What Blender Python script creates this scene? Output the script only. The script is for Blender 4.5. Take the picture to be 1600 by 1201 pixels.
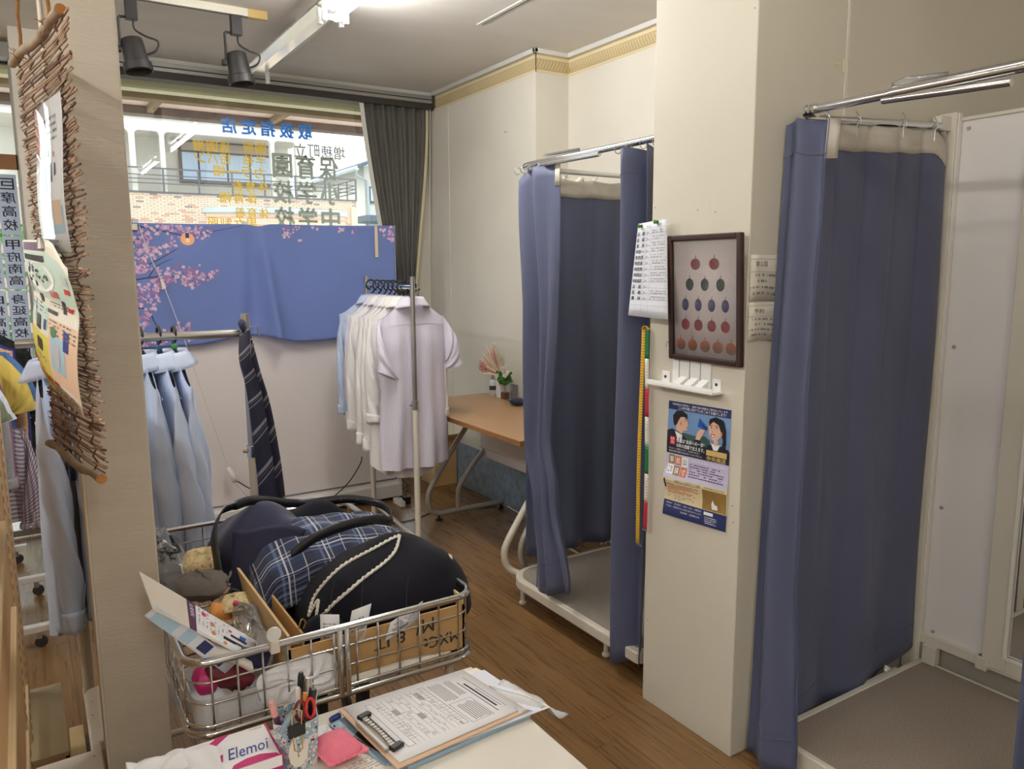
import bpy, math, random
from mathutils import Vector, Matrix
R = math.radians
sc = bpy.context.scene
for o in list(bpy.data.objects):
    bpy.data.objects.remove(o)
COL = sc.collection
random.seed(7)

# ------------------------------------------------------------------ camera
cd = bpy.data.cameras.new('camera')
cam = bpy.data.objects.new('camera', cd)
COL.objects.link(cam)
cd.sensor_fit = 'HORIZONTAL'
cd.sensor_width = 36.0
cd.lens = 1206.09 / 1600 * 36
cd.clip_start = 0.02
yaw, pitch, roll = R(32.234), R(8.5227), R(-0.3511)
fw = Vector((math.sin(yaw) * math.cos(pitch), math.cos(yaw) * math.cos(pitch), -math.sin(pitch)))
rt = Vector((math.cos(yaw), -math.sin(yaw), 0))
up = rt.cross(fw)
rt2 = rt * math.cos(roll) + up * math.sin(roll)
up2 = up * math.cos(roll) - rt * math.sin(roll)
m3 = Matrix((rt2, up2, -fw)).transposed()
cam.matrix_world = Matrix.Translation((0, 0, 1.5)) @ m3.to_4x4()
sc.camera = cam

# ------------------------------------------------------------------ world: bright overcast sky
w = bpy.data.worlds.new('overcast_sky')
sc.world = w
w.use_nodes = True
bg = w.node_tree.nodes['Background']
bg.inputs['Color'].default_value = (0.93, 0.97, 1.0, 1)
bg.inputs['Strength'].default_value = 2.25

# ------------------------------------------------------------------ view
sc.view_settings.view_transform = 'Standard'
sc.view_settings.look = 'None'
sc.view_settings.gamma = 1.0
sc.view_settings.use_curve_mapping = False
sc.view_settings.exposure = 0.35

# the shop's ceiling lamps and the added left-hand fill lamps are fluorescent tubes (built with their fixtures below); radiance of one tube
TUBE = 84.0

# ------------------------------------------------------------------ helpers
OFF = {}
def off(o):
    return OFF.get(o.name, Vector((0, 0, 0))) if o is not None else Vector((0, 0, 0))

def tag(o, label=None, cat=None, group=None, kind=None):
    if label: o['label'] = label
    if cat: o['category'] = cat
    if group: o['group'] = group
    if kind: o['kind'] = kind
    return o

def thing(name, label, cat, loc=(0, 0, 0), group=None):
    o = bpy.data.objects.new(name, None)
    o.empty_display_size = 0.05
    COL.objects.link(o)
    o.location = loc
    OFF[o.name] = Vector(loc)
    return tag(o, label, cat, group)

def copy_tree(o, parent=None, loc=None, rz=None):
    c = o.copy()
    COL.objects.link(c)
    c.parent = parent
    if loc is not None: c.location = loc
    if rz is not None: c.rotation_euler.z = rz
    for ch in [k for k in o.children]:
        copy_tree(ch, c)
    return c

class MB:
    """collects geometry in world coordinates; build() links it as one mesh object"""
    def __init__(s):
        s.v = []; s.f = []; s.uv = []; s.hasuv = False
    def add(s, vs, fs, uvs=None):
        b = len(s.v)
        s.v += [tuple(p) for p in vs]
        s.f += [tuple(b + i for i in f) for f in fs]
        if uvs: s.hasuv = True; s.uv += list(uvs)
        else: s.uv += [(0, 0)] * len(vs)
        return s
    def box(s, x0, x1, y0, y1, z0, z1):
        if x0 > x1: x0, x1 = x1, x0
        if y0 > y1: y0, y1 = y1, y0
        if z0 > z1: z0, z1 = z1, z0
        return s.add([(x0, y0, z0), (x1, y0, z0), (x1, y1, z0), (x0, y1, z0), (x0, y0, z1), (x1, y0, z1), (x1, y1, z1), (x0, y1, z1)],
                     [(0, 3, 2, 1), (4, 5, 6, 7), (0, 1, 5, 4), (1, 2, 6, 5), (2, 3, 7, 6), (3, 0, 4, 7)])
    def obox(s, c, ax, ay, az):
        """box about c with half-vectors ax, ay, az"""
        c, ax, ay, az = Vector(c), Vector(ax), Vector(ay), Vector(az)
        vs = [c + ax * i + ay * j + az * k for k in (-1, 1) for (i, j) in ((-1, -1), (1, -1), (1, 1), (-1, 1))]
        return s.add(vs, [(0, 3, 2, 1), (4, 5, 6, 7), (0, 1, 5, 4), (1, 2, 6, 5), (2, 3, 7, 6), (3, 0, 4, 7)])
    def prism(s, pts, d):
        """polygon pts (3d, planar) extruded by vector d"""
        n = len(pts); d = Vector(d); pts = [Vector(p) for p in pts]
        vs = pts + [p + d for p in pts]
        fs = [tuple(range(n))[::-1], tuple(range(n, 2 * n))] + [(i, (i + 1) % n, n + (i + 1) % n, n + i) for i in range(n)]
        return s.add(vs, fs)
    def tube(s, pts, r, n=8, closed=False, flat=1.0, caps=True):
        pts = [Vector(p) for p in pts]; N = len(pts)
        rs = r if isinstance(r, (list, tuple)) else [r] * N
        vs = []; prev = None
        for i, p in enumerate(pts):
            a = pts[i - 1] if (i > 0 or closed) else p
            b = pts[(i + 1) % N] if (i < N - 1 or closed) else p
            t = (b - a)
            t = t.normalized() if t.length > 1e-9 else Vector((0, 0, 1))
            if prev is None:
                h = Vector((0, 0, 1)) if abs(t.z) < 0.9 else Vector((1, 0, 0))
                nn = (h - t * h.dot(t)).normalized()
            else:
                nn = (prev - t * prev.dot(t))
                nn = nn.normalized() if nn.length > 1e-6 else prev
            prev = nn; bb = t.cross(nn)
            for k in range(n):
                a_ = 2 * math.pi * k / n
                vs.append(p + nn * math.cos(a_) * rs[i] + bb * math.sin(a_) * rs[i] * flat)
        fs = []
        for i in range(N if closed else N - 1):
            j = (i + 1) % N
            for k in range(n):
                fs.append((i * n + k, i * n + (k + 1) % n, j * n + (k + 1) % n, j * n + k))
        if not closed and caps:
            fs.append(tuple(range(n))[::-1]); fs.append(tuple((N - 1) * n + k for k in range(n)))
        return s.add(vs, fs)
    def rod(s, a, b, r, n=10):
        return s.tube([a, b], r, n)
    def lathe(s, c, prof, n=20, axis='z', sx=1, sy=1):
        """prof: (radius, height) pairs about c"""
        vs = []; c = Vector(c)
        for (r, h) in prof:
            for k in range(n):
                a = 2 * math.pi * k / n
                p = (r * math.cos(a) * sx, r * math.sin(a) * sy, h)
                if axis == 'x': p = (p[2], p[0], p[1])
                if axis == 'y': p = (p[0], p[2], p[1])
                vs.append(c + Vector(p))
        fs = [(i * n + k, i * n + (k + 1) % n, (i + 1) * n + (k + 1) % n, (i + 1) * n + k) for i in range(len(prof) - 1) for k in range(n)]
        fs.append(tuple(range(n))[::-1]); fs.append(tuple((len(prof) - 1) * n + k for k in range(n)))
        return s.add(vs, fs)
    def ball(s, c, r, n=12, m=8, sx=1, sy=1, sz=1):
        return s.lathe(c, [(r * max(math.sin(math.pi * i / m), 0.01), -r * sz * math.cos(math.pi * i / m)) for i in range(m + 1)], n, 'z', sx, sy)
    def grid(s, fn, nu, nv, closeu=False, flip=False):
        nuv = nu if closeu else nu + 1
        vs = []; uvs = []
        for j in range(nv + 1):
            for i in range(nuv):
                u, v = i / nu, j / nv
                vs.append(Vector(fn(u, v))); uvs.append((u, v))
        fs = []
        for j in range(nv):
            for i in range(nu):
                i2 = (i + 1) % nuv if closeu else i + 1
                q = (j * nuv + i, j * nuv + i2, (j + 1) * nuv + i2, (j + 1) * nuv + i)
                fs.append(q[::-1] if flip else q)
        return s.add(vs, fs, uvs)
    def build(s, name, m, parent=None, smooth=False, bevel=0.0, solid=0.0, sub=0, seg=2, autosm=None):
        o0 = off(parent)
        me = bpy.data.meshes.new(name)
        me.from_pydata([(p[0] - o0.x, p[1] - o0.y, p[2] - o0.z) for p in s.v], [], s.f)
        if s.hasuv:
            ul = me.uv_layers.new(name='UVMap')
            ul.data.foreach_set('uv', [c for l in me.loops for c in s.uv[l.vertex_index]])
        if smooth:
            me.polygons.foreach_set('use_smooth', [True] * len(me.polygons))
        me.materials.append(M[m] if isinstance(m, str) else m)
        me.update()
        o = bpy.data.objects.new(name, me)
        COL.objects.link(o)
        OFF[o.name] = o0.copy()
        if parent is not None: o.parent = parent
        if solid:
            k = o.modifiers.new('solidify', 'SOLIDIFY'); k.thickness = solid; k.offset = 0
        if sub:
            k = o.modifiers.new('subdivision', 'SUBSURF'); k.levels = sub; k.render_levels = sub
        if bevel:
            k = o.modifiers.new('bevel', 'BEVEL'); k.width = bevel; k.segments = seg; k.limit_method = 'ANGLE'; k.angle_limit = R(35)
        if autosm:
            me.polygons.foreach_set('use_smooth', [True] * len(me.polygons))
            me.set_sharp_from_angle(angle=R(autosm))
        return o

def struct(name, mb, m, parent=None, **k):
    o = mb.build(name, m, parent, **k)
    if parent is None: o['kind'] = 'structure'
    return o

def single(name, mb, m, label, cat, group=None, **k):
    return tag(mb.build(name, m, None, **k), label, cat, group)

# lettering --------------------------------------------------------
TXT = {}
def text2d(body, bold=0.0, shear=0.0):
    key = (body, bold, shear)
    if key in TXT: return TXT[key]
    c = bpy.data.curves.new('lettering', 'FONT')
    c.body = body; c.shear = shear; c.resolution_u = 2
    o = bpy.data.objects.new('lettering', c)
    COL.objects.link(o)
    dg = bpy.context.evaluated_depsgraph_get()
    me = bpy.data.meshes.new_from_object(o.evaluated_get(dg))
    vs = [(v.co.x, v.co.y) for v in me.vertices]; fs = [tuple(p.vertices) for p in me.polygons]
    if bold:      # thicken every stroke by a band outside its outline
        cnt_ = {}; dirs = []
        for f in fs:
            ar = sum(vs[p][0] * vs[q][1] - vs[q][0] * vs[p][1] for p, q in zip(f, f[1:] + f[:1]))
            sq = f if ar > 0 else f[::-1]
            for p, q in zip(sq, sq[1:] + sq[:1]):
                k_ = (min(p, q), max(p, q)); cnt_[k_] = cnt_.get(k_, 0) + 1; dirs.append((p, q))
        ins, outn = {}, {}
        for p, q in dirs:
            if cnt_[(min(p, q), max(p, q))] != 1: continue
            dx, dy = vs[q][0] - vs[p][0], vs[q][1] - vs[p][1]; l = math.hypot(dx, dy) or 1
            n_ = (dy / l * bold, -dx / l * bold); n0 = len(vs)
            vs += [(vs[p][0] + n_[0], vs[p][1] + n_[1]), (vs[q][0] + n_[0], vs[q][1] + n_[1])]
            fs.append((p, n0, n0 + 1, q)); outn[p] = (n0, n_); ins[q] = (n0 + 1, n_)
        for p in outn:
            if p in ins and ins[p][1][0] * outn[p][1][1] - ins[p][1][1] * outn[p][1][0] > 1e-9: fs.append((p, ins[p][0], outn[p][0]))
    bpy.data.objects.remove(o); bpy.data.curves.remove(c); bpy.data.meshes.remove(me)
    TXT[key] = (vs, fs)
    return TXT[key]

def put_text(mb, fn, body, u0, v0, u1, v1, bold=0.0, shear=0.0, rot=0):
    """fit the words into the rectangle u0..u1, v0..v1 of a surface mapping fn(u, v)"""
    vs, fs = text2d(body, bold, shear)
    if not vs: return
    xs = [a for a, b in vs]; ys = [b for a, b in vs]
    x0, x1, y0, y1 = min(xs), max(xs), min(ys), max(ys)
    out = []
    for a, b in vs:
        s = (a - x0) / (x1 - x0 + 1e-9); t = (b - y0) / (y1 - y0 + 1e-9)
        if rot == 180: s, t = 1 - s, 1 - t
        if rot == 90: s, t = 1 - t, s
        if rot == 270: s, t = t, 1 - s
        out.append(fn(u0 + (u1 - u0) * s, v0 + (v1 - v0) * t))
    mb.add(out, fs)

class Sheet:
    """a printed sheet: fn(u, v) -> point; the printed side looks along nrm * sgn"""
    def __init__(s, fn, sgn=1, eps=0.0005):
        s.fn, s.sgn, s.eps = fn, sgn, eps
    def n(s, u, v):
        e = 1e-3
        a = Vector(s.fn(u + e, v)) - Vector(s.fn(u - e, v)); b = Vector(s.fn(u, v + e)) - Vector(s.fn(u, v - e))
        return a.cross(b).normalized() * s.sgn
    def at(s, k=1):
        return lambda u, v: Vector(s.fn(u, v)) + s.n(u, v) * s.eps * k
    def paper(s, name, m, parent, nu=6, nv=8, solid=0.0004, **k):
        return MB().grid(s.fn, nu, nv).build(name, m, parent, smooth=True, solid=solid, **k)
    def rects(s, name, rs, m, parent, k=1, nu=1, nv=1):
        mb = MB(); f = s.at(k)
        if 1 < len(rs) <= 5:
            for r_ in rs: o = s.rects(name, [r_], m, parent, k, nu, nv)
            return o
        for (u0, v0, u1, v1) in rs:
            mb.grid(lambda a, b: f(u0 + (u1 - u0) * a, v0 + (v1 - v0) * b), nu, nv)
        o = mb.build(name, m, parent)
        if len(rs) > 5: o['kind'] = 'stuff'
        return o
    def polys(s, name, ps, m, parent, k=1):
        mb = MB(); f = s.at(k)
        if 1 < len(ps) <= 5:
            for p in ps: o = s.polys(name, [p], m, parent, k)
            return o
        for p in ps:
            mb.add([f(a, b) for a, b in p], [tuple(range(len(p)))])
        o = mb.build(name, m, parent)
        if len(ps) > 5: o['kind'] = 'stuff'
        return o
    def words(s, name, ws, m, parent, k=2, bold=0.0, shear=0.0, rot=0):
        mb = MB(); f = s.at(k)
        if 1 < len(ws) <= 5:
            for w_ in ws: o = s.words(name, [w_], m, parent, k, bold, shear, rot)
            return o
        for (t, u0, v0, u1, v1) in ws:
            put_text(mb, f, t, u0, v0, u1, v1, bold, shear, rot)
        o = mb.build(name, m, parent)
        if len(ws) > 5: o['kind'] = 'stuff'
        return o
def ell(u, v, a, b, n=16, a0=0, a1=360):
    return [(u + a * math.cos(R(a0 + (a1 - a0) * i / n)), v + b * math.sin(R(a0 + (a1 - a0) * i / n))) for i in range(n + (0 if a1 - a0 == 360 else 1))]
def flat(p0, pu, pv):
    p0, pu, pv = Vector(p0), Vector(pu), Vector(pv)
    return lambda u, v: p0 + pu * u + pv * v
def lines_text(u0, u1, v0, v1, n, dens=0.8, seed=1, gap=0.45):
    """rectangles that stand for lines of very small print"""
    rr = random.Random(seed); out = []
    h = (v1 - v0) / n
    for i in range(n):
        a = u0; y = v1 - (i + 1) * h
        end = u1 if rr.random() < 0.7 else u0 + (u1 - u0) * rr.uniform(0.5, 1)
        while a < end:
            l = (u1 - u0) * rr.uniform(0.02, 0.07)
            if rr.random() < dens: out.append((a, y + h * gap * 0.5, min(a + l, u1), y + h * (1 - gap * 0.5)))
            a += l + (u1 - u0) * 0.012
    return out
def bez(pts, n=6, closed=False):
    """catmull-rom through pts"""
    P = [Vector(p) for p in pts]; N = len(P); out = []
    for i in range(N if closed else N - 1):
        p0 = P[(i - 1) % N] if (closed or i > 0) else P[0]
        p1 = P[i]; p2 = P[(i + 1) % N]; p3 = P[(i + 2) % N] if (closed or i + 2 < N) else P[-1]
        for k in range(n):
            t = k / n
            out.append(0.5 * ((2 * p1) + (p2 - p0) * t + (2 * p0 - 5 * p1 + 4 * p2 - p3) * t * t + (3 * p1 - p0 - 3 * p2 + p3) * t ** 3))
    if not closed: out.append(P[-1])
    return out
def lerp(a, b, t): return a + (b - a) * t
def sst(a, b, x):
    t = min(max((x - a) / (b - a), 0), 1); return t * t * (3 - 2 * t)

# ------------------------------------------------------------------ materials
M = {}
def S(r, g, b):
    """sRGB 0-255 to linear"""
    f = lambda c: (c / 255 / 12.92) if c <= 10 else ((c / 255 + 0.055) / 1.055) ** 2.4
    return (f(r), f(g), f(b))
def mat(name, col, rough=0.6, metal=0.0, var=0.0, vscale=8.0, bump=0.0, bscale=60.0, bdist=0.002, spec=0.5, sheen=0.0, alpha=None, trans=0.0, emit=0.0, stretch=(1, 1, 1), sub=0.0):
    m = bpy.data.materials.new(name); m.use_nodes = True
    nt = m.node_tree; p = nt.nodes['Principled BSDF']
    p.inputs['Base Color'].default_value = (*col, 1)
    p.inputs['Roughness'].default_value = rough
    p.inputs['Metallic'].default_value = metal
    p.inputs['Specular IOR Level'].default_value = spec
    if sheen: p.inputs['Sheen Weight'].default_value = sheen; p.inputs['Sheen Roughness'].default_value = 0.4
    if trans: p.inputs['Transmission Weight'].default_value = trans
    if alpha is not None: p.inputs['Alpha'].default_value = alpha
    if emit: p.inputs['Emission Color'].default_value = (*col, 1); p.inputs['Emission Strength'].default_value = emit
    if var or bump:
        tc = nt.nodes.new('ShaderNodeTexCoord'); mp = nt.nodes.new('ShaderNodeMapping')
        mp.inputs['Scale'].default_value = stretch
        nt.links.new(tc.outputs['Object'], mp.inputs['Vector'])
    if var:
        n = nt.nodes.new('ShaderNodeTexNoise'); n.inputs['Scale'].default_value = vscale; n.inputs['Detail'].default_value = 5
        r = nt.nodes.new('ShaderNodeValToRGB')
        r.color_ramp.elements[0].position = 0.3; r.color_ramp.elements[1].position = 0.7
        r.color_ramp.elements[0].color = (*[c * (1 - var) for c in col], 1)
        r.color_ramp.elements[1].color = (*[min(c * (1 + var), 1) for c in col], 1)
        nt.links.new(mp.outputs[0], n.inputs['Vector']); nt.links.new(n.outputs['Fac'], r.inputs['Fac'])
        nt.links.new(r.outputs['Color'], p.inputs['Base Color'])
    if bump:
        n = nt.nodes.new('ShaderNodeTexNoise'); n.inputs['Scale'].default_value = bscale; n.inputs['Detail'].default_value = 4
        b = nt.nodes.new('ShaderNodeBump'); b.inputs['Strength'].default_value = bump; b.inputs['Distance'].default_value = bdist
        nt.links.new(mp.outputs[0], n.inputs['Vector']); nt.links.new(n.outputs['Fac'], b.inputs['Height'])
        nt.links.new(b.outputs['Normal'], p.inputs['Normal'])
    M[name] = m
    return m
def glassy(name, tint=(1, 1, 1), f=0.08, rough=0.0, haze=0.0):
    """thin clear sheet: mostly see-through, mirrors a little more at grazing angles"""
    m = bpy.data.materials.new(name); m.use_nodes = True; nt = m.node_tree
    nt.nodes.remove(nt.nodes['Principled BSDF']); out = nt.nodes['Material Output']
    t = nt.nodes.new('ShaderNodeBsdfTransparent'); t.inputs['Color'].default_value = (*tint, 1)
    g = nt.nodes.new('ShaderNodeBsdfGlossy'); g.inputs['Roughness'].default_value = rough
    fr = nt.nodes.new('ShaderNodeFresnel'); fr.inputs['IOR'].default_value = 1.45
    mx = nt.nodes.new('ShaderNodeMixShader')
    mu = nt.nodes.new('ShaderNodeMath'); mu.operation = 'MULTIPLY'; mu.inputs[1].default_value = f / 0.034
    nt.links.new(fr.outputs[0], mu.inputs[0]); nt.links.new(mu.outputs[0], mx.inputs[0])
    nt.links.new(t.outputs[0], mx.inputs[1]); nt.links.new(g.outputs[0], mx.inputs[2])
    last = mx
    if haze:
        d = nt.nodes.new('ShaderNodeBsdfDiffuse'); d.inputs['Color'].default_value = (0.85, 0.86, 0.86, 1)
        m2 = nt.nodes.new('ShaderNodeMixShader'); m2.inputs[0].default_value = haze
        nt.links.new(mx.outputs[0], m2.inputs[1]); nt.links.new(d.outputs[0], m2.inputs[2]); last = m2
    nt.links.new(last.outputs[0], out.inputs['Surface'])
    M[name] = m
# room
mat('wall', S(217, 212, 199), 0.75, var=0.03, vscale=3, bump=0.12, bscale=220)
mat('wall_board', S(211, 205, 189), 0.6, var=0.025, vscale=2.5)
mat('wall_post', S(208, 199, 183), 0.7, var=0.03, vscale=4, bump=0.5, bscale=40, stretch=(1, 1, 6))
mat('ceiling', S(234, 229, 222), 0.8, var=0.03, vscale=2, bump=0.3, bscale=120, stretch=(1, 3, 1))
mat('border_band', S(196, 176, 132), 0.6, var=0.05, vscale=6)
mat('border_light', S(226, 212, 176), 0.6)
mat('moulding', S(226, 225, 220), 0.5)
mat('blue_marble', S(136, 152, 168), 0.5, var=0.28, vscale=20, bump=0.1)
mat('lintel_cream', S(226, 220, 182), 0.6, var=0.04)
mat('concrete_brown', S(150, 128, 100), 0.85, var=0.12, vscale=9, bump=0.4)
mat('pink_soffit', S(246, 216, 200), 0.8, var=0.08, vscale=12)
mat('dark_beam', S(118, 100, 92), 0.85, var=0.22, vscale=10)
mat('alu', S(176, 176, 172), 0.4, metal=0.7)
mat('alu_dark', S(60, 54, 50), 0.5)
mat('white_paint', S(232, 230, 224), 0.45)
mat('offwhite_paint', S(214, 209, 194), 0.45)
mat('white_panel', S(228, 225, 222), 0.55, var=0.015, vscale=2)
mat('partition', S(228, 221, 219), 0.6, var=0.02, vscale=2)
mat('carpet', S(148, 135, 122), 0.95, var=0.16, vscale=160, bump=0.8, bscale=400, stretch=(1, 1, 1))
mat('carpet_grey', S(146, 138, 128), 0.95, var=0.22, vscale=120, bump=0.8, bscale=300, stretch=(1, 4, 1))
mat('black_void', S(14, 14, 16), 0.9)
mat('mirror', (0.86, 0.88, 0.88), 0.02, metal=1.0)
mat('chrome', (0.72, 0.73, 0.74), 0.14, metal=1.0)
mat('steel', (0.55, 0.54, 0.52), 0.3, metal=1.0)
mat('steel_dull', S(178, 173, 162), 0.4, metal=0.35)
mat('gold', (0.75, 0.55, 0.22), 0.25, metal=1.0)
mat('beige_tube', S(206, 196, 176), 0.4, var=0.05, vscale=12)
mat('cream_tube', S(216, 208, 192), 0.4)
mat('black_plastic', S(24, 24, 26), 0.45)
mat('dark_grey_plastic', S(52, 50, 50), 0.5)
mat('lamp_black', S(42, 40, 40), 0.5)
mat('white_plastic', S(234, 233, 230), 0.35)
mat('green_plastic', S(40, 160, 70), 0.4)
mat('blue_plastic', S(40, 110, 170), 0.4)
mat('tube_glow', (1.0, 0.985, 0.955), 0.4, emit=TUBE * 1.2)
mat('tube_glow_mid', (1.0, 0.985, 0.955), 0.4, emit=TUBE * 1.3)
mat('tube_glow_dim', (1.0, 0.985, 0.955), 0.4, emit=TUBE * 0.17)
mat('tube_off', S(226, 226, 222), 0.25)
mat('reflector', (0.9, 0.9, 0.88), 0.18, metal=0.85)
# cloth
mat('curtain', S(86, 91, 116), 0.5, sheen=0.08, spec=0.25, bump=0.15, bscale=900, var=0.02, vscale=3)
mat('curtain_tape', S(196, 190, 178), 0.85, var=0.04, vscale=30)
mat('blind', S(92, 90, 84), 0.8, var=0.22, vscale=60, stretch=(1, 1, 0.02))
mat('shirt_lavender', S(218, 214, 228), 0.85, sheen=0.1, bump=0.55, bscale=13, bdist=0.012, stretch=(1.4, 1.4, 0.55))
mat('shirt_white', S(232, 230, 228), 0.85, sheen=0.1, bump=0.55, bscale=13, bdist=0.012, stretch=(1.4, 1.4, 0.55))
mat('shirt_blue', S(196, 209, 234), 0.85, sheen=0.1, bump=0.6, bscale=11, bdist=0.014, stretch=(1.4, 1.4, 0.5))
mat('shirt_sky', S(188, 203, 228), 0.85, sheen=0.1, bump=0.6, bscale=11, bdist=0.014, stretch=(1.4, 1.4, 0.5))
mat('button', S(224, 220, 210), 0.3)
mat('navy', S(34, 36, 62), 0.9, sheen=0.2, var=0.1, vscale=10)
mat('black_knit', S(20, 20, 28), 0.95, sheen=0.05, spec=0.2, var=0.1, vscale=40, bump=0.4, bscale=500)
mat('white_trim', S(226, 222, 210), 0.8)
mat('leather', S(26, 25, 28), 0.35, bump=0.1, bscale=200)
mat('felt_grey', S(98, 90, 84), 0.95, var=0.06, vscale=60, bump=0.3, bscale=300)
mat('pink_felt', S(236, 128, 148), 0.95, bump=0.3, bscale=400, var=0.05, vscale=60)
mat('olive', S(120, 128, 104), 0.9, var=0.05)
mat('heather', S(160, 158, 158), 0.95, var=0.08, vscale=120)
mat('mauve', S(142, 98, 128), 0.9, var=0.05)
mat('royal', S(52, 56, 120), 0.9, var=0.08)
mat('denim_blue', S(84, 120, 176), 0.9, var=0.2, vscale=14)
mat('yellow_cloth', S(214, 190, 96), 0.9)
mat('peach', S(226, 182, 140), 0.9, var=0.1)
mat('black_floral', S(28, 30, 30), 0.9, var=0.9, vscale=30)
# wood, board, paper
mat('oak', S(196, 156, 108), 0.45, var=0.1, vscale=14, stretch=(6, 6, 0.6), bump=0.05)
mat('oak_pale', S(214, 188, 144), 0.5, var=0.06, vscale=10, stretch=(6, 1, 1))
mat('desk_top', S(176, 138, 98), 0.32, var=0.06, vscale=14, stretch=(5, 0.7, 1))
mat('desk_edge', S(150, 104, 58), 0.4)
mat('clip_board', S(214, 180, 150), 0.55, var=0.05, vscale=40)
mat('cardboard', S(190, 152, 100), 0.85, var=0.05, vscale=12)
mat('cardboard_pale', S(214, 184, 136), 0.85, var=0.05, vscale=12)
mat('wood_dark', S(92, 58, 36), 0.5, var=0.15, vscale=30)
mat('frame_brown', S(56, 34, 28), 0.35, var=0.15, vscale=10, stretch=(1, 1, 1))
mat('paper', S(240, 240, 242), 0.7)
mat('paper_cool', S(226, 230, 240), 0.7)
mat('paper_warm', S(236, 230, 216), 0.7)
mat('card_beige', S(222, 212, 196), 0.7)
mat('ink', S(52, 50, 52), 0.8)
mat('ink_grey', S(128, 126, 128), 0.8)
mat('ink_light', S(176, 174, 176), 0.8)
mat('pr_navy', S(38, 48, 98), 0.5)
mat('pr_darknavy', S(28, 30, 50), 0.5)
mat('pr_sky', S(120, 158, 206), 0.5, var=0.08, vscale=10)
mat('pr_lav', S(198, 194, 222), 0.5)
mat('pr_cream', S(228, 212, 170), 0.5)
mat('pr_ochre', S(150, 118, 62), 0.5, var=0.1, vscale=60)
mat('pr_gold', S(206, 178, 110), 0.5)
mat('pr_red', S(206, 48, 46), 0.5)
mat('pr_orange', S(212, 120, 72), 0.5)
mat('pr_skin', S(232, 190, 164), 0.5)
mat('pr_hair', S(26, 24, 26), 0.5)
mat('pr_blue', S(40, 92, 178), 0.5)
mat('pr_green', S(60, 140, 84), 0.5)
mat('pr_darkgreen', S(58, 92, 84), 0.5)
mat('pr_yellow', S(226, 216, 104), 0.5)
mat('pr_pink', S(214, 60, 120), 0.5)
mat('pr_magenta', S(196, 30, 110), 0.45)
mat('pr_purple', S(92, 50, 88), 0.5)
mat('pr_teal', S(196, 218, 204), 0.5)
mat('pr_silver', S(196, 200, 204), 0.5)
mat('pr_peach', S(238, 206, 178), 0.5)
mat('pr_paleblue', S(176, 208, 226), 0.5)
mat('pr_berry', S(196, 66, 72), 0.5)
mat('pr_plum', S(62, 76, 150), 0.5)
mat('pr_tan', S(220, 140, 96), 0.5)
mat('pr_white', S(244, 244, 244), 0.5)
mat('art_paper', S(226, 216, 214), 0.6)
mat('signage_blue', S(16, 104, 196), 0.5)
mat('signage_yellow', S(204, 168, 20), 0.5)
mat('signage_grey', S(120, 128, 118), 0.5)
mat('signage_slate', S(104, 108, 108), 0.5)
mat('tape_yellow', S(226, 176, 30), 0.5)
mat('tape_green', S(20, 122, 70), 0.5)
mat('tape_red', S(192, 40, 60), 0.5)
mat('tape_white', S(232, 228, 214), 0.5)
mat('lid_olive', S(176, 160, 126), 0.6, var=0.04)
mat('maroon', S(116, 36, 46), 0.5)
mat('orange_item', S(206, 132, 52), 0.6)
mat('twig', S(160, 132, 110), 0.8, var=0.3, vscale=30)
mat('twig_dark', S(104, 76, 60), 0.8, var=0.3, vscale=30)
mat('bark', S(150, 132, 112), 0.85, var=0.25, vscale=30, bump=0.6, bscale=80)
mat('cut_wood', S(180, 120, 60), 0.8)
mat('jute', S(142, 100, 58), 0.9, var=0.2, vscale=80)
mat('cord_white', S(224, 222, 216), 0.5)
mat('cord_black', S(34, 32, 34), 0.5)
mat('folder_blue', S(150, 176, 196), 0.35)
mat('moss', S(70, 118, 44), 0.9, var=0.3, vscale=60)
mat('dry_cream', S(236, 226, 196), 0.85, var=0.08, vscale=40)
mat('dry_pink', S(230, 168, 158), 0.85, var=0.1, vscale=40)
mat('dusty_white', S(234, 226, 216), 0.8)
mat('clear_bottle', S(206, 206, 210), 0.2)
mat('counter', S(226, 221, 208), 0.3, var=0.015, vscale=3)
mat('beige_floor', S(206, 178, 128), 0.6, var=0.08)
# outdoors
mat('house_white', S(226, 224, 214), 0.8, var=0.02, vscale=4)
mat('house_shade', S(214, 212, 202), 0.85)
mat('gutter', S(186, 198, 204), 0.4)
mat('shutter_box', S(176, 166, 156), 0.6)
mat('sash_brown', S(120, 106, 98), 0.5)
mat('pane_curtain', S(190, 212, 236), 0.2, var=0.08, vscale=12, stretch=(8, 1, 0.2))
mat('rail_dark', S(92, 94, 106), 0.5)
mat('mortar', S(178, 160, 148), 0.9)
mat('tile_pale', S(222, 200, 178), 0.7, var=0.05, vscale=6)
mat('tile_rose', S(206, 164, 146), 0.7)
mat('tile_grey', S(150, 142, 140), 0.7)
mat('roof_slate', S(96, 112, 124), 0.7)
mat('roof_red', S(150, 96, 88), 0.8, var=0.15, vscale=20)
mat('asphalt', S(186, 184, 178), 0.95, var=0.1, vscale=4)
mat('leaf', S(96, 140, 76), 0.8, var=0.3, vscale=12)
def film(name, col):
    """coloured vinyl film: half of the light soaks through it"""
    m = mat(name, col, 0.5); nt = m.node_tree; p = nt.nodes['Principled BSDF']; out = nt.nodes['Material Output']
    t = nt.nodes.new('ShaderNodeBsdfTranslucent'); t.inputs['Color'].default_value = (*col, 1)
    mx = nt.nodes.new('ShaderNodeMixShader'); mx.inputs[0].default_value = 0.8
    nt.links.new(p.outputs[0], mx.inputs[1]); nt.links.new(t.outputs[0], mx.inputs[2]); nt.links.new(mx.outputs[0], out.inputs['Surface'])
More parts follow.
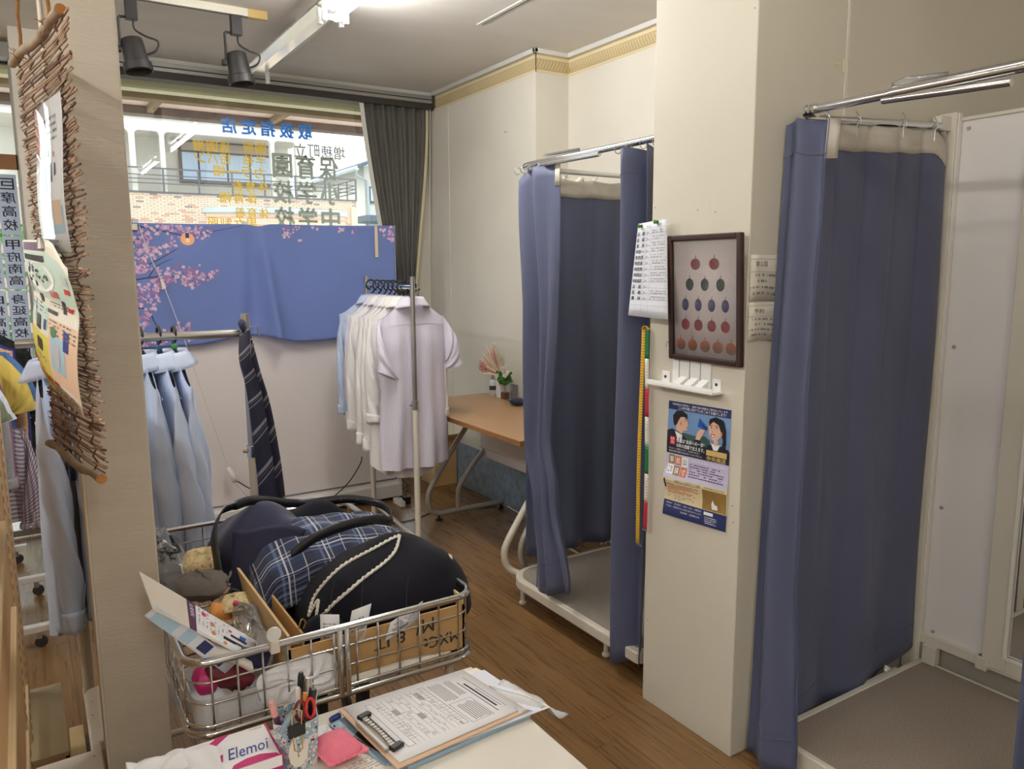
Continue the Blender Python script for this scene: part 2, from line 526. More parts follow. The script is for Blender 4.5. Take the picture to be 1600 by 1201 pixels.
film('signage_blue', S(20, 128, 232)); film('signage_yellow', S(232, 190, 34)); film('signage_grey', S(152, 160, 148)); film('signage_slate', S(136, 140, 140))
film('strip_paper', S(226, 230, 240)); film('strip_ink', S(70, 64, 66))
glassy('window_glass', (0.96, 0.98, 0.97), 0.055)
glassy('frame_glass', (1, 1, 1), 0.05)
glassy('clear_film', (0.97, 0.97, 0.97), 0.06, rough=0.12, haze=0.12)
glassy('clear_box', (0.95, 0.96, 0.96), 0.07, rough=0.05, haze=0.10)
glassy('milky_film', (0.97, 0.97, 0.97), 0.06, rough=0.2, haze=0.62)

def plank_mat():
    m = mat('plank', (0.2, 0.12, 0.06), 0.33, spec=0.5)
    nt = m.node_tree; p = nt.nodes['Principled BSDF']
    tc = nt.nodes.new('ShaderNodeTexCoord'); oi = nt.nodes.new('ShaderNodeObjectInfo')
    mp = nt.nodes.new('ShaderNodeMapping'); mp.inputs['Scale'].default_value = (55, 2.4, 1)
    ad = nt.nodes.new('ShaderNodeVectorMath'); ad.operation = 'ADD'
    sc_ = nt.nodes.new('ShaderNodeMath'); sc_.operation = 'MULTIPLY'; sc_.inputs[1].default_value = 37.0
    nt.links.new(oi.outputs['Random'], sc_.inputs[0])
    nt.links.new(tc.outputs['Object'], mp.inputs['Vector']); nt.links.new(mp.outputs[0], ad.inputs[0]); nt.links.new(sc_.outputs[0], ad.inputs[1])
    n = nt.nodes.new('ShaderNodeTexNoise'); n.inputs['Scale'].default_value = 1.6; n.inputs['Detail'].default_value = 8; n.inputs['Distortion'].default_value = 0.4
    nt.links.new(ad.outputs[0], n.inputs['Vector'])
    r = nt.nodes.new('ShaderNodeValToRGB')
    r.color_ramp.elements[0].position = 0.3; r.color_ramp.elements[1].position = 0.72
    r.color_ramp.elements[0].color = (*S(112, 82, 48), 1); r.color_ramp.elements[1].color = (*S(140, 106, 66), 1)
    nt.links.new(n.outputs['Fac'], r.inputs['Fac'])
    hv = nt.nodes.new('ShaderNodeHueSaturation')
    mr = nt.nodes.new('ShaderNodeMapRange'); mr.inputs[3].default_value = 0.88; mr.inputs[4].default_value = 1.12
    nt.links.new(oi.outputs['Random'], mr.inputs[0]); nt.links.new(mr.outputs[0], hv.inputs['Value'])
    nt.links.new(r.outputs['Color'], hv.inputs['Color']); nt.links.new(hv.outputs['Color'], p.inputs['Base Color'])
    r2 = nt.nodes.new('ShaderNodeMapRange'); r2.inputs[3].default_value = 0.20; r2.inputs[4].default_value = 0.38
    nt.links.new(n.outputs['Fac'], r2.inputs[0]); nt.links.new(r2.outputs[0], p.inputs['Roughness'])
    b = nt.nodes.new('ShaderNodeBump'); b.inputs['Strength'].default_value = 0.12; b.inputs['Distance'].default_value = 0.001
    nt.links.new(n.outputs['Fac'], b.inputs['Height']); nt.links.new(b.outputs['Normal'], p.inputs['Normal'])
plank_mat()

def stripes_uv(name, base, bands, axis_bands, rough=0.85, rep=1.0):
    """woven check: list of (axis, period, start, width, colour, strength) painted over the base colour in UV space"""
    m = mat(name, base, rough, sheen=0.1)
    nt = m.node_tree; p = nt.nodes['Principled BSDF']
    tc = nt.nodes.new('ShaderNodeTexCoord'); sp = nt.nodes.new('ShaderNodeSeparateXYZ')
    nt.links.new(tc.outputs['UV'], sp.inputs[0])
    last = None
    for (ax, per, st, wd, colr, fac) in bands:
        a = nt.nodes.new('ShaderNodeMath'); a.operation = 'MULTIPLY_ADD'; a.inputs[1].default_value = 1 / per; a.inputs[2].default_value = -st + 10
        nt.links.new(sp.outputs[ax], a.inputs[0])
        fr = nt.nodes.new('ShaderNodeMath'); fr.operation = 'FRACT'; nt.links.new(a.outputs[0], fr.inputs[0])
        lt = nt.nodes.new('ShaderNodeMath'); lt.operation = 'LESS_THAN'; lt.inputs[1].default_value = wd
        nt.links.new(fr.outputs[0], lt.inputs[0])
        mu = nt.nodes.new('ShaderNodeMath'); mu.operation = 'MULTIPLY'; mu.inputs[1].default_value = fac
        nt.links.new(lt.outputs[0], mu.inputs[0])
        mx = nt.nodes.new('ShaderNodeMix'); mx.data_type = 'RGBA'
        nt.links.new(mu.outputs[0], mx.inputs['Factor'])
        if last is None: mx.inputs['A'].default_value = (*base, 1)
        else: nt.links.new(last, mx.inputs['A'])
        mx.inputs['B'].default_value = (*colr, 1)
        last = mx.outputs['Result']
    nt.links.new(last, p.inputs['Base Color'])
LB, WH, DK = S(92, 108, 142), S(206, 206, 206), S(20, 26, 50)
stripes_uv('plaid', S(34, 46, 82), [(0, 0.25, 0.05, 0.22, DK, 0.6), (1, 0.34, 0.05, 0.22, DK, 0.6),
    (0, 0.25, 0.42, 0.07, LB, 0.7), (1, 0.34, 0.42, 0.07, LB, 0.7), (0, 0.25, 0.56, 0.04, WH, 0.8), (1, 0.34, 0.56, 0.04, WH, 0.8),
    (0, 0.25, 0.68, 0.03, WH, 0.45), (1, 0.34, 0.68, 0.03, WH, 0.45), (0, 0.25, 0.02, 0.025, WH, 0.6), (1, 0.34, 0.02, 0.025, WH, 0.6)], None)
stripes_uv('gingham', S(216, 208, 216), [(0, 0.07, 0.0, 0.5, S(110, 70, 110), 0.55), (1, 0.045, 0.0, 0.5, S(60, 40, 76), 0.62)], None)
stripes_uv('necktie', S(30, 32, 54), [(1, 0.16, 0.1, 0.10, S(150, 156, 170), 0.75), (1, 0.16, 0.26, 0.015, S(180, 120, 80), 0.6), (1, 0.16, 0.36, 0.04, S(150, 156, 170), 0.7)], None, 0.6)
stripes_uv('tape_ticks_y', S(228, 178, 30), [(1, 0.0125, 0, 0.25, S(60, 50, 20), 0.75)], None, 0.5)
def blotch_uv(name, base, cols, scale=9.0, rough=0.7, coord='UV'):
    """small scattered motifs: a few layers of voronoi spots"""
    m = mat(name, base, rough)
    nt = m.node_tree; p = nt.nodes['Principled BSDF']
    tc = nt.nodes.new('ShaderNodeTexCoord'); last = None
    for i, (c, rad) in enumerate(cols):
        mp = nt.nodes.new('ShaderNodeMapping'); mp.inputs['Location'].default_value = (i * 3.7, i * 1.9, i * 0.7)
        mp.inputs['Scale'].default_value = (scale * (1 + 0.23 * i),) * 3
        nt.links.new(tc.outputs[coord], mp.inputs['Vector'])
        v = nt.nodes.new('ShaderNodeTexVoronoi'); v.inputs['Scale'].default_value = 1.0
        nt.links.new(mp.outputs[0], v.inputs['Vector'])
        lt = nt.nodes.new('ShaderNodeMath'); lt.operation = 'LESS_THAN'; lt.inputs[1].default_value = rad
        nt.links.new(v.outputs['Distance'], lt.inputs[0])
        mx = nt.nodes.new('ShaderNodeMix'); mx.data_type = 'RGBA'
        nt.links.new(lt.outputs[0], mx.inputs['Factor'])
        if last is None: mx.inputs['A'].default_value = (*base, 1)
        else: nt.links.new(last, mx.inputs['A'])
        mx.inputs['B'].default_value = (*c, 1); last = mx.outputs['Result']
    nt.links.new(last, p.inputs['Base Color'])
blotch_uv('floral_cup', S(156, 186, 204), [(S(226, 222, 214), 0.42), (S(40, 60, 100), 0.22), (S(214, 150, 160), 0.24), (S(236, 234, 226), 0.3), (S(90, 120, 110), 0.18)], 70.0, 0.6, 'Object')
blotch_uv('floral_pouch', S(206, 186, 138), [(S(196, 120, 120), 0.22), (S(150, 130, 80), 0.16), (S(226, 210, 170), 0.25)], 60.0, 0.8, 'Object')

# ================================================================== the room
YW = 5.06            # inner face of the window wall
CH = 2.70            # ceiling height
# floor slab and its boards
fl = MB().box(-3, 3.4, -2.7, 5.2, -0.10, -0.004)
floor = struct('floor', fl, 'plank')
rr = random.Random(3)
pw = 0.091
plank_meshes = {}
i = 0
x = -0.50
while x < 2.74:
    y = 0.55 - rr.random() * 1.2
    while y < YW:
        L = rr.choice((0.91, 1.365, 1.82))
        y1 = min(y + L, YW)
        y0 = max(y, 0.5)
        if y1 - y0 > 0.05:
            mb = MB().box(x + 0.0007, min(x + pw, 2.738) - 0.0007, y0 + 0.0008, y1 - 0.0008, -0.012, rr.uniform(-0.0004, 0.0))
            mb.build('plank', 'plank', floor)
        y = y1
    x += pw
# walls
struct('wall_left', MB().box(-3.1, -3.0, -2.7, 5.3, 0, CH), 'wall')
struct('wall_back', MB().box(-3.1, 3.5, -2.8, -2.7, 0, CH), 'wall')
struct('wall_east', MB().box(3.4, 3.5, -2.8, 1.6, 0, CH), 'wall')
struct('wall_right', MB().box(2.738, 2.9, 1.85, 5.3, 0, CH), 'wall')
struct('wall_pilaster', MB().box(2.512, 2.74, 3.717, YW + 0.02, 0, CH), 'wall')
wp = struct('wall_partition', MB().box(1.734, 3.45, 1.499, 1.90, 0, CH), 'wall_board', bevel=0.003)
MB().box(2.118, 2.124, 1.4965, 1.50, 0, CH).build('panel_joint', 'wall', wp)
MB().box(2.124, 2.150, 1.4955, 1.50, 0, CH).build('joint_cover', 'wall_board', wp)
mb = MB()
for (a, b, c_, d_) in ((2.065, 2.092, 2.085, 2.090), (2.108, 2.116, 2.07, 2.105)):
    mb.box(a, b, 1.4975, 1.50, c_, d_)
mb.build('old_tape', 'border_light', wp)
mb = MB()
for (yy, zz) in ((1.512, 2.19), (1.885, 1.69), (1.70, 1.67), (1.63, 1.66), (1.52, 0.75), (1.525, 0.80), (1.88, 0.30)):
    mb.lathe((1.7335, yy, zz), [(0.0025, -0.0004), (0.0015, 0.0)], 8, 'x')
mb.build('pin_hole', 'ink_grey', wp)
wf = struct('wall_front', MB().box(0.40, 2.9, YW + 0.02, YW + 0.16, 0, 0.32), 'wall')
MB().box(-3.1, 2.9, YW, YW + 0.14, 2.615, 2.75).build('lintel', 'wall', wf)
MB().box(2.40, 2.9, YW + 0.02, YW + 0.16, 0.32, 2.615).build('side_return', 'wall', wf)
MB().box(-3.1, -1.7, YW + 0.02, YW + 0.16, 0.0, 2.615).build('side_return', 'wall', wf)
struct('wall_pier', MB().box(0.050, 0.46, 4.72, YW + 0.16, 0, CH), 'wall', bevel=0.004)
cp = struct('wall_post', MB().box(0.0725, 0.197, 1.72, 1.848, 0, CH), 'wall_post', bevel=0.004)
MB().box(0.0705, 0.0745, 1.7165, 1.7235, 0, CH).build('corner_bead', 'offwhite_paint', cp, bevel=0.001)
# ceiling
ce = struct('ceiling', MB().box(-3.1, 3.5, -2.8, 5.3, CH, CH + 0.12), 'ceiling')
mb = MB().box(2.020, 2.040, 1.2, 3.51, CH - 0.004, CH + 0.002)
mb.build('slot_trim', 'moulding', ce)
MB().box(2.041, 2.049, 1.2, 3.50, CH - 0.0025, CH + 0.002).build('slot', 'alu_dark', ce)
# crown moulding, patterned border paper, baseboard along the right wall
def run(name, m, d, z0, z1, eps=0.0, parent=None, **k):
    mb = MB()
    mb.box(2.512 - d, 2.512 + 0.002, 3.717 - d, YW, z0, z1)
    mb.box(2.512 - d, 2.738, 3.717 - d, 3.717 + 0.002, z0, z1)
    mb.box(2.738 - d, 2.738 + 0.002, 1.895, 3.717, z0, z1)
    return struct(name, mb, m, parent, **k)
run('trim_1', 'moulding', 0.022, CH - 0.026, CH, bevel=0.004)
t2 = run('trim_2', 'border_band', 0.0012, 2.588, CH - 0.026)
run('border_edge', 'border_light', 0.0020, 2.580, 2.592, parent=t2)
run('border_edge', 'border_light', 0.0020, 2.652, 2.668, parent=t2)
mb = MB()
def squig(p, du, n):
    c = Vector(p); d = Vector(du)
    nrm = Vector(n) * 0.0022
    pts = [c + d * (0.010 * math.sin((t - 0.5) * 3.0)) + Vector((0, 0, lerp(2.600, 2.646, t))) + nrm for t in [k / 6 for k in range(7)]]
    vs = []
    for q in pts: vs += [q - d * 0.0022, q + d * 0.0022]
    mb.add(vs, [(2 * k, 2 * k + 1, 2 * k + 3, 2 * k + 2) for k in range(6)])
for k in range(62): squig((2.512, 3.73 + k * 0.0213, 0), (0, 1, 0), (-1, 0, 0))
for k in range(10): squig((2.522 + k * 0.0213, 3.717, 0), (1, 0, 0), (0, -1, 0))
for k in range(85): squig((2.738, 1.905 + k * 0.0213, 0), (0, 1, 0), (-1, 0, 0))
mb.build('border_pattern', 'border_light', t2)
run('baseboard_right', 'blue_marble', 0.004, 0, 0.30)
# chalk-marks and a hook left on the wall
w1 = bpy.data.objects['wall_pilaster']
mb = MB().tube([(2.512, 4.02, 2.30), (2.494, 4.02, 2.298), (2.492, 4.02, 2.306)], 0.0015, 6)
mb.build('wall_hook', 'steel', w1)
MB().lathe((2.5118, 4.66, 1.51), [(0.004, -0.0006), (0.003, 0.0)], 8, 'x').build('pin_hole', 'ink_grey', w1)
MB().box(2.5085, 2.5125, 4.76, 4.775, 0.0, 2.58).build('cable_duct', 'wall', w1)

# ------------------------------------------------------------------ shop window
def pane(x0, x1, name, zs=0.32):
    g = struct(name, MB().box(x0, x1, 5.083, 5.087, zs, 2.615), 'window_glass')
    MB().box(x0, x1, 5.07, 5.10, 2.590, 2.63).build('head_frame', 'alu_dark', g)
    MB().box(x0, x1, 5.065, 5.105, zs - 0.02, zs + 0.015).build('sill_frame', 'alu', g)
    MB().box(x0 - 0.012, x0 + 0.012, 5.07, 5.10, 0.32, 2.60).build('jamb', 'alu', g)
    MB().box(x1 - 0.012, x1 + 0.012, 5.07, 5.10, 0.32, 2.60).build('jamb', 'alu', g)
    return g
win = pane(0.46, 2.40, 'window_1')
win2 = pane(-1.70, 0.05, 'window_2', 0.03)
# lettering stuck on the outside of the glass: mirrored when read from inside the shop
def glass_words(ws, m, parent, name='lettering', bold=0.032):
    """(words, x of the right-hand start, x of the left-hand end, z0, z1); outside readers look along -y"""
    mb = MB()
    for (t, xs, xe, z0, z1) in ws:
        f = lambda u, v: (lerp(xs, xe, u), 5.0885, lerp(z0, z1, v))
        put_text(mb, f, t, 0, 0, 1, 1, bold=bold)
    return mb.build(name, m, parent)
for k, ch in enumerate('取扱指定店'):
    a = 1.684 - k * 0.1185
    glass_words([(ch, a, a - 0.092, 2.334, 2.428)], 'signage_blue', win)
for k, ch in enumerate('増穂町立'):
    a = 1.905 - k * 0.088
    glass_words([(ch, a, a - 0.078, 2.222, 2.308)], 'signage_slate', win, bold=0.014)
for (row, z0, z1) in (('保育園', 2.085, 2.238), ('小学校', 1.925, 2.072), ('中学校', 1.765, 1.906)):
    for k, ch in enumerate(row):
        a = 1.852 - k * 0.153
        glass_words([(ch, a, a - 0.130, z0, z1)], 'signage_grey', win)
for (row, xs, z0, dx) in (('園服', 1.382, 2.226, 0.075), ('通園帽', 1.165, 2.215, 0.075), ('半袖', 1.380, 2.150, 0.075), ('短パン', 1.165, 2.146, 0.075),
                      ('カラー帽', 1.374, 2.074, 0.082), ('体育着', 1.382, 1.990, 0.075), ('体育帽', 1.314, 1.914, 0.080), ('体育着', 1.380, 1.826, 0.073), ('男女制服', 1.305, 1.760, 0.078)):
    for k, ch in enumerate(row):
        a = xs - k * dx
        h = 0.010 if ch == 'ー' else 0.066
        zz = z0 + (0.028 if ch == 'ー' else 0)
        glass_words([(ch, a, a - dx * 0.86, zz, zz + h)], 'signage_yellow', win, bold=0.012)
# white school-name strips on the left pane
def strip(x0, x1, z0, z1, chars):
    g = MB().box(x0, x1, 5.078, 5.0825, z0, z1).build('name_strip', 'strip_paper', win2)
    n = len(chars); mb = MB()
    for k, ch in enumerate(chars):
        zt = z1 - 0.02 - k * (z1 - z0 - 0.03) / n
        f = lambda u, v: (lerp(x1 - 0.012, x0 + 0.012, u), 5.0772, lerp(zt - (z1 - z0 - 0.03) / n * 0.82, zt, v))
        put_text(mb, f, ch, 0, 0, 1, 1, bold=0.01)
    mb.build('strip_lettering', 'strip_ink', g)
strip(-0.062, 0.028, 1.70, 2.02, '巨摩高校')
strip(-0.062, 0.028, 1.405, 1.692, '甲府南高')
strip(-0.062, 0.028, 1.118, 1.397, '身延高校')
strip(-0.062, 0.028, 0.84, 1.11, '巨摩高校')
strip(-0.162, -0.072, 1.118, 1.397, '白根高校')
strip(-0.162, -0.072, 1.405, 1.692, '市川高校')
strip(-0.162, -0.072, 1.70, 2.02, '農林高校')
MB().box(-0.26, 0.045, 5.070, 5.079, 2.045, 2.125).build('notice_board', 'desk_edge', win2)

# blind rail across the window head
br = struct('trim_3', MB().box(-1.7, 0.05, 4.955, 5.055, 2.600, 2.672), 'alu')
MB().box(0.46, 2.508, 4.955, 5.055, 2.622, 2.672).build('rail_length', 'alu', br, bevel=0.002)
MB().box(0.46, 2.508, 4.950, 4.956, 2.642, 2.648).build('rail_groove', 'alu_dark', br)
MB().box(0.46, 2.506, 4.962, 5.05, 2.582, 2.622).build('rail_shadow_gap', 'alu_dark', br)
MB().box(2.490, 2.511, 4.948, 5.055, 2.596, 2.678).build('end_cap', 'alu_dark', br, bevel=0.003)
MB().box(0.46, 2.512, 4.985, 5.06, 2.672, 2.70).build('rail_backing', 'moulding', br)

# ================================================================== outside the window
struct('ground', MB().box(-25, 40, 5.25, 60, -0.30, -0.12), 'asphalt')
aw = struct('trim_4', MB().box(-1.8, 2.9, 5.20, 5.30, 2.566, 2.80), 'lintel_cream')
MB().box(-1.8, 2.9, 5.30, 5.34, 2.60, 2.80).build('lintel_step', 'lintel_cream', aw)
MB().box(-1.8, 3.4, 5.40, 5.50, 2.552, 2.80).build('awning_beam', 'concrete_brown', aw)
MB().box(-1.8, 3.8, 5.50, 6.2, 2.655, 2.80).build('awning_soffit', 'pink_soffit', aw)
MB().box(-1.8, 4.2, 6.2, 6.32, 2.60, 2.80).build('awning_fascia', 'dark_beam', aw)
for xx in (0.86, 1.72, 2.58): MB().box(xx, xx + 0.045, 5.50, 6.2, 2.612, 2.66).build('awning_rib', 'concrete_brown', aw)

# cream house across the street
H = thing('street_house', 'cream two-storey house with arched balcony and brick-tiled parapet across the street', 'house', (3.0, 13.0, -0.12))
MB().box(-0.2, 4.66, 12.04, 12.9, -0.12, 2.58).build('parapet_wall', 'mortar', H)
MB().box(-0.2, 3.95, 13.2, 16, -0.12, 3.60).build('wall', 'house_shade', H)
MB().box(-0.2, 4.0, 12.05, 13.25, 3.50, 3.66).build('eave', 'house_white', H)
MB().tube([(-0.2, 12.00, 3.625), (4.02, 12.00, 3.625)], 0.035, 10).build('gutter', 'gutter', H, smooth=True)
MB().prism([(-0.4, 11.95, 3.66), (-0.4, 16.2, 3.66), (-0.4, 14.0, 5.0)], (4.5, 0, 0)).build('roof', 'roof_slate', H)
# arcade front: spandrels with rounded openings between posts
def opening(x0, x1, zt, r, zb=2.58, n=6):
    p = [(x0, zb)]
    p += [(x0 + r - r * math.cos(R(90 * k / n)), zt - r + r * math.sin(R(90 * k / n))) for k in range(n + 1)]
    p += [(x1 - r + r * math.sin(R(90 * k / n)), zt - r + r * math.cos(R(90 * k / n))) for k in range(n + 1)]
    return p + [(x1, zb)]
posts = [1.30, 1.425, 1.495, 1.815, 1.873, 3.345, 3.403, 3.725]
zt = 3.425
for (a, b) in ((0.55, 0.85), (0.92, 1.425), (1.495, 1.815), (1.873, 3.345), (3.403, 3.725)):
    o_ = opening(a, b, zt, 0.06)
    # the strip of wall over this opening
    top = 3.52
    pts = [(a, top)] + o_[1:-1] + [(b, top)]
    MB().prism([(p[0], 12.06, p[1]) for p in pts], (0, 0.10, 0)).build('arch_head', 'house_white', H)
for (a, b) in ((0.40, 0.55), (0.85, 0.92), (1.425, 1.495), (1.815, 1.873), (3.345, 3.403), (3.725, 3.93)):
    MB().box(a, b, 12.06, 12.16, 2.58, 3.52).build('arcade_post', 'house_white', H)
# window in the loggia wall
wd = MB().box(2.235, 3.66, 13.14, 13.2, 2.86, 3.50).build('window', 'sash_brown', H)
MB().box(2.27, 3.63, 13.10, 13.16, 3.345, 3.47).build('shutter_box', 'shutter_box', wd)
for (a, b) in ((2.275, 2.50), (2.53, 2.93), (2.96, 3.28), (3.31, 3.63)):
    MB().box(a, b, 13.12, 13.15, 2.905, 3.315).build('pane', 'pane_curtain', wd)
# railing
for zz, hh in ((2.915, 0.010), (2.822, 0.006), (2.768, 0.006), (2.710, 0.006), (2.590, 0.010)):
    MB().box(0.4, 4.66, 12.00, 12.02, zz - hh, zz + hh).build('rail', 'rail_dark', H)
for xx in (0.87, 1.345, 1.82, 2.285, 2.75, 3.215, 3.68, 4.15, 4.65):
    MB().box(xx - 0.010, xx + 0.010, 11.998, 12.022, 2.58, 2.915).build('baluster', 'rail_dark', H)
for zz in (2.915, 2.822, 2.768, 2.710):
    MB().box(4.642, 4.658, 12.02, 13.2, zz - 0.006, zz + 0.006).build('rail', 'rail_dark', H)
for yy in (12.4, 12.8, 13.2):
    MB().box(4.642, 4.658, yy - 0.01, yy + 0.01, 2.58, 2.915).build('baluster', 'rail_dark', H)
# brick tiles on the parapet: the rows in view are single bricks
bw, bh = 0.0895, 0.0262
protos = []
for mname in ('tile_pale', 'tile_pale', 'tile_pale', 'tile_rose', 'tile_grey'):
    protos.append(mname)
meshes = {}
for mname in set(protos):
    o = MB().box(-bw / 2 + 0.002, bw / 2 - 0.002, -0.008, 0.008, -bh / 2 + 0.0018, bh / 2 - 0.0018).build('brick', mname, None)
    meshes[mname] = o.data
    bpy.data.objects.remove(o)
rb = random.Random(5)
rest = {'tile_pale': MB(), 'tile_rose': MB()}
cnt = 0
for row in range(20):
    zc = 2.575 - bh * (row + 0.5)
    for c_ in range(-2, 38):
        xc = 1.32 + bw * (c_ + (0.5 if row % 2 else 0))
        if xc > 4.62: continue
        q = rb.random()
        mname = 'tile_grey' if q < 0.035 else ('tile_rose' if q < 0.13 else 'tile_pale')
        inview = row < 15 and 0 <= c_ and xc < 4.2
        if cnt < 290 and inview and (row + c_) % 1 == 0 and row < 9:
            o = bpy.data.objects.new('brick', meshes[mname]); COL.objects.link(o)
            o.parent = H; o.location = Vector((xc, 12.036, zc)) - Vector((3.0, 13.0, -0.12)); cnt += 1
        else:
            mb = rest['tile_rose' if mname == 'tile_rose' else 'tile_pale']
            mb.box(xc - bw / 2 + 0.002, xc + bw / 2 - 0.002, 12.028, 12.044, zc - bh / 2 + 0.0018, zc + bh / 2 - 0.0018)
for k, mb in rest.items():
    mb.build('brick_field', k, H)['kind'] = 'stuff'
# rounded bay with its own ledge below the balcony
mb = MB()
N = 18
arc = [(lerp(2.32, 4.50, t), 12.02 - 0.42 * math.sin(math.pi * t) ** 0.7) for t in [k / N for k in range(N + 1)]]
mb.prism([(a, b, 2.33) for a, b in arc] + [(4.5, 12.04, 2.33), (2.32, 12.04, 2.33)], (0, 0, 0.075))
mb.build('bay_ledge', 'gutter', H)
mb = MB()
arc2 = [(lerp(2.36, 4.46, t), 12.02 - 0.36 * math.sin(math.pi * t) ** 0.7) for t in [k / N for k in range(N + 1)]]
mb.prism([(a, b, -0.12) for a, b in arc2] + [(4.46, 12.04, -0.12), (2.36, 12.04, -0.12)], (0, 0, 2.46))
mb.build('bay_wall', 'tile_pale', H)
for row in range(10):
    mb = MB(); z0 = 2.33 - 0.027 * (row + 1)
    for k in range(N):
        (a, b), (c_, d_) = arc2[k], arc2[k + 1]
        t0 = 0.5 if row % 2 else 0.0
        mb.prism([(lerp(a, c_, 0.02), lerp(b, d_, 0.02) - 0.006, z0), (lerp(a, c_, 0.94), lerp(b, d_, 0.94) - 0.006, z0), (lerp(a, c_, 0.94), lerp(b, d_, 0.94) + 0.01, z0), (lerp(a, c_, 0.02), lerp(b, d_, 0.02) + 0.01, z0)], (0, 0, 0.022))
    mb.build('brick_course', 'tile_rose' if row % 4 == 2 else 'tile_pale', H)['kind'] = 'stuff'
MB().prism([(4.56, 12.7, -0.12), (4.66, 12.7, -0.12), (4.66, 12.0, -0.12), (4.56, 12.0, -0.12)], (0, 0, 2.6)).build('corner_pier', 'tile_pale', H)

# neighbours
N1 = thing('neighbour_house', 'white house with slate-blue roof edge beyond the end of the balcony', 'house', (8.6, 17.5, -0.12))
MB().box(6.55, 10.5, 16.4, 20, -0.12, 3.75).build('wall', 'house_white', N1)
MB().prism([(6.22, 15.9, 3.62), (6.22, 15.9, 3.70), (8.6, 15.9, 4.55), (11.0, 15.9, 3.70), (11.0, 15.9, 3.62), (8.6, 15.9, 4.45)], (0, 4.3, 0)).build('roof', 'roof_slate', N1)
MB().tube([(6.20, 15.9, 3.62), (6.20, 20.2, 3.62)], 0.05, 8).build('gutter', 'gutter', N1)
MB().tube([(6.22, 15.98, 3.60), (6.30, 16.2, 3.52), (6.60, 16.34, 3.40), (6.66, 16.36, 0)], 0.03, 8).build('downpipe', 'gutter', N1)
w_ = MB().box(6.62, 7.05, 16.34, 16.4, 2.95, 3.30).build('window', 'sash_brown', N1)
MB().box(6.66, 7.01, 16.32, 16.36, 2.99, 3.26).build('pane', 'pane_curtain', w_)
MB().box(6.2, 10.8, 15.4, 16.4, 2.50, 2.62).build('lean_to_roof', 'roof_slate', N1)
N2 = thing('far_house', 'small white house with red tiled roof seen past the left pier', 'house', (-0.4, 17.5, -0.12))
MB().box(-3.2, 0.12, 16.5, 20, -0.12, 3.75).build('wall', 'house_white', N2)
MB().prism([(-3.4, 16.2, 3.75), (0.3, 16.2, 3.75), (0.3, 18.4, 4.9), (-3.4, 18.4, 4.9)], (0, 0, 0.10)).build('roof', 'roof_red', N2)
for k in range(7):
    MB().box(-3.4, 0.3, 16.2 + k * 0.30, 16.24 + k * 0.30, 3.87 + k * 0.157, 3.90 + k * 0.157).build('tile_course', 'tile_rose', N2)
w_ = MB().box(-0.22, 0.06, 16.44, 16.5, 2.7, 3.3).build('window', 'sash_brown', N2)
MB().box(-0.19, 0.03, 16.42, 16.46, 2.74, 3.26).build('pane', 'pane_curtain', w_)
# a shrub below the far house
sh = thing('street_shrub', 'green shrub beyond the glass beside the school-name strips', 'shrub', (0.06, 9.0, -0.12))
MB().tube([(0.06, 9.0, -0.12), (0.05, 9.0, 0.9)], 0.02, 6).build('stem', 'bark', sh)
mb = MB(); rs = random.Random(9)
for k in range(420):
    a = rs.uniform(0, 6.28); h = rs.uniform(-1, 1); rad = 0.42 * math.sqrt(1 - h * h) * rs.uniform(0.6, 1)
    c = Vector((0.06 + rad * math.cos(a), 9.0 + rad * math.sin(a), 1.35 + h * 0.62))
    d1 = Vector((rs.uniform(-1, 1), rs.uniform(-1, 1), rs.uniform(-1, 1))).normalized() * 0.06
    d2 = d1.cross(Vector((rs.uniform(-1, 1), rs.uniform(-1, 1), rs.uniform(-1, 1)))).normalized() * 0.025
    mb.add([c - d1, c + d2, c + d1, c - d2], [(0, 1, 2, 3)])
o = mb.build('foliage', 'leaf', sh); o['kind'] = 'stuff'

# ================================================================== on the ceiling
def fixture(y0, y1, x, glow, label, tube=True):
    f = thing('fluorescent_fixture', label, 'ceiling light', (x, (y0 + y1) / 2, CH), 'fluorescent fixtures on the ceiling')
    # V-shaped reflector trough
    mb = MB()
    sec = [(-0.035, CH), (-0.075, CH - 0.035), (-0.072, CH - 0.042), (-0.030, CH - 0.060), (0.030, CH - 0.060), (0.072, CH - 0.042), (0.075, CH - 0.035), (0.035, CH)]
    mb.prism([(x + a, y0, z) for a, z in sec], (0, y1 - y0, 0))
    mb.build('reflector', 'reflector', f)
    for yy in (y0 + 0.02, y1 - 0.02):
        for s_ in (-1, 1):
            mb = MB().box(x + s_ * 0.05 - 0.011, x + s_ * 0.05 + 0.011, yy - 0.012, yy + 0.012, CH - 0.115, CH - 0.03)
            mb.build('lamp_holder', 'white_plastic', f, bevel=0.005)
    if tube:
        MB().rod((x, y0 + 0.03, CH - 0.098), (x, y1 - 0.03, CH - 0.098), 0.016, 14).build('tube', glow, f, smooth=False)
        for yy in (y0 + 0.022, y1 - 0.022):
            MB().box(x - 0.05, x + 0.05, yy - 0.008, yy + 0.008, CH - 0.108, CH - 0.085).build('end_bridge', 'white_plastic', f, bevel=0.003)
    return f
fixture(3.52, 4.80, 1.28, None, 'unlit fluorescent fixture with empty bright reflector near the shop window', tube=False)
fixture(2.26, 3.50, 1.28, 'tube_glow_mid', 'lit fluorescent fixture nearest the unlit one by the spotlights')
fixture(0.26, 1.50, 1.28, 'tube_glow_dim', 'lit fluorescent fixture over the way past the booths')
fixture(0.26, 1.50, -1.30, 'tube_glow', 'lit fluorescent fixture over the left of the shop')  # unseen lamp, added at the left for more ambient light
fixture(2.26, 3.50, -1.30, 'tube_glow', 'lit fluorescent fixture over the left-hand clothes racks')  # another lamp added out of view to lift the ambient light
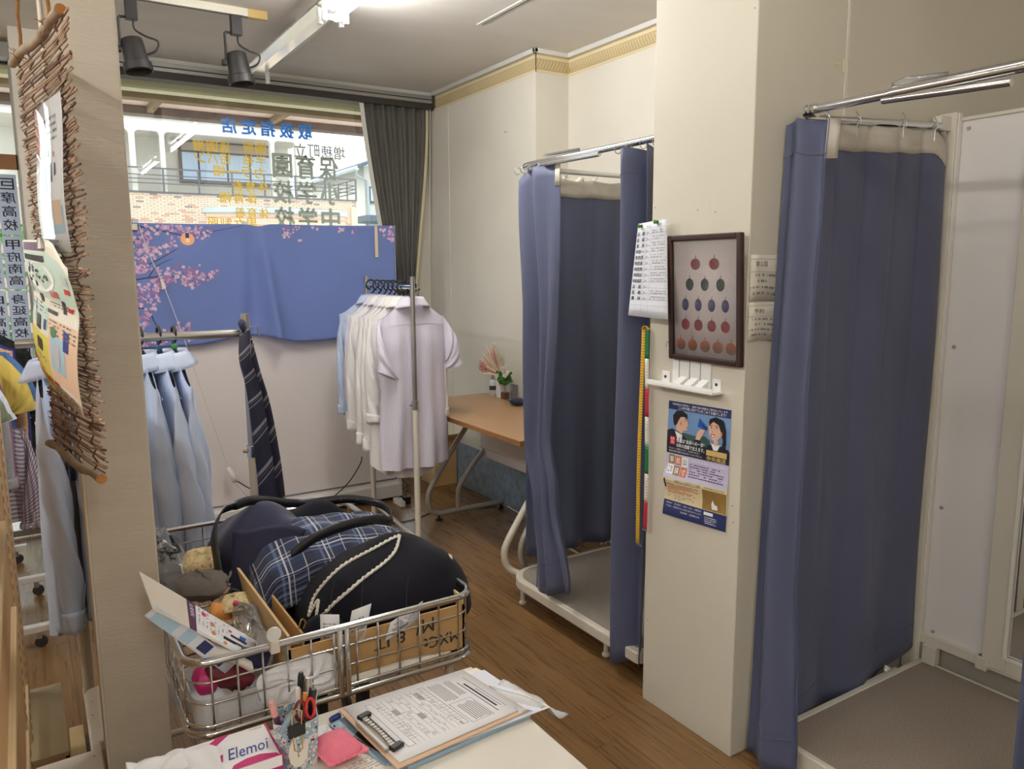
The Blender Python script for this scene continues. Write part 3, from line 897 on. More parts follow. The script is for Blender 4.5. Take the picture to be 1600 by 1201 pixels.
fixture(-1.90, -0.66, 0.10, 'tube_glow', 'lit fluorescent fixture over the back of the shop')
fixture(-1.90, -0.66, -1.30, 'tube_glow', 'lit fluorescent fixture over the rear left corner')
# track with two spotlights
tr = thing('lighting_track', 'slim ceiling track carrying two black spotlights', 'track', (0.6, 3.88, CH))
MB().box(-0.4, 1.00, 3.862, 3.898, CH - 0.034, CH).build('track_body', 'offwhite_paint', tr)
MB().box(-0.4, 1.00, 3.874, 3.886, CH - 0.0355, CH - 0.033).build('track_slot', 'dark_grey_plastic', tr)
MB().box(1.00, 1.088, 3.860, 3.900, CH - 0.036, CH).build('end_piece', 'pr_gold', tr)
def spot(x, y, tilt, label):
    s = thing('spotlight', label, 'spotlight', (x, y, CH - 0.034), 'black track spotlights')
    z = CH - 0.034
    MB().box(x - 0.024, x + 0.024, y - 0.018, y + 0.018, z - 0.088, z).build('adapter', 'lamp_black', s, bevel=0.003)
    MB().tube([(x - 0.02, y, z - 0.078), (x - 0.048, y, z - 0.080), (x - 0.052, y, z - 0.085), (x - 0.052, y, z - 0.205)], 0.006, 8).build('arm', 'lamp_black', s)
    MB().lathe((x - 0.062, y, z - 0.215), [(0.015, -0.008), (0.016, 0), (0.012, 0.012)], 12, 'x').build('tilt_knob', 'lamp_black', s)
    c = Vector((x + 0.004, y, z - 0.232))
    ax = Vector((0.14, -math.sin(tilt), -math.cos(tilt))).normalized()
    e1 = ax.cross(Vector((1, 0, 0))).normalized(); e2 = ax.cross(e1)
    mb = MB(); n = 24; vs = []
    prof = [(0.0, -0.072), (0.030, -0.072), (0.041, -0.067), (0.044, -0.06), (0.051, 0.032), (0.059, 0.036), (0.061, 0.070), (0.055, 0.073), (0.049, 0.05), (0.0, 0.04)]
    for (r_, h) in prof:
        for k in range(n):
            a = 2 * math.pi * k / n
            vs.append(c + ax * h + (e1 * math.cos(a) + e2 * math.sin(a)) * max(r_, 0.001))
    mb.add(vs, [(i_ * n + k, i_ * n + (k + 1) % n, (i_ + 1) * n + (k + 1) % n, (i_ + 1) * n + k) for i_ in range(len(prof) - 1) for k in range(n)])
    mb.build('housing', 'lamp_black', s, autosm=35)
    top = c - ax * 0.08
    MB().tube(bez([(x + 0.006, y, z - 0.088), (x + 0.008, y - 0.005, z - 0.125), (x + 0.05, y - 0.01, z - 0.150), (x + 0.098, y - 0.01, z - 0.165), (x + 0.088, y - 0.01, z - 0.205), (x + 0.05, y, z - 0.225)], 6), 0.0045, 8).build('cable', 'lamp_black', s, smooth=True)
spot(0.505, 3.88, 0.12, 'black track spotlight on the left, partly above the twig wall hanging')
spot(0.945, 3.88, 0.05, 'black track spotlight on the right, beside the unlit fluorescent fixture')

# ================================================================== fitting booths
def drape(fn, nu, nv, name, parent, m='curtain', solid=0.0016):
    return MB().grid(fn, nu, nv).build(name, m, parent, smooth=True, solid=solid)
def fold(s, k, ph=0.0, sharp=0.35):
    a = math.sin(2 * math.pi * k * s + ph)
    return a * (1 - sharp) + sharp * math.sin(2 * math.pi * k * s * 0.53 + ph * 1.7 + 0.6)
def ring(mb, c, r=0.013, axis='x', t=0.0016):
    pts = []
    if not isinstance(mb, MB): par = mb; mb = MB()
    else: par = None
    for k in range(14):
        a = 2 * math.pi * k / 14
        d = (0, r * math.cos(a), r * math.sin(a)) if axis == 'x' else (r * math.cos(a), 0, r * math.sin(a))
        pts.append(Vector(c) + Vector(d))
    mb.tube(pts, t, 6, closed=True)
    if par is not None: mb.build('hook', 'steel', par)

# ---------------- booth beside the desk
B1 = thing('fitting_booth', 'fitting booth frame with grey carpet platform standing between desk and pillar', 'fitting booth', (2.2, 2.45, 0))
px0, px1, py0, py1, pz = 1.765, 2.68, 1.96, 2.87, 0.128
def rrect(x0, x1, y0, y1, r, z, n=7):
    p = []
    for (cx_, cy_, a0) in ((x1 - 0.02, y1 - 0.02, 0), (x0 + r, y1 - r, 90), (x0 + 0.02, y0 + 0.02, 180), (x1 - 0.02, y0 + 0.02, 270)):
        rr_ = r if a0 == 90 else 0.02
        for k in range(n + 1):
            a = R(a0 + 90 * k / n)
            p.append((cx_ + rr_ * math.cos(a), cy_ + rr_ * math.sin(a), z))
    return p
MB().prism(rrect(px0, px1, py0, py1, 0.13, pz - 0.045), (0, 0, 0.045)).build('platform_rim', 'cream_tube', B1, bevel=0.006)
MB().prism(rrect(px0 + 0.028, px1 - 0.028, py0 + 0.028, py1 - 0.028, 0.11, pz - 0.01), (0, 0, 0.014)).build('platform_carpet', 'carpet_grey', B1)
for (fx, fy) in ((1.80, 2.775), (1.815, 2.20), (2.62, 2.80), (2.62, 2.20)):
    l = MB().rod((fx, fy, 0.0), (fx, fy, pz - 0.04), 0.0105, 12).build('leg', 'cream_tube', B1, smooth=False)
    MB().lathe((fx, fy, 0.0), [(0.012, 0.0), (0.017, 0.004), (0.017, 0.012), (0.011, 0.018)], 14).build('foot', 'cream_tube', l, autosm=40)
# bent tube uprights behind the platform
for yy in (2.885, ):
    MB().tube(bez([(1.86, yy - 0.05, 0.10), (1.80, yy, 0.13), (1.775, yy + 0.005, 0.20), (1.80, yy, 0.28), (1.95, yy, 0.50), (2.02, yy, 0.66), (2.03, yy, 1.2), (2.03, yy, 1.60), (2.10, yy, 1.80), (2.2, yy, 1.90)], 7), 0.016, 12).build('bent_upright', 'cream_tube', B1, smooth=True)
MB().rod((2.70, 2.86, 0.0), (2.70, 2.86, 1.93), 0.016, 12).build('upright', 'cream_tube', B1)
mb = MB()
for k in range(3): mb.tube(bez([(2.30 + k * 0.03, 2.84, 0.16), (2.38 + k * 0.035, 2.86, 0.20), (2.46 + k * 0.03, 2.84, 0.15)], 5), 0.004, 6)
mb.build('cable_bundle', 'cord_white', B1)
R1 = thing('curtain_rail', 'chrome curtain rail around the booth beside the desk, meeting the white pillar', 'curtain rail', (1.78, 2.4, 1.915))
MB().tube(bez([(1.78, 1.905, 1.915), (1.78, 2.2, 1.915), (1.78, 2.60, 1.916), (1.782, 2.70, 1.915), (1.81, 2.755, 1.914), (1.87, 2.775, 1.913), (2.2, 2.78, 1.913), (2.735, 2.78, 1.913)], 6), 0.0115, 14).build('rail', 'chrome', R1, smooth=True)
MB().rod((1.775, 2.345, 1.932), (1.775, 2.57, 1.939), 0.006, 10).build('clear_sleeve', 'clear_box', R1)
MB().rod((1.772, 2.22, 1.900), (1.776, 2.60, 1.905), 0.009, 10).build('spare_tube', 'chrome', R1)
MB().rod((1.78, 1.901, 1.915), (1.78, 1.915, 1.915), 0.022, 16).build('wall_socket', 'chrome', R1)
def far_curtain(name, parent, x0, x1, y, ztop, zbot, nf, seed, amp=0.022, hookz=0.018, lift=0.0, name2='header_tape'):
    def fn(u, v, dy=0.0):
        # v: 0 bottom .. 1 top
        x = lerp(x0, x1, u)
        sag = -0.008 * abs(math.sin(math.pi * u * nf)) ** 1.5
        zt_ = ztop + 0.008 + sag * sst(0.9, 1.0, v)
        zb_ = zbot + lift * sst(0.55, 0.9, u)
        z = lerp(zb_, zt_, v)
        A = amp * (0.35 + 0.65 * (1 - v)) 
        yy = y + A * math.cos(2 * math.pi * nf * u + seed) + 0.012 * (1 - v) * math.sin(7 * u + seed) + 0.006 * math.sin(9 * v + 3 * u) + 0.016 * v * abs(math.sin(math.pi * u * nf)) ** 0.6
        return (x, yy + dy, z)
    c = drape(fn, 64, 30, name, parent)
    def tape(u, v):
        p = fn(u, lerp(1 - 0.075 / (ztop - zbot), 1.0, v)); return (p[0], p[1] - 0.0022, p[2])
    MB().grid(tape, 64, 3).build(name2, 'curtain_tape', c, smooth=True, solid=0.001)
    def hem(u, v):
        p = fn(u, lerp(0.058, 0.0605, v)); return (p[0], p[1] - 0.0016, p[2])
    MB().grid(hem, 64, 1).build('hem_stitching', 'curtain', c)
    return c
C = far_curtain('curtain', None, 1.85, 2.715, 2.795, 1.878, 0.20, 5, 0.4)
tag(C, 'dark slate curtain hung across the far side of the desk-side booth', 'curtain', 'slate blue booth curtains')
for u in (0.0, 0.2, 0.4, 0.6, 0.8, 1.0): ring(C, (lerp(1.87, 2.70, u), 2.787, 1.902), 0.016)
# left bunch: the front curtain drawn to the window-side corner
yl = [(1.0, 2.80, 2.475), (0.66, 2.72, 2.475), (0.37, 2.715, 2.492), (0.22, 2.665, 2.44), (0.0, 2.655, 2.335)]
def interp(tab, v):
    for (a, b) in zip(tab[:-1], tab[1:]):
        if b[0] <= v <= a[0]:
            t = (v - b[0]) / (a[0] - b[0]); t = t * t * (3 - 2 * t)
            return [lerp(b[k], a[k], t) for k in range(1, len(a))]
    return list(tab[0][1:]) if v > tab[0][0] else list(tab[-1][1:])
def left_bunch(u, v):
    y0, y1 = interp(yl, v)
    y = lerp(y0, y1, u)
    z = lerp(0.105 + 0.12 * u ** 1.2, 1.872 - 0.006 * u + 0.03 * sst(0.15, 0.35, u) - 0.035 * (1 - sst(0, 0.25, u)), v)
    open_ = 0.35 + 0.65 * v
    x = 1.775 + 0.050 * open_ * math.sin(2 * math.pi * 2.6 * u + 2.1) * (0.55 + 0.45 * math.sin(3.1 * v + 1)) + 0.02 * math.sin(11 * u + 4 * v)
    x += 0.05 * (1 - sst(0.0, 0.28, u)) * v      # the leading edge curls back to show its lining
    x -= 0.012 * (1 - v) ** 2 * u
    return (x, y, z)
C = drape(left_bunch, 70, 40, 'curtain', None)
tag(C, 'slate blue curtain gathered at the desk-side corner of the far booth, hem swept sideways', 'curtain', 'slate blue booth curtains')
def tp(u, v):
    p = left_bunch(lerp(0.0, 0.14, u), lerp(0.955, 1.0, v)); return (p[0] + 0.003, p[1] - 0.001, p[2])
MB().grid(tp, 10, 2).build('header_tape', 'curtain_tape', C, smooth=True, solid=0.001)
def tp(u, v):
    p = left_bunch(lerp(0.90, 1.0, u), lerp(0.952, 1.0, v)); return (p[0] - 0.003, p[1] - 0.002, p[2])
MB().grid(tp, 6, 2).build('header_tape', 'curtain_tape', C, smooth=True, solid=0.001)
MB().tube([left_bunch(0.72, v / 30) for v in range(4, 30)], 0.0016, 5).build('side_seam', 'curtain', C, smooth=True)
MB().tube([Vector(left_bunch(u / 40, 0.075)) - Vector((0.001, 0, 0)) for u in range(41)], 0.0014, 5).build('hem_stitching', 'curtain', C, smooth=True)
for yy in (2.77, 2.72, 2.66, 2.60): ring(C, (1.78, yy, 1.900), 0.015, 'x' if yy > 9 else 'z')
# right bunch by the pillar
def right_bunch(u, v):
    y = lerp(2.140, 1.925, u) + 0.012 * math.sin(5 * v + 2 * u)
    z = lerp(0.035 + 0.06 * u, 1.895 - 0.014 * math.sin(math.pi * u * 2.0) ** 2, v)
    x = 1.770 + 0.052 * math.sin(2 * math.pi * 1.55 * u + 0.5) * (0.75 + 0.25 * math.sin(2.4 * v)) + 0.012 * math.sin(13 * u + 2 * v) * (1 - v)
    return (x, y, z)
C = drape(right_bunch, 60, 36, 'curtain', None)
tag(C, 'slate blue curtain gathered against the white pillar with the tape measure', 'curtain', 'slate blue booth curtains')
MB().tube([Vector(right_bunch(u / 40, 0.06)) - Vector((0.001, 0, 0)) for u in range(41)], 0.0014, 5).build('hem_stitching', 'curtain', C, smooth=True)
MB().tube([Vector(right_bunch(u / 40, 0.955)) - Vector((0.001, 0, 0)) for u in range(41)], 0.0014, 5).build('header_seam', 'curtain', C, smooth=True)
for yy in (2.13, 2.07, 2.0, 1.94): ring(C, (1.78, yy, 1.905), 0.015, 'z')

# ---------------- booth on the right
B2 = thing('fitting_booth', 'white panelled fitting booth with mirror and brown carpet platform at the right', 'fitting booth', (2.2, 0.95, 0))
qx0, qx1, qy0, qy1, qz = 1.815, 2.648, 0.30, 1.434, 0.092
MB().box(qx0 + 0.01, qx1 - 0.006, qy0 + 0.01, qy1 - 0.01, qz - 0.04, qz - 0.012).build('platform_base', 'offwhite_paint', B2)
for (a, b, c_, d_) in ((qx0, qx1, qy1 - 0.022, qy1), (qx1 - 0.014, qx1, qy0, qy1 - 0.022), (qx0, qx0 + 0.022, qy0, qy1 - 0.022), (qx0, qx1, qy0 - 0.022, qy0)):
    MB().box(a, b, c_, d_, 0.004, qz + 0.004).build('platform_edge', 'offwhite_paint', B2, bevel=0.003)
MB().box(qx0 + 0.02, qx1 - 0.012, qy0, qy1 - 0.02, qz - 0.01, qz + 0.002).build('platform_carpet', 'carpet', B2)
for (fx, fy) in ((1.87, 1.37), (2.60, 1.37), (1.87, 0.36), (2.60, 0.36)):
    MB().rod((fx, fy, 0), (fx, fy, qz - 0.04), 0.016, 12).build('leg', 'offwhite_paint', B2)
for k, xx in enumerate((2.30, 2.46)):
    MB().tube([(xx, 1.447, 0.090), (xx + 0.012, 1.454, 0.102), (xx + 0.02, 1.447, 0.094)], 0.007, 8).build('wing_nut', 'white_plastic', B2)
MB().box(2.299, 2.529, 1.438, 1.455, 0.066, 0.085).build('side_bar', 'offwhite_paint', B2, bevel=0.002)
# back panel
post = MB().box(2.621, 2.671, 1.434, 1.488, 0.000, 1.996).build('corner_post', 'offwhite_paint', B2, bevel=0.004)
MB().box(2.633, 2.652, 1.431, 1.435, 0.000, 1.993).build('post_groove', 'white_panel', post)
MB().box(2.661, 2.671, 0.313, 1.436, 0.179, 1.975).build('back_panel', 'white_panel', B2)
MB().box(2.642, 2.671, 0.313, 1.436, 0.158, 0.194).build('bottom_rail', 'offwhite_paint', B2, bevel=0.003)
MB().box(2.654, 2.671, 0.313, 1.436, 1.970, 1.981).build('top_rail', 'offwhite_paint', B2)
mb = MB()
for (yy, zz) in ((1.413, 1.944), (1.400, 0.206), (1.405, 1.228), (1.405, 0.664)):
    MB().lathe((2.6600, yy, zz), [(0.0001, -0.004), (0.006, -0.004), (0.007, 0.0)], 12, 'x').build('screw', 'steel_dull', B2)

fr = MB()
fr.box(2.638, 2.662, 1.149, 1.223, 0.168, 1.913); fr.box(2.638, 2.662, 0.313, 1.149, 0.168, 0.220); fr.box(2.638, 2.662, 0.313, 1.149, 1.813, 1.913); fr.box(2.638, 2.662, 0.246, 0.313, 0.168, 1.913)
mfo = fr.build('mirror_frame', 'offwhite_paint', B2, bevel=0.003)
MB().box(2.633, 2.640, 1.147, 1.156, 0.217, 1.813).build('mirror_bead', 'white_paint', mfo)
MB().box(2.633, 2.640, 0.313, 1.149, 0.217, 0.225).build('mirror_bead', 'white_paint', mfo)
MB().box(2.647, 2.651, 0.313, 1.149, 0.220, 1.813).build('mirror_glass', 'mirror', mfo)
MB().box(2.632, 2.665, 1.202, 1.238, 0.150, 0.194).build('frame_clip', 'offwhite_paint', B2, bevel=0.002)
MB().lathe((2.6355, 1.168, 1.860), [(0.0001, -0.001), (0.013, -0.001), (0.013, 0.002)], 18, 'x').build('sticker', 'white_plastic', mfo)
MB().tube([(2.636, 1.134, 1.885), (2.618, 1.134, 1.885), (2.607, 1.134, 1.897), (2.609, 1.134, 1.911)], 0.004, 8).build('coat_hook', 'steel_dull', mfo)
MB().box(2.673, 2.717, 1.045, 1.421, 0.000, 0.215).build('rear_stand', 'steel_dull', B2)
MB().box(2.625, 2.660, 1.369, 1.417, 0.094, 0.164).build('lower_bracket', 'offwhite_paint', post, bevel=0.003)
struct('under_panel_shade', MB().box(2.863, 2.905, 0.209, 1.564, 0.000, 0.371), 'black_void')  # black sheet painted in for the shade under the booth panel, no wall
# rails
R2 = thing('curtain_rail', 'chrome curtain rail crossing above the right-hand booth', 'curtain rail', (1.87, 0.9, 1.925))
MB().rod((1.87, -0.2, 1.925), (1.87, 1.432, 1.925), 0.0125, 14).build('rail', 'chrome', R2, autosm=40)
MB().rod((1.87, -0.2, 1.925), (1.87, 1.19, 1.9255), 0.0155, 14).build('outer_sleeve', 'chrome', R2, autosm=40)
MB().rod((1.862, 0.905, 1.895), (1.868, 1.21, 1.912), 0.0095, 12).build('spare_tube', 'chrome', R2, autosm=40)
MB().tube([(1.87, 1.185, 1.944), (1.87, 1.15, 1.947), (1.87, 1.05, 1.944)], [0.010, 0.011, 0.004], 10).build('clear_sleeve', 'clear_box', R2, smooth=True)
MB().rod((1.87, 1.440, 1.906), (2.566, 1.455, 1.950), 0.0115, 14).build('side_rail', 'chrome', R2, autosm=40)
for yy in (1.405, 1.418, 1.432):
    MB().rod((1.87, yy - 0.004, 1.922), (1.87, yy + 0.004, 1.922), 0.019, 16).build('collar', 'chrome', R2)
MB().box(2.562, 2.625, 1.450, 1.480, 1.936, 1.983).build('post_bracket', 'offwhite_paint', R2, bevel=0.003)
MB().lathe((2.60, 1.463, 1.926), [(0.007, -0.008), (0.010, 0.0), (0.010, 0.012)], 10).build('bracket_bolt', 'steel_dull', R2)
def far2(u, v, dy=0.0):
    x = lerp(1.885, 2.622, u)
    z = lerp(0.03 + 0.12 * sst(0.5, 0.95, u) + 0.025 * math.sin(6 * u), 1.900 + 0.040 * u - 0.008 * abs(math.sin(math.pi * u * 5)) ** 1.5 * sst(0.9, 1, v) - 0.05 * sst(0.86, 1.0, u), v)
    y = 1.452 + 0.008 * u + 0.016 * (0.3 + 0.7 * (1 - v)) * math.cos(2 * math.pi * 2.5 * u + 0.9) + 0.004 * math.sin(8 * v + 6 * u) - 0.014 * v * abs(math.sin(math.pi * u * 5)) ** 0.6
    return (x, y + dy, z)
C = drape(far2, 60, 36, 'curtain', None)
tag(C, 'slate blue curtain hung across the window side of the right-hand booth, showing pale header tape', 'curtain', 'slate blue booth curtains')
def tp(u, v):
    p = far2(u, lerp(0.960, 1.0, v)); return (p[0], p[1] - 0.0022, p[2])
MB().grid(tp, 60, 3).build('header_tape', 'curtain_tape', C, smooth=True, solid=0.001)
MB().tube([Vector(far2(u / 50, 0.055)) - Vector((0, 0.0015, 0)) for u in range(51)], 0.0013, 5).build('hem_stitching', 'curtain', C, smooth=True)
for u in (0.10, 0.30, 0.62, 0.86):
    mb = MB(); p = Vector(far2(u, 1.0)); zr = lerp(1.906, 1.950, u)
    mb.tube([p + Vector((0, -0.003, -0.03)), p + Vector((0, -0.004, 0.006)), p + Vector((0.007, -0.004, 0.02)), p + Vector((0.002, -0.004, 0.034)), p + Vector((-0.007, 0, 0.045))], 0.0014, 6)
    ring(mb, (p.x, lerp(1.440, 1.455, u), zr - 0.002), 0.0165)
    mb.build('hook', 'steel', C)
cl = [(1.0, 1.488, 1.365), (0.7, 1.49, 1.362), (0.4, 1.485, 1.352), (0.0, 1.475, 1.296)]
def bunch2(u, v):
    y0, y1 = interp(cl, v)
    y = lerp(y0, y1, u)
    x = lerp(1.842, 1.868, u) - 0.072 * (1 - v) * (1 - u) - 0.092 * (1 - v) * u
    x += 0.026 * math.sin(2 * math.pi * 1.35 * u + 0.7) * (0.85 + 0.15 * math.sin(4 * v))
    x += 0.0035 * math.sin(38 * v) * math.exp(-((u - 0.95) / 0.06) ** 2)
    z = lerp(0.018, 1.893 + 0.012 * math.sin(math.pi * min(u * 1.6, 1)), v)
    return (x, y, z)
C = drape(bunch2, 60, 60, 'curtain', None)
tag(C, 'slate blue curtain gathered at the front corner of the right-hand booth, beside the picture pillar', 'curtain', 'slate blue booth curtains')
MB().tube([Vector(bunch2(u / 40, 0.055)) - Vector((0.0016, 0, 0)) for u in range(41)], 0.0014, 5).build('hem_stitching', 'curtain', C, smooth=True)
MB().tube([Vector(bunch2(u / 40, 0.952)) - Vector((0.0016, 0, 0)) for u in range(41)], 0.0016, 5).build('header_seam', 'curtain', C, smooth=True)
MB().tube([Vector(bunch2(0.955, v / 60)) - Vector((0.0016, 0, 0)) for v in range(2, 57)], 0.0018, 5).build('side_hem', 'curtain', C, smooth=True)
def tp(u, v):
    p = bunch2(1.0, lerp(0.945, 1.0, v)); return (p[0] + 0.028 * u, p[1] + 0.004 - 0.02 * u, p[2])
MB().grid(tp, 3, 2).build('header_tape', 'curtain_tape', C, smooth=True, solid=0.001)
def bunch3(u, v):
    y = lerp(0.775, 0.50, u); z = lerp(0.40, 1.90, v)
    return (1.865 + 0.03 * math.sin(2 * math.pi * 2.5 * u) , y, lerp(0.03, 1.895, v))
C = drape(bunch3, 40, 16, 'curtain', None)
tag(C, 'slate blue curtain drawn to the near side of the right-hand booth, barely in the picture', 'curtain', 'slate blue booth curtains')
MB().tube([Vector(bunch3(u / 30, 0.955)) - Vector((0.0016, 0, 0)) for u in range(31)], 0.0016, 5).build('header_seam', 'curtain', C)

# ================================================================== things on the white pillar (its face looks along -x)
XP = 1.734
def face(y0, z0, y1, z1, x=XP - 0.004):
    """sheet on the pillar: u runs left to right in view (towards -y), v upward"""
    return lambda u, v: Vector((x, lerp(y0, y1, u), lerp(z0, z1, v)))
# framed print: plain rows of fruit-coloured ovals stand in for the picture
P = thing('framed_print', 'dark brown framed fruit print hanging on the white pillar', 'picture', (XP, 1.64, 1.217))
tiltx = lambda z: XP - 0.006 - 0.018 * (z - 1.217) / 0.38
fy0, fy1, fz0, fz1 = 1.786, 1.496, 1.217, 1.597
def frbar(name, ya, yb, za, zb):
    mb = MB()
    xa, xb = tiltx(za), tiltx(zb)
    mb.add([(xa, ya, za), (xa, yb, za), (xb, yb, zb), (xb, ya, zb), (xa - 0.018, ya, za), (xa - 0.018, yb, za), (xb - 0.018, yb, zb), (xb - 0.018, ya, zb)],
           [(0, 1, 2, 3), (7, 6, 5, 4), (0, 4, 5, 1), (1, 5, 6, 2), (2, 6, 7, 3), (3, 7, 4, 0)])
    mb.build(name, 'frame_brown', P, bevel=0.004)
t_ = 0.017
frbar('frame_side', fy0, fy0 - t_, fz0, fz1); frbar('frame_side', fy1 + t_, fy1, fz0, fz1)
frbar('frame_rail', fy0 - t_, fy1 + t_, fz1 - t_, fz1); frbar('frame_rail', fy0 - t_, fy1 + t_, fz0, fz0 + t_)
sh = Sheet(lambda u, v: Vector((tiltx(lerp(fz0, fz1, v)) - 0.006, lerp(fy0 - 0.012, fy1 + 0.012, u), lerp(fz0 + 0.012, fz1 - 0.012, v))), 1)
nrm = sh.n(0.5, 0.5)
if nrm.x > 0: sh.sgn = -1
pp = sh.paper('print_paper', 'art_paper', P, 1, 1, 0.001)
rows = [(0.79, [0.36, 0.64], 'pr_berry', 0.075, 0.048), (0.62, [0.27, 0.50, 0.73], 'pr_darkgreen', 0.062, 0.052), (0.45, [0.20, 0.40, 0.60, 0.80], 'pr_plum', 0.055, 0.052),
        (0.28, [0.20, 0.40, 0.60, 0.80], 'pr_berry', 0.066, 0.048), (0.105, [0.12, 0.31, 0.50, 0.69, 0.88], 'pr_tan', 0.078, 0.050)]
for (v0, us, mm, a, b) in rows:
    sh.polys('printed_fruit', [ell(u, v0, a, b) for u in us], mm, pp)
    sh.polys('printed_stalk', [[(u - 0.005, v0 + b), (u + 0.005, v0 + b), (u + 0.012, v0 + b + 0.026), (u + 0.002, v0 + b + 0.026)] for u in us], 'pr_darkgreen', pp)
MB().grid(lambda u, v: Vector(sh.fn(u, v)) + Vector((-0.005, 0, 0)), 1, 1).build('glazing', 'frame_glass', P)
# handwritten price list pinned on the corner
L = thing('pinned_list', 'white handwritten list pinned at the pillar corner, overlapping the curtain', 'paper', (XP, 1.86, 1.346))
def lf(u, v):
    y = lerp(1.955 - 0.028 * v, 1.760 + 0.028 * v, u) + 0.0
    return Vector((XP - 0.034 - 0.010 * math.sin(u * 2.2) - 0.012 * (1 - v), y, lerp(1.346, 1.640, v) + 0.008 * u - 0.012 * u * (1 - v)))
sh = Sheet(lf, 1)
if sh.n(0.5, 0.5).x > 0: sh.sgn = -1
lp = sh.paper('sheet', 'paper_cool', L, 8, 10)
n = 15
sh.rects('ruled_line', [(0.0, 0.06 + k * 0.0625, 1.0, 0.0625 + k * 0.0625) for k in range(n)] + [(0.335, 0.0, 0.340, 0.93), (0.52, 0, 0.523, 0.93)], 'ink_light', lp, 1, 10, 1)
names_ = ['巨　摩', '白　根', '青　洲', '甲府一', '甲府西', '甲府東', '甲府南', '甲府昭和', '甲府城西', '身　延', '韮　崎', '農　林']
sh.words('handwriting', [(names_[k], 0.04, 0.862 - 0.0625 * k, 0.31, 0.905 - 0.0625 * k) for k in range(12)], 'ink', lp, 2, 0.01)
sh.words('handwriting', [('3～', 0.38, 0.865 - 0.0625 * k, 0.47, 0.90 - 0.0625 * k) for k in range(12)], 'ink_grey', lp, 2)
sh.rects('handwriting', [r_ for k in range(12) if k != 9 for r_ in lines_text(0.56, 0.96, 0.872 - 0.0625 * k, 0.918 - 0.0625 * k, 2, 0.75, k, 0.5)], 'ink_light', lp, 2)
sh.words('handwriting', [('サイズ', 0.36, 0.935, 0.52, 0.968), ('備考', 0.72, 0.945, 0.86, 0.972)], 'ink_grey', lp, 2)
for (u, v) in ((0.16, 0.968), (0.72, 0.985)):
    c = Vector(lf(u, v))
    MB().lathe(c, [(0.0001, -0.014), (0.0065, -0.012), (0.0045, -0.006), (0.006, 0.0), (0.001, 0.0), (0.0008, 0.02)], 12, 'x').build('push_pin', 'moss', L, autosm=40)
# notes on the pillar's right-hand side (that face looks along -y)
K = thing('taped_notes', 'two handwritten notes taped on the shaded side of the pillar behind the picture', 'paper', (1.80, 1.499, 1.29))
nf = lambda x0, x1, z0, z1: Sheet(lambda u, v: Vector((lerp(x0, x1, u), 1.4955 - 0.002 * math.sin(3 * u), lerp(z0, z1, v) + 0.004 * math.sin(5 * u) * (1 - v))), 1)
for (z0, z1, sd) in ((1.405, 1.535, 1), (1.29, 1.402, 2)):
    s_ = nf(1.737, 1.872, z0, z1)
    if s_.n(0.5, 0.5).y > 0: s_.sgn = -1
    p_ = s_.paper('note', 'wall_board', K, 4, 3)
    s_.rects('ruled_line', [(0, a, 1, a + 0.012) for a in (0.28, 0.62, 0.9)], 'ink_light', p_, 1, 4, 1)
    s_.words('handwriting', [('第１回', 0.15, 0.74, 0.5, 0.86)] if sd == 1 else [('予約', 0.15, 0.70, 0.45, 0.82)], 'ink', p_)
    s_.rects('handwriting', lines_text(0.1, 0.85, 0.08, 0.62, 4, 0.55, sd, 0.6), 'ink_grey', p_, 2)
# small white shelf with key hooks
S_ = thing('wall_shelf', 'small white plastic shelf with screw tabs under the framed print', 'shelf', (XP, 1.71, 1.12))
MB().box(XP - 0.050, XP, 1.575, 1.856, 1.128, 1.137).build('shelf_board', 'white_plastic', S_, bevel=0.003)
MB().prism([(XP - 0.050, 1.575, 1.137), (XP - 0.050, 1.856, 1.137), (XP - 0.047, 1.856, 1.146), (XP - 0.047, 1.575, 1.146)], (0.002, 0, 0)).build('front_lip', 'white_plastic', S_)
for (a, b) in ((1.832, 1.798), (1.615, 1.582)):
    t = MB().box(XP - 0.006, XP, b, a, 1.137, 1.172).build('screw_tab', 'white_plastic', S_, bevel=0.002)
    MB().lathe((XP - 0.006, (a + b) / 2, 1.155), [(0.0001, -0.0015), (0.005, -0.0015), (0.005, 0)], 10, 'x').build('screw', 'ink', t)
MB().box(XP - 0.005, XP, 1.625, 1.786, 1.137, 1.24).build('back_plate', 'white_plastic', S_, bevel=0.002)
for yy in (1.755, 1.71, 1.665):
    MB().box(XP - 0.0062, XP - 0.004, yy - 0.001, yy + 0.001, 1.16 if yy != 1.71 else 1.15, 1.235).build('plate_groove', 'ink_grey', S_)
for yy in (1.735, 1.69, 1.645):
    MB().prism([(XP - 0.005, yy + 0.018, 1.137), (XP - 0.045, yy + 0.018, 1.137), (XP - 0.005, yy + 0.012, 1.165)], (0, -0.03, 0)).build('divider', 'white_plastic', S_, bevel=0.001)
# adhesive hook by the frame corner
Hh = thing('adhesive_hook', 'clear adhesive hook on the pillar beside the tape measure', 'hook', (XP, 1.806, 1.27))
MB().box(XP - 0.003, XP, 1.792, 1.812, 1.243, 1.276).build('plate', 'white_plastic', Hh, bevel=0.002)
MB().tube(bez([(XP - 0.003, 1.804, 1.268), (XP - 0.012, 1.806, 1.268), (XP - 0.016, 1.806, 1.258), (XP - 0.012, 1.808, 1.252)], 4), 0.0026, 8).build('hook_wire', 'clear_bottle', Hh, smooth=True)
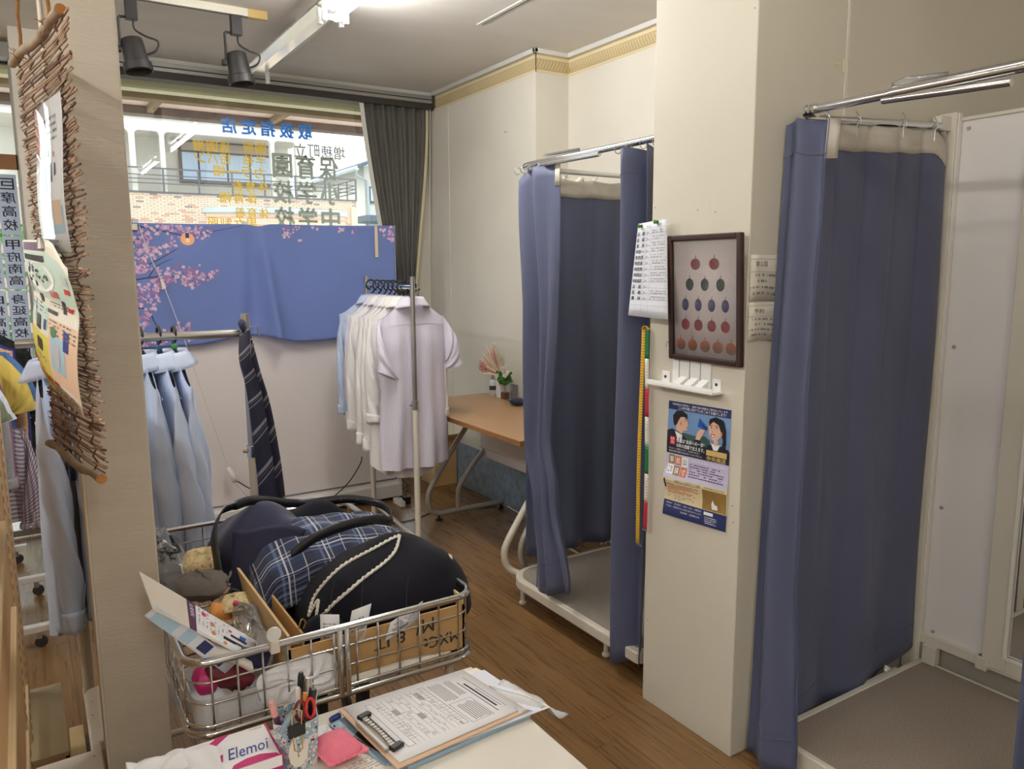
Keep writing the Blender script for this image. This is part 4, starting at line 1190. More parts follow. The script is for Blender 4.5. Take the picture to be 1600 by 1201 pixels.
# tape measure folded over a pin
T = thing('tape_measure', 'cloth tape measure, yellow one side and banded the other, hanging on the pillar corner', 'tape measure', (XP, 1.90, 0.565))
X = XP - 0.020
mb = MB().grid(lambda u, v: (X - 0.006 * math.sin(4 * v), lerp(1.921, 1.903, u) - 0.010 * math.sin(1.6 * v) * (1 - v) + 0.006 * (1 - v), lerp(0.565, 1.300, v)), 2, 30)
mb.build('yellow_side', 'tape_ticks_y', T, smooth=True, solid=0.0008)
mb = MB().grid(lambda u, v: (X - 0.004 * math.sin(math.pi * v), lerp(1.920, 1.886, v), 1.300 + 0.014 * math.sin(math.pi * v)) if u < 0.5 else (X + 0.010 - 0.004 * math.sin(math.pi * v), lerp(1.918, 1.884, v), 1.300 + 0.012 * math.sin(math.pi * v)), 1, 10)
mb.build('fold', 'tape_yellow', T, smooth=True, solid=0.0008)
bands = ['tape_green', 'tape_white', 'tape_red', 'tape_white', 'tape_green', 'tape_white', 'tape_red']
zt_ = 1.302
for k, mm in enumerate(bands):
    z1 = lerp(zt_, 0.628, k / 7); z0 = lerp(zt_, 0.628, (k + 1) / 7)
    b_ = MB().grid(lambda u, v: (X - 0.001, lerp(1.893, 1.875, u) + 0.005 * math.sin((z0 + (z1 - z0) * v) * 6), lerp(z0, z1, v)), 1, 6).build('banded_side', mm, T, smooth=True, solid=0.0008)
    tk = MB()
    for j in range(10):
        zz = lerp(z0, z1, (j + 0.5) / 10)
        yy = 0.005 * math.sin(zz * 6)
        tk.box(X - 0.0019, X - 0.0016, 1.876 + yy, 1.882 + yy + (0.004 if j == 5 else 0), zz - 0.0007, zz + 0.0007)
    tk.build('tick_mark', 'ink', b_)
MB().box(X - 0.002, X + 0.001, 1.900, 1.922, 0.560, 0.566).build('end_clip', 'steel', T)
MB().box(X - 0.002, X + 0.001, 1.872, 1.894, 0.622, 0.629).build('end_clip', 'steel', T)
MB().rod((X - 0.006, 1.903, 1.303), (XP + 0.004, 1.903, 1.303), 0.0015, 8).build('pin', 'steel', T)
# hole-in-wall crack and the hanging string
MB().tube([(XP - 0.001, 1.648, 1.735), (XP - 0.001, 1.652, 1.68), (XP - 0.001, 1.65, 1.655)], 0.0006, 5).build('hair_crack', 'white_paint', wp)

# school-uniform poster: two folds lift its lower parts off the pillar
PO = thing('uniform_poster', 'folded school-uniform poster with two students and a blue megaphone on the pillar', 'poster', (XP, 1.67, 0.69))
def pf(u, v):
    # v 0 bottom .. 1 top
    y0 = lerp(1.812, 1.800, v); y1 = lerp(1.545, 1.540, v)
    z = lerp(lerp(0.700, 1.079, v), lerp(0.732, 1.086, v), u)
    z += -0.020 * u * (1 - v)
    bulge = 0.013 * math.exp(-((v - 0.33) / 0.07) ** 2) + 0.006 * math.exp(-((v - 0.02) / 0.08) ** 2)
    return Vector((XP - 0.002 - bulge * (0.6 + 0.4 * math.cos(3 * u)), lerp(y0, y1, u), z))
sh = Sheet(pf, 1, 0.0004)
if sh.n(0.5, 0.9).x > 0: sh.sgn = -1
po = sh.paper('sheet', 'paper', PO, 8, 40)
def band(name, v0, v1, mm, u0=0.0, u1=1.0, k=1): return sh.rects(name, [(u0, v0, u1, v1)], mm, po, k, 8, max(1, int((v1 - v0) * 40)))
band('top_band', 0.93, 1.0, 'pr_navy'); band('photo_sky', 0.66, 0.93, 'pr_sky'); band('photo_base', 0.55, 0.66, 'pr_darknavy')
band('lavender_panel', 0.345, 0.55, 'pr_lav'); band('cream_panel', 0.135, 0.345, 'pr_cream'); band('shop_photo', 0.14, 0.31, 'pr_ochre', 0.63, 0.99, 2); band('foot_band', 0.0, 0.135, 'pr_navy')
sh.polys('treeline', [[(0.02, 0.70), (0.08, 0.75), (0.16, 0.73), (0.3, 0.745), (0.45, 0.735), (0.62, 0.75), (0.7, 0.72), (0.7, 0.66), (0.02, 0.66)]], 'pr_darkgreen', po, 2)
def blob(pts, mm, k, name='figure'): sh.polys(name, [pts], mm, po, k)
# boy in profile on the left
blob([(0.0, 0.60), (0.0, 0.745), (0.08, 0.765), (0.2, 0.745), (0.30, 0.715), (0.36, 0.66), (0.36, 0.60)], 'pr_darknavy', 3, 'blazer')
blob([(0.13, 0.75), (0.26, 0.725), (0.24, 0.66), (0.18, 0.68)], 'pr_white', 4, 'shirt_collar')
blob([(0.15, 0.76), (0.14, 0.86), (0.22, 0.905), (0.30, 0.89), (0.335, 0.85), (0.34, 0.835), (0.355, 0.815), (0.335, 0.805), (0.34, 0.785), (0.325, 0.77), (0.28, 0.765), (0.24, 0.735)], 'pr_skin', 5, 'face')
blob([(0.10, 0.82), (0.09, 0.88), (0.15, 0.925), (0.25, 0.93), (0.33, 0.905), (0.335, 0.865), (0.28, 0.88), (0.22, 0.875), (0.185, 0.84), (0.165, 0.81), (0.13, 0.79)], 'pr_hair', 6, 'hair')
# girl on the right with the megaphone
blob([(0.62, 0.60), (0.66, 0.68), (0.75, 0.70), (0.9, 0.69), (0.99, 0.67), (0.99, 0.60)], 'pr_darknavy', 3, 'blazer')
blob([(0.72, 0.70), (0.86, 0.70), (0.82, 0.65), (0.76, 0.65)], 'pr_white', 4, 'shirt_collar')
blob([(0.68, 0.79), (0.67, 0.85), (0.73, 0.895), (0.83, 0.895), (0.88, 0.84), (0.87, 0.77), (0.80, 0.725), (0.73, 0.735), (0.69, 0.76)], 'pr_skin', 5, 'face')
blob([(0.68, 0.845), (0.69, 0.90), (0.78, 0.925), (0.90, 0.905), (0.94, 0.83), (0.95, 0.72), (0.93, 0.64), (0.88, 0.66), (0.90, 0.74), (0.87, 0.80), (0.83, 0.86), (0.75, 0.885)], 'pr_hair', 6, 'hair')
blob([(0.715, 0.773), (0.76, 0.776), (0.775, 0.765), (0.74, 0.755)], 'pr_white', 6, 'smile')
blob([(0.53, 0.895), (0.50, 0.82), (0.645, 0.80), (0.665, 0.825)], 'pr_blue', 6, 'megaphone')
blob([(0.47, 0.70), (0.50, 0.77), (0.55, 0.805), (0.63, 0.80), (0.60, 0.77), (0.55, 0.72), (0.54, 0.70)], 'pr_skin', 5, 'hand')
blob([(0.215, 0.825), (0.235, 0.84), (0.245, 0.815), (0.23, 0.795)], 'pr_tan', 7, 'ear')
blob([(0.285, 0.868), (0.325, 0.866), (0.325, 0.861), (0.285, 0.862)], 'pr_hair', 7, 'eyebrow')
blob([(0.315, 0.796), (0.342, 0.797), (0.338, 0.790), (0.316, 0.790)], 'pr_berry', 7, 'mouth')
blob([(0.20, 0.69), (0.225, 0.70), (0.235, 0.62), (0.21, 0.62)], 'pr_navy', 5, 'necktie')
blob([(0.69, 0.852), (0.735, 0.856), (0.735, 0.850), (0.69, 0.846)], 'pr_hair', 7, 'eyebrow')
blob([(0.775, 0.856), (0.825, 0.852), (0.825, 0.846), (0.775, 0.850)], 'pr_hair', 7, 'eyebrow')
blob([(0.735, 0.815), (0.755, 0.795), (0.735, 0.792)], 'pr_tan', 7, 'nose')
blob([(0.705, 0.780), (0.77, 0.784), (0.785, 0.768), (0.74, 0.748), (0.715, 0.755)], 'pr_berry', 5.6, 'lips')
blob([(0.67, 0.87), (0.70, 0.905), (0.78, 0.918), (0.80, 0.895), (0.74, 0.888)], 'pr_hair', 7, 'fringe')
blob([(0.865, 0.80), (0.885, 0.815), (0.89, 0.785), (0.872, 0.775)], 'pr_tan', 7, 'ear')
blob([(0.76, 0.735), (0.83, 0.735), (0.82, 0.69), (0.77, 0.69)], 'pr_skin', 4.5, 'neck')
blob([(0.52, 0.86), (0.645, 0.806), (0.66, 0.822)], 'pr_navy', 7, 'megaphone_shade')
blob([(0.44, 0.60), (0.46, 0.71), (0.55, 0.71), (0.58, 0.60)], 'pr_darknavy', 5.5, 'sleeve')
sh.polys('eye', [ell(0.305, 0.85, 0.010, 0.004, 8), ell(0.72, 0.835, 0.013, 0.004, 8), ell(0.80, 0.835, 0.013, 0.004, 8)], 'pr_hair', po, 7)
sh.words('headline', [('甲府周辺の中学生へ　高校で着る制服のご案内をいたします', 0.07, 0.968, 0.95, 0.986), ('ご入学の春に向けて心をこめてお届けします！', 0.17, 0.938, 0.93, 0.964)], 'pr_white', po, 3, 0.01)
sh.words('slogan', [('制服は“未来への一歩”', 0.17, 0.655, 0.63, 0.692), ('70年の信頼で支えます。', 0.17, 0.612, 0.63, 0.648)], 'pr_white', po, 8, 0.015)
sh.words('small_print', [('「はじめて」の制服えらびから、きめ細かい採寸まで', 0.05, 0.59, 0.56, 0.604), ('地域の学校の制服を長年お届けしてまいりました。', 0.05, 0.566, 0.6, 0.581)], 'pr_white', po, 8)
sh.rects('badge', [(0.06, 0.63, 0.15, 0.70)], 'pr_red', po, 7, 2, 2)
sh.words('badge_lettering', [('創業', 0.075, 0.67, 0.135, 0.692), ('70', 0.08, 0.638, 0.13, 0.662)], 'pr_white', po, 9)
band('gold_block', 0.60, 0.645, 'pr_gold', 0.66, 0.97, 8)
sh.words('school_words', [('中央商店', 0.67, 0.555, 0.96, 0.597)], 'pr_gold', po, 8, 0.02)
for (u, v, mm, ch, tm) in ((0.05, 0.462, 'pr_ochre', '事', 'pr_white'), (0.16, 0.458, 'pr_orange', '前', 'pr_white'), (0.27, 0.456, 'pr_white', '公', 'pr_darkgreen'), (0.04, 0.375, 'pr_white', 'この', 'ink'), (0.15, 0.370, 'pr_ochre', '採', 'pr_white'), (0.26, 0.368, 'pr_orange', '寸', 'pr_white')):
    sh.rects('campaign_tile', [(u, v, u + 0.10, v + 0.078)], mm, po, 2, 1, 3)
    sh.words('tile_lettering', [(ch, u + 0.015, v + 0.012, u + 0.085, v + 0.066)], tm, po, 3, 0.01)
sh.words('panel_print', [('＊学校指定の採寸日にお越しになれない方はご相談を＊', 0.40, 0.513, 0.97, 0.53)], 'pr_white', po, 3)
sh.rects('panel_print', lines_text(0.40, 0.93, 0.375, 0.50, 6, 0.85, 4, 0.6), 'pr_purple', po, 3)
sh.words('panel_heading', [('お申込みの流れとご注意', 0.20, 0.308, 0.60, 0.335)], 'ink', po, 3)
sh.rects('calendar_print', lines_text(0.07, 0.58, 0.205, 0.295, 6, 0.9, 5, 0.5), 'pr_orange', po, 3)
sh.rects('calendar_print', lines_text(0.07, 0.5, 0.15, 0.195, 3, 0.6, 6, 0.6), 'ink_grey', po, 3)
sh.rects('date_flag', [(0.02, 0.25, 0.045, 0.33)], 'ink', po, 3, 1, 3)
sh.polys('mannequin', [[(0.78, 0.155), (0.77, 0.20), (0.79, 0.235), (0.82, 0.20), (0.86, 0.195), (0.87, 0.16)]], 'pr_white', po, 4)
sh.words('shop_print', [('中央商店のおすすめ', 0.66, 0.318, 0.96, 0.334)], 'pr_darknavy', po, 3)
sh.words('foot_print', [('お問合せ　採寸受付　10:00～18:00　水曜定休', 0.04, 0.105, 0.62, 0.122), ('ご予約は、お電話またはご来店で受け付けています', 0.04, 0.078, 0.62, 0.093), ('駐車場　店舗前3台', 0.30, 0.05, 0.6, 0.064)], 'pr_white', po, 3)
sh.rects('foot_tag', [(0.66, 0.095, 0.80, 0.122)], 'pr_white', po, 3)
sh.rects('foot_print', lines_text(0.68, 0.86, 0.02, 0.085, 4, 0.85, 8, 0.6), 'pr_white', po, 3)

# ================================================================== desk by the side wall
D = thing('desk', 'wood-topped desk with slanted grey tube legs against the right wall', 'desk', (2.17, 3.5, 0))
dz = 0.72
MB().box(1.872, 2.455, 2.902, 4.20, dz - 0.026, dz).build('desk_top', 'desk_top', D, bevel=0.003)
MB().box(1.8705, 1.8735, 2.9025, 4.1995, dz - 0.025, dz - 0.002).build('edge_band', 'desk_edge', D)
for yy in (4.04, 3.02):
    fr_ = MB().tube(bez([(2.32, yy, dz - 0.03), (2.10, yy, 0.40), (1.985, yy, 0.235), (1.952, yy, 0.155), (1.965, yy, 0.075), (2.02, yy, 0.045), (2.10, yy, 0.042), (2.47, yy, 0.042)], 7), 0.0165, 12).build('leg_frame', 'steel_dull', D, smooth=True)
    MB().tube(bez([(2.345, yy, 0.40), (2.22, yy, 0.265), (2.165, yy, 0.19), (2.152, yy, 0.13), (2.152, yy, 0.05)], 7), 0.0145, 12).build('leg_brace', 'steel_dull', fr_, smooth=True)
    for xx in (2.02, 2.455):
        MB().lathe((xx, yy, 0.0), [(0.022, 0.0), (0.024, 0.005), (0.016, 0.012), (0.007, 0.016), (0.007, 0.03)], 14).build('levelling_foot', 'black_plastic', fr_, autosm=40)
MB().box(2.335, 2.345, 2.96, 4.075, 0.352, dz - 0.03).build('modesty_panel', 'partition', D, bevel=0.002)
MB().box(2.332, 2.336, 2.96, 4.075, 0.405, 0.409).build('panel_crease', 'steel_dull', D)
MB().box(1.96, 1.99, 2.96, 3.02, dz - 0.055, dz - 0.026).build('bracket', 'black_plastic', D)
# dried flower fan
V = thing('dried_flowers', 'dried fan of cream and pink grasses standing on the desk by the wall', 'dried flowers', (2.44, 4.0, dz))
MB().lathe((2.44, 4.0, dz), [(0.026, 0), (0.028, 0.002), (0.030, 0.10), (0.026, 0.14), (0.022, 0.15)], 18).build('vase', 'white_panel', V, autosm=40)
rs = random.Random(2)
for k in range(64):
    a = R(lerp(-88, 92, k / 63)); l = rs.uniform(0.17, 0.225) * (1 - 0.10 * abs(math.sin(a)))
    if k < 6: l *= 0.8
    b = Vector((2.44, 4.0, dz + 0.14))
    d = Vector((-0.25 - rs.uniform(0, 0.15), math.sin(a), math.cos(a))).normalized()
    e = b + d * l
    sd = d.cross(Vector((1, 0, 0))).normalized()
    mb = MB()
    w1_, w2_ = 0.002, rs.uniform(0.007, 0.013)
    mid = b + d * l * 0.7
    mb.add([b - sd * w1_, b + sd * w1_, mid + sd * w2_, e, mid - sd * w2_, mid + Vector((-0.004, 0, 0))], [(0, 1, 5), (1, 2, 5), (2, 3, 5), (3, 4, 5), (4, 0, 5)])
    mb.build('frond', ('dry_pink' if (20 < k < 52 and rs.random() < 0.4) else 'dry_cream'), V, solid=0.0008)
for k in range(9):
    a = R(-20 - k * 7); b = Vector((2.43, 4.02, dz + 0.14)); d = Vector((-0.3, -math.sin(a) , 0.35 * math.cos(a))).normalized()
    e = b + d * 0.14
    st = MB().tube([b, e], 0.001, 5).build('pink_sprig', 'dry_pink', V)
    mb = MB()
    for j in range(5): mb.ball(e - d * 0.012 * j + Vector((rs.uniform(-.008, .008), rs.uniform(-.008, .008), rs.uniform(-.01, .01))), 0.005, 6, 4)
    mb.build('bud', 'dry_pink', st)
for (a, l) in ((-38, 0.13), (-62, 0.12), (-15, 0.12)):
    b = Vector((2.42, 3.93, dz + 0.13)); d = Vector((-0.2, math.sin(R(a)), 0.9 * math.cos(R(a)))).normalized()
    sd = d.cross(Vector((1, 0, 0))).normalized()
    mb = MB().grid(lambda u, v: b + d * l * v + sd * (u - 0.5) * 0.04 * math.sin(math.pi * min(v * 0.95 + 0.03, 1)) + Vector((-0.01 * math.sin(math.pi * v), 0, 0)), 4, 8)
    mb.build('white_leaf', 'dusty_white', V, smooth=True, solid=0.001)
T_ = thing('moss_tree', 'tiny green moss tree in a brown wooden cube on the desk', 'ornament', (2.425, 3.925, dz))
MB().box(2.407, 2.443, 3.903, 3.947, dz, dz + 0.042).build('wood_cube', 'wood_dark', T_, bevel=0.002)
MB().tube([(2.425, 3.925, dz + 0.042), (2.424, 3.923, dz + 0.10)], 0.003, 6).build('trunk', 'bark', T_)
mb = MB(); rs = random.Random(4)
for k in range(150):
    c = Vector((2.425, 3.924, dz + 0.128)) + Vector((max(-.03, min(.03, rs.gauss(0, .016))), max(-.04, min(.04, rs.gauss(0, .021))), max(-.035, min(.035, rs.gauss(0, .020)))))
    mb.ball(c, rs.uniform(.006, .012), 6, 4)
mb.build('crown', 'moss', T_)
Bt = thing('spray_bottle', 'small clear pump bottle with dark label standing on the desk', 'bottle', (2.438, 4.09, dz))
MB().lathe((2.438, 4.09, dz), [(0.020, 0), (0.022, 0.003), (0.022, 0.085), (0.016, 0.096), (0.010, 0.10)], 18).build('bottle_body', 'clear_bottle', Bt, autosm=40)
MB().lathe((2.438, 4.09, dz), [(0.0225, 0.035), (0.0225, 0.062)], 18).build('label', 'ink', Bt, autosm=40)
MB().lathe((2.438, 4.09, dz), [(0.011, 0.098), (0.011, 0.115), (0.006, 0.118), (0.006, 0.13)], 14).build('pump_cap', 'steel_dull', Bt, autosm=40)
Cx = thing('clear_stand', 'clear plastic card stand on the desk behind the dark pincushion', 'card stand', (2.43, 3.84, dz))
MB().box(2.435, 2.438, 3.80, 3.885, dz, dz + 0.10).build('upright_sheet', 'clear_box', Cx)
MB().box(2.40, 2.438, 3.80, 3.885, dz, dz + 0.003).build('foot_sheet', 'clear_box', Cx)
Pc = thing('dark_pincushion', 'small dark navy cushion lying on the desk beside the booth curtain', 'pincushion', (2.37, 3.70, dz))
MB().ball((2.37, 3.70, dz + 0.022), 0.058, 20, 10, 0.75, 1.0, 0.38).build('cushion', 'navy', Pc, smooth=True)
MB().lathe((2.37, 3.70, dz + 0.022), [(0.0585, -0.001), (0.0595, 0.0), (0.0585, 0.001)], 24, 'z', 0.75, 1.0).build('seam', 'black_knit', Pc)
# cardboard carton in the corner
Cb = thing('carton', 'brown cardboard carton on the floor behind the hanging shirts', 'box', (2.40, 4.75, 0))
MB().box(2.33, 2.50, 4.70, 4.92, 0, 0.33).build('carton_body', 'cardboard', Cb, bevel=0.002)
MB().box(2.326, 2.331, 4.70, 4.92, 0.0, 0.33).build('carton_side', 'cardboard_pale', Cb)
MB().prism([(2.33, 4.70, 0.33), (2.50, 4.70, 0.33), (2.50, 4.64, 0.37), (2.33, 4.64, 0.37)], (0, 0.002, 0.003)).build('carton_flap', 'cardboard_pale', Cb)
# white cable along the wall
single('floor_cable', MB().tube(bez([(2.50, 4.03, 0.006), (2.49, 3.85, 0.005), (2.50, 3.7, 0.005), (2.46, 3.55, 0.005), (2.40, 3.35, 0.005), (2.38, 3.1, 0.005)], 6), 0.0045, 8), 'cord_white', 'white cable lying on the floor along the blue skirting', 'cable', smooth=True)
single('floor_wire', MB().tube(bez([(1.30, 4.40, 0.004), (1.6, 4.22, 0.004), (1.85, 4.12, 0.004), (2.1, 4.20, 0.004), (2.35, 4.10, 0.004), (2.48, 4.06, 0.004)], 6), 0.003, 8), 'cord_black', 'thin dark wire running across the floor under the desk', 'cable', smooth=True)

# ================================================================== shirts, hangers, racks
def hanger_parts(h, m='black_plastic', clip=None):
    """hanger in its own frame: bar centre at the origin, shoulders along x"""
    MB().tube(bez([(-0.010, 0, -0.022), (-0.027, 0, -0.010), (-0.030, 0, 0.012), (-0.014, 0, 0.030), (0.010, 0, 0.028), (0.024, 0, 0.008), (0.018, 0, -0.022), (0.002, 0, -0.042), (0.0, 0, -0.066)], 5), 0.0042, 8).build('hook', m, h, smooth=True)
    mb = MB()
    pts = bez([(-0.165, 0, -0.160), (-0.11, 0, -0.126), (-0.05, 0, -0.096), (0, 0, -0.080), (0.05, 0, -0.096), (0.11, 0, -0.126), (0.165, 0, -0.160)], 5)
    mb.tube(pts, 0.0042, 10)
    mb.build('shoulder_bar', m, h, smooth=True)
    mb = MB().lathe((0, 0, -0.066), [(0.012, -0.012), (0.016, 0.0), (0.007, 0.022)], 12, 'z', 2.2, 0.9)
    mb.build('neck_block', m, h, autosm=50)
    if clip: MB().lathe((0, 0, -0.046), [(0.0075, 0), (0.0095, 0.003), (0.0095, 0.012), (0.0075, 0.015)], 12).build('size_ring', clip, h, autosm=50)

def shirt_parts(sh, m, short=False, length=0.90, halfw=0.205, sleeve=0.78, seed=0, tails=True, flare=0.0, depth=0.045, outs=(0.34, 0.34)):
    """buttoned shirt hung from the origin; its back looks along -y, its width runs along x"""
    rs = random.Random(seed); p1, p2, p3 = rs.uniform(0, 6), rs.uniform(0, 6), rs.uniform(0, 6)
    def ztop(u):
        a = abs(u)
        return -0.062 - 0.030 * sst(0.0, 0.28, a) * 0.6 - 0.075 * sst(0.25, 1.0, a)
    zb = -0.07 - length
    def body(s, t):
        # s: around the loop 0..1 (back from -x to +x, then front), t: 0 top .. 1 hem
        if s < 0.5: u = -1 + 4 * s; side = -1
        else: u = 3 - 4 * s; side = 1
        w_ = halfw * (1 - 0.05 * math.sin(math.pi * min(t * 1.3, 1)) + 0.06 * t)
        hem = zb + (0.085 * (abs(u) ** 2.2) if tails else 0.01 * abs(u))
        z = lerp(ztop(u), hem, t)
        prof = max(1 - abs(u) ** 3.0, 0) ** 0.5
        d = (0.014 * min(1, 0.45 + 10 * t) + (depth - 0.014) * sst(0, 0.25, t)) * prof
        f = 0.015 * t * math.sin(6.3 * u + p1 + 1.5 * t) + 0.009 * t * math.sin(14 * u + p2 + t) + 0.004 * math.sin(9 * t + 5 * u + p3) * prof
        return (u * w_, side * d + f * (0.5 + 0.5 * prof) + flare * t * t, z)
    b = MB().grid(lambda s, t: body(s, t), 56, 34, closeu=True).build('body', m, sh, smooth=True)
    # sleeves
    for sg in (-1, 1):
        L = sleeve; out = outs[0 if sg < 0 else 1]
        ox = rs.uniform(-0.008, 0.015); oy = rs.uniform(-0.02, 0.01) - (0.035 if (short and out < 0.1) else 0.012)
        o0, i0 = (halfw * 0.90, -0.146), (halfw * 0.93, -0.345)
        if short:
            o1 = (halfw + 0.030 + 0.22 * out, -0.125 - L * 1.0); i1 = (o1[0] - 0.105, o1[1] - 0.020 - 0.03 * (1 - out * 3))
        else:
            o1 = (halfw * 0.90 + 0.050 + ox, -0.115 - L); i1 = (o1[0] - 0.098, o1[1] + 0.004)
        def slv(s, t):
            a = 2 * math.pi * s
            bow = math.sin(math.pi * min(t * 1.15, 1))
            O = Vector((lerp(o0[0], o1[0], t ** (0.75 if short else 0.6)) + 0.016 * bow, 0, lerp(o0[1], o1[1], t)))
            I = Vector((lerp(i0[0], i1[0], t) - 0.010 * bow * (0 if short else 1), 0, lerp(i0[1], i1[1], t ** 0.9)))
            wr = 0.005 * math.sin(12 * t + 2 * a + p2) + 0.004 * math.sin(27 * t + 3 * a + p1)
            c = (O + I) / 2; h = (O - I) / 2
            d_ = 0.012 + 0.026 * sst(0, 0.3, t) - (0.0 if short else 0.006 * t)
            p = c + h * math.cos(a) * (1 + wr * 1.5) 
            return (sg * p.x, d_ * math.sin(a) + oy * sst(0, 0.7, t) + flare * t * 0.6 + wr * sst(0.02, 0.2, t), p.z)
        s_ = MB().grid(slv, 20, 30, closeu=True, flip=(sg < 0)).build('sleeve', m, sh, smooth=True)
        if short:
            MB().grid(lambda s, t: Vector(slv(s, 0.90 + 0.10 * t)) + Vector((0, 0, 0)) + Vector((sg * 0.002 * math.cos(2 * math.pi * s), 0.002 * math.sin(2 * math.pi * s), 0)), 20, 3, closeu=True).build('sleeve_hem', m, s_, smooth=True)
        else:
            c_ = MB().grid(lambda s, t: Vector(slv(s, 0.915 + 0.095 * t)) + Vector((sg * 0.004 * math.cos(2 * math.pi * s), 0.004 * math.sin(2 * math.pi * s), 0)), 20, 4, closeu=True).build('cuff', m, s_, smooth=True, solid=0.002)
            q = Vector(slv(0.72, 0.96)) + Vector((0, -0.006, 0))
            MB().lathe(q, [(0.0001, -0.002), (0.0045, -0.002), (0.0045, 0.001)], 10, 'y').build('button', 'button', s_)
            pl = MB().grid(lambda u, t: Vector(slv(0.74 + 0.05 * u, 0.78 + 0.14 * t)) + Vector((0, -0.0025, 0)), 2, 6).build('placket', m, s_, smooth=True, solid=0.001)
    # collar: stand and folded leaf
    def col(s, t):
        a = R(-255 + 330 * s)     # opening towards +y
        rx, ry = 0.060, 0.034
        if t < 0.5:
            k = t * 2; z = lerp(-0.098, -0.052, k); e = 0.0
        else:
            k = (t - 0.5) * 2; z = lerp(-0.052, -0.098 - 0.016 * (0.5 + 0.5 * math.sin(a)), k); e = 0.004 + 0.034 * k
        z += 0.012 * math.sin(-a) * 0.6
        return ((rx + e) * math.cos(a), (ry + e * 0.9) * math.sin(a), z)
    MB().grid(col, 28, 8).build('collar', m, sh, smooth=True, solid=0.002)
    # yoke seam on the back, front placket with buttons
    MB().tube([(u * halfw * 0.98, -0.004 - (0.014 + (depth - 0.014) * 0.45) * max(1 - abs(u) ** 3, 0) ** 0.5, -0.178 - 0.010 * abs(u)) for u in [k / 14 - 1 for k in range(1, 28)]], 0.0013, 5).build('yoke_seam', m, sh, smooth=True)
    MB().grid(lambda u, t: Vector(body(0.75 + 0.035 * (u - 0.5), 0.03 + 0.95 * t)) + Vector((0, 0.002, 0)), 2, 26).build('front_placket', m, sh, smooth=True, solid=0.001)
    mb = MB()
    for k in range(6):
        mb.lathe(Vector(body(0.75, 0.08 + 0.14 * k)) + Vector((0, 0.004, 0)), [(0.0045, -0.001), (0.0045, 0.002), (0.0001, 0.002)], 8, 'y')
    mb.build('button', 'button', sh)

def hang(kind, x, y, z, rz, m, hlabel, slabel, hgroup, sgroup, clip=None, **k):
    h = thing('clothes_hanger', hlabel, 'hanger', (0, 0, 0), hgroup)
    hanger_parts(h, clip=clip)
    s = thing('dress_shirt', slabel, 'shirt', (0, 0, 0), sgroup)
    shirt_parts(s, m, **k)
    for o in (h, s):
        o.location = (x, y, z); o.rotation_euler.z = rz
    return h, s

# ---- rack by the window, bar running towards the window
RK = thing('garment_rack', 'garment rack by the window with adjustable chrome and cream posts, holding white shirts', 'garment rack', (1.65, 3.85, 0))
for (px_, py_, nm) in ((1.620, 3.478, 'near'), (1.680, 4.222, 'far')):
    MB().rod((px_, py_, 0.03), (px_, py_, 0.826), 0.0155, 14).build('lower_post', 'cream_tube', RK, autosm=40)
    MB().rod((px_, py_, 0.816), (px_, py_, 1.465), 0.0125, 14).build('upper_post', 'steel', RK, autosm=40)
    MB().rod((px_, py_, 0.806), (px_, py_, 0.850), 0.0185, 14).build('collar', 'chrome', RK, autosm=40)
    MB().tube([(px_ - 0.03, py_, 0.829), (px_ + 0.0, py_, 0.829)], 0.006, 8).build('thumb_screw', 'steel', RK)
    MB().rod((px_ - 0.40, py_, 0.035), (px_ + 0.02, py_, 0.035), 0.014, 12).build('foot_bar', 'cream_tube', RK)
    MB().tube(bez([(px_ + 0.012, py_, 1.407), (px_ + 0.026, py_, 1.402), (px_ + 0.030, py_, 1.417), (px_ + 0.024, py_, 1.432)], 4), 0.004, 6).build('end_hook', 'steel', RK, smooth=True)
MB().rod((1.620, 3.478, 1.414), (1.680, 4.222, 1.405), 0.0115, 12).build('hanging_bar', 'chrome', RK, autosm=40)
MB().rod((1.625, 3.478, 0.12), (1.680, 4.222, 0.12), 0.011, 10).build('cross_bar', 'cream_tube', RK)
spec = [  # y, cloth, label, keyword options
    (4.455, 'shirt_sky', 'pale blue long-sleeved shirt, farthest on the window-side rack', dict(length=0.78, sleeve=0.64, seed=1)),
    (4.335, 'shirt_lavender', 'pale lavender long-sleeved shirt, second from the partition on the rack', dict(length=0.78, sleeve=0.66, seed=2)),
    (4.235, 'shirt_white', 'white long-sleeved shirt, third from the partition on the rack', dict(length=0.82, sleeve=0.70, seed=3)),
    (4.145, 'shirt_lavender', 'pale lavender long-sleeved shirt in the middle of the window-side rack', dict(length=0.84, sleeve=0.72, seed=4)),
    (4.065, 'shirt_white', 'white long-sleeved shirt just behind the one with the lowest cuff', dict(length=0.86, sleeve=0.74, seed=5)),
    (3.985, 'shirt_white', 'white long-sleeved shirt whose buttoned cuff hangs lowest on the rack', dict(length=0.90, sleeve=0.765, seed=6)),
    (3.915, 'shirt_white', 'white shirt with long rounded tails, second from the front of the rack', dict(length=0.985, sleeve=0.60, seed=7)),
    (3.835, 'shirt_lavender', 'pale lavender short-sleeved shirt at the front of the window-side rack', dict(short=True, length=0.915, sleeve=0.30, seed=8, tails=False, outs=(0.02, 0.30))),
]
hl_ = dict(zip([s_[0] for s_ in spec], ['black hanger closest to the partition on the window-side rack', 'second black hanger from the partition on the window-side rack', 'third black hanger from the partition on the window-side rack', 'fourth black hanger from the partition on the window-side rack', 'fourth black hanger from the near post of the window-side rack', 'third black hanger from the near post of the window-side rack', 'second black hanger from the near post of the window-side rack', 'black hanger right beside the near post of the window-side rack']))
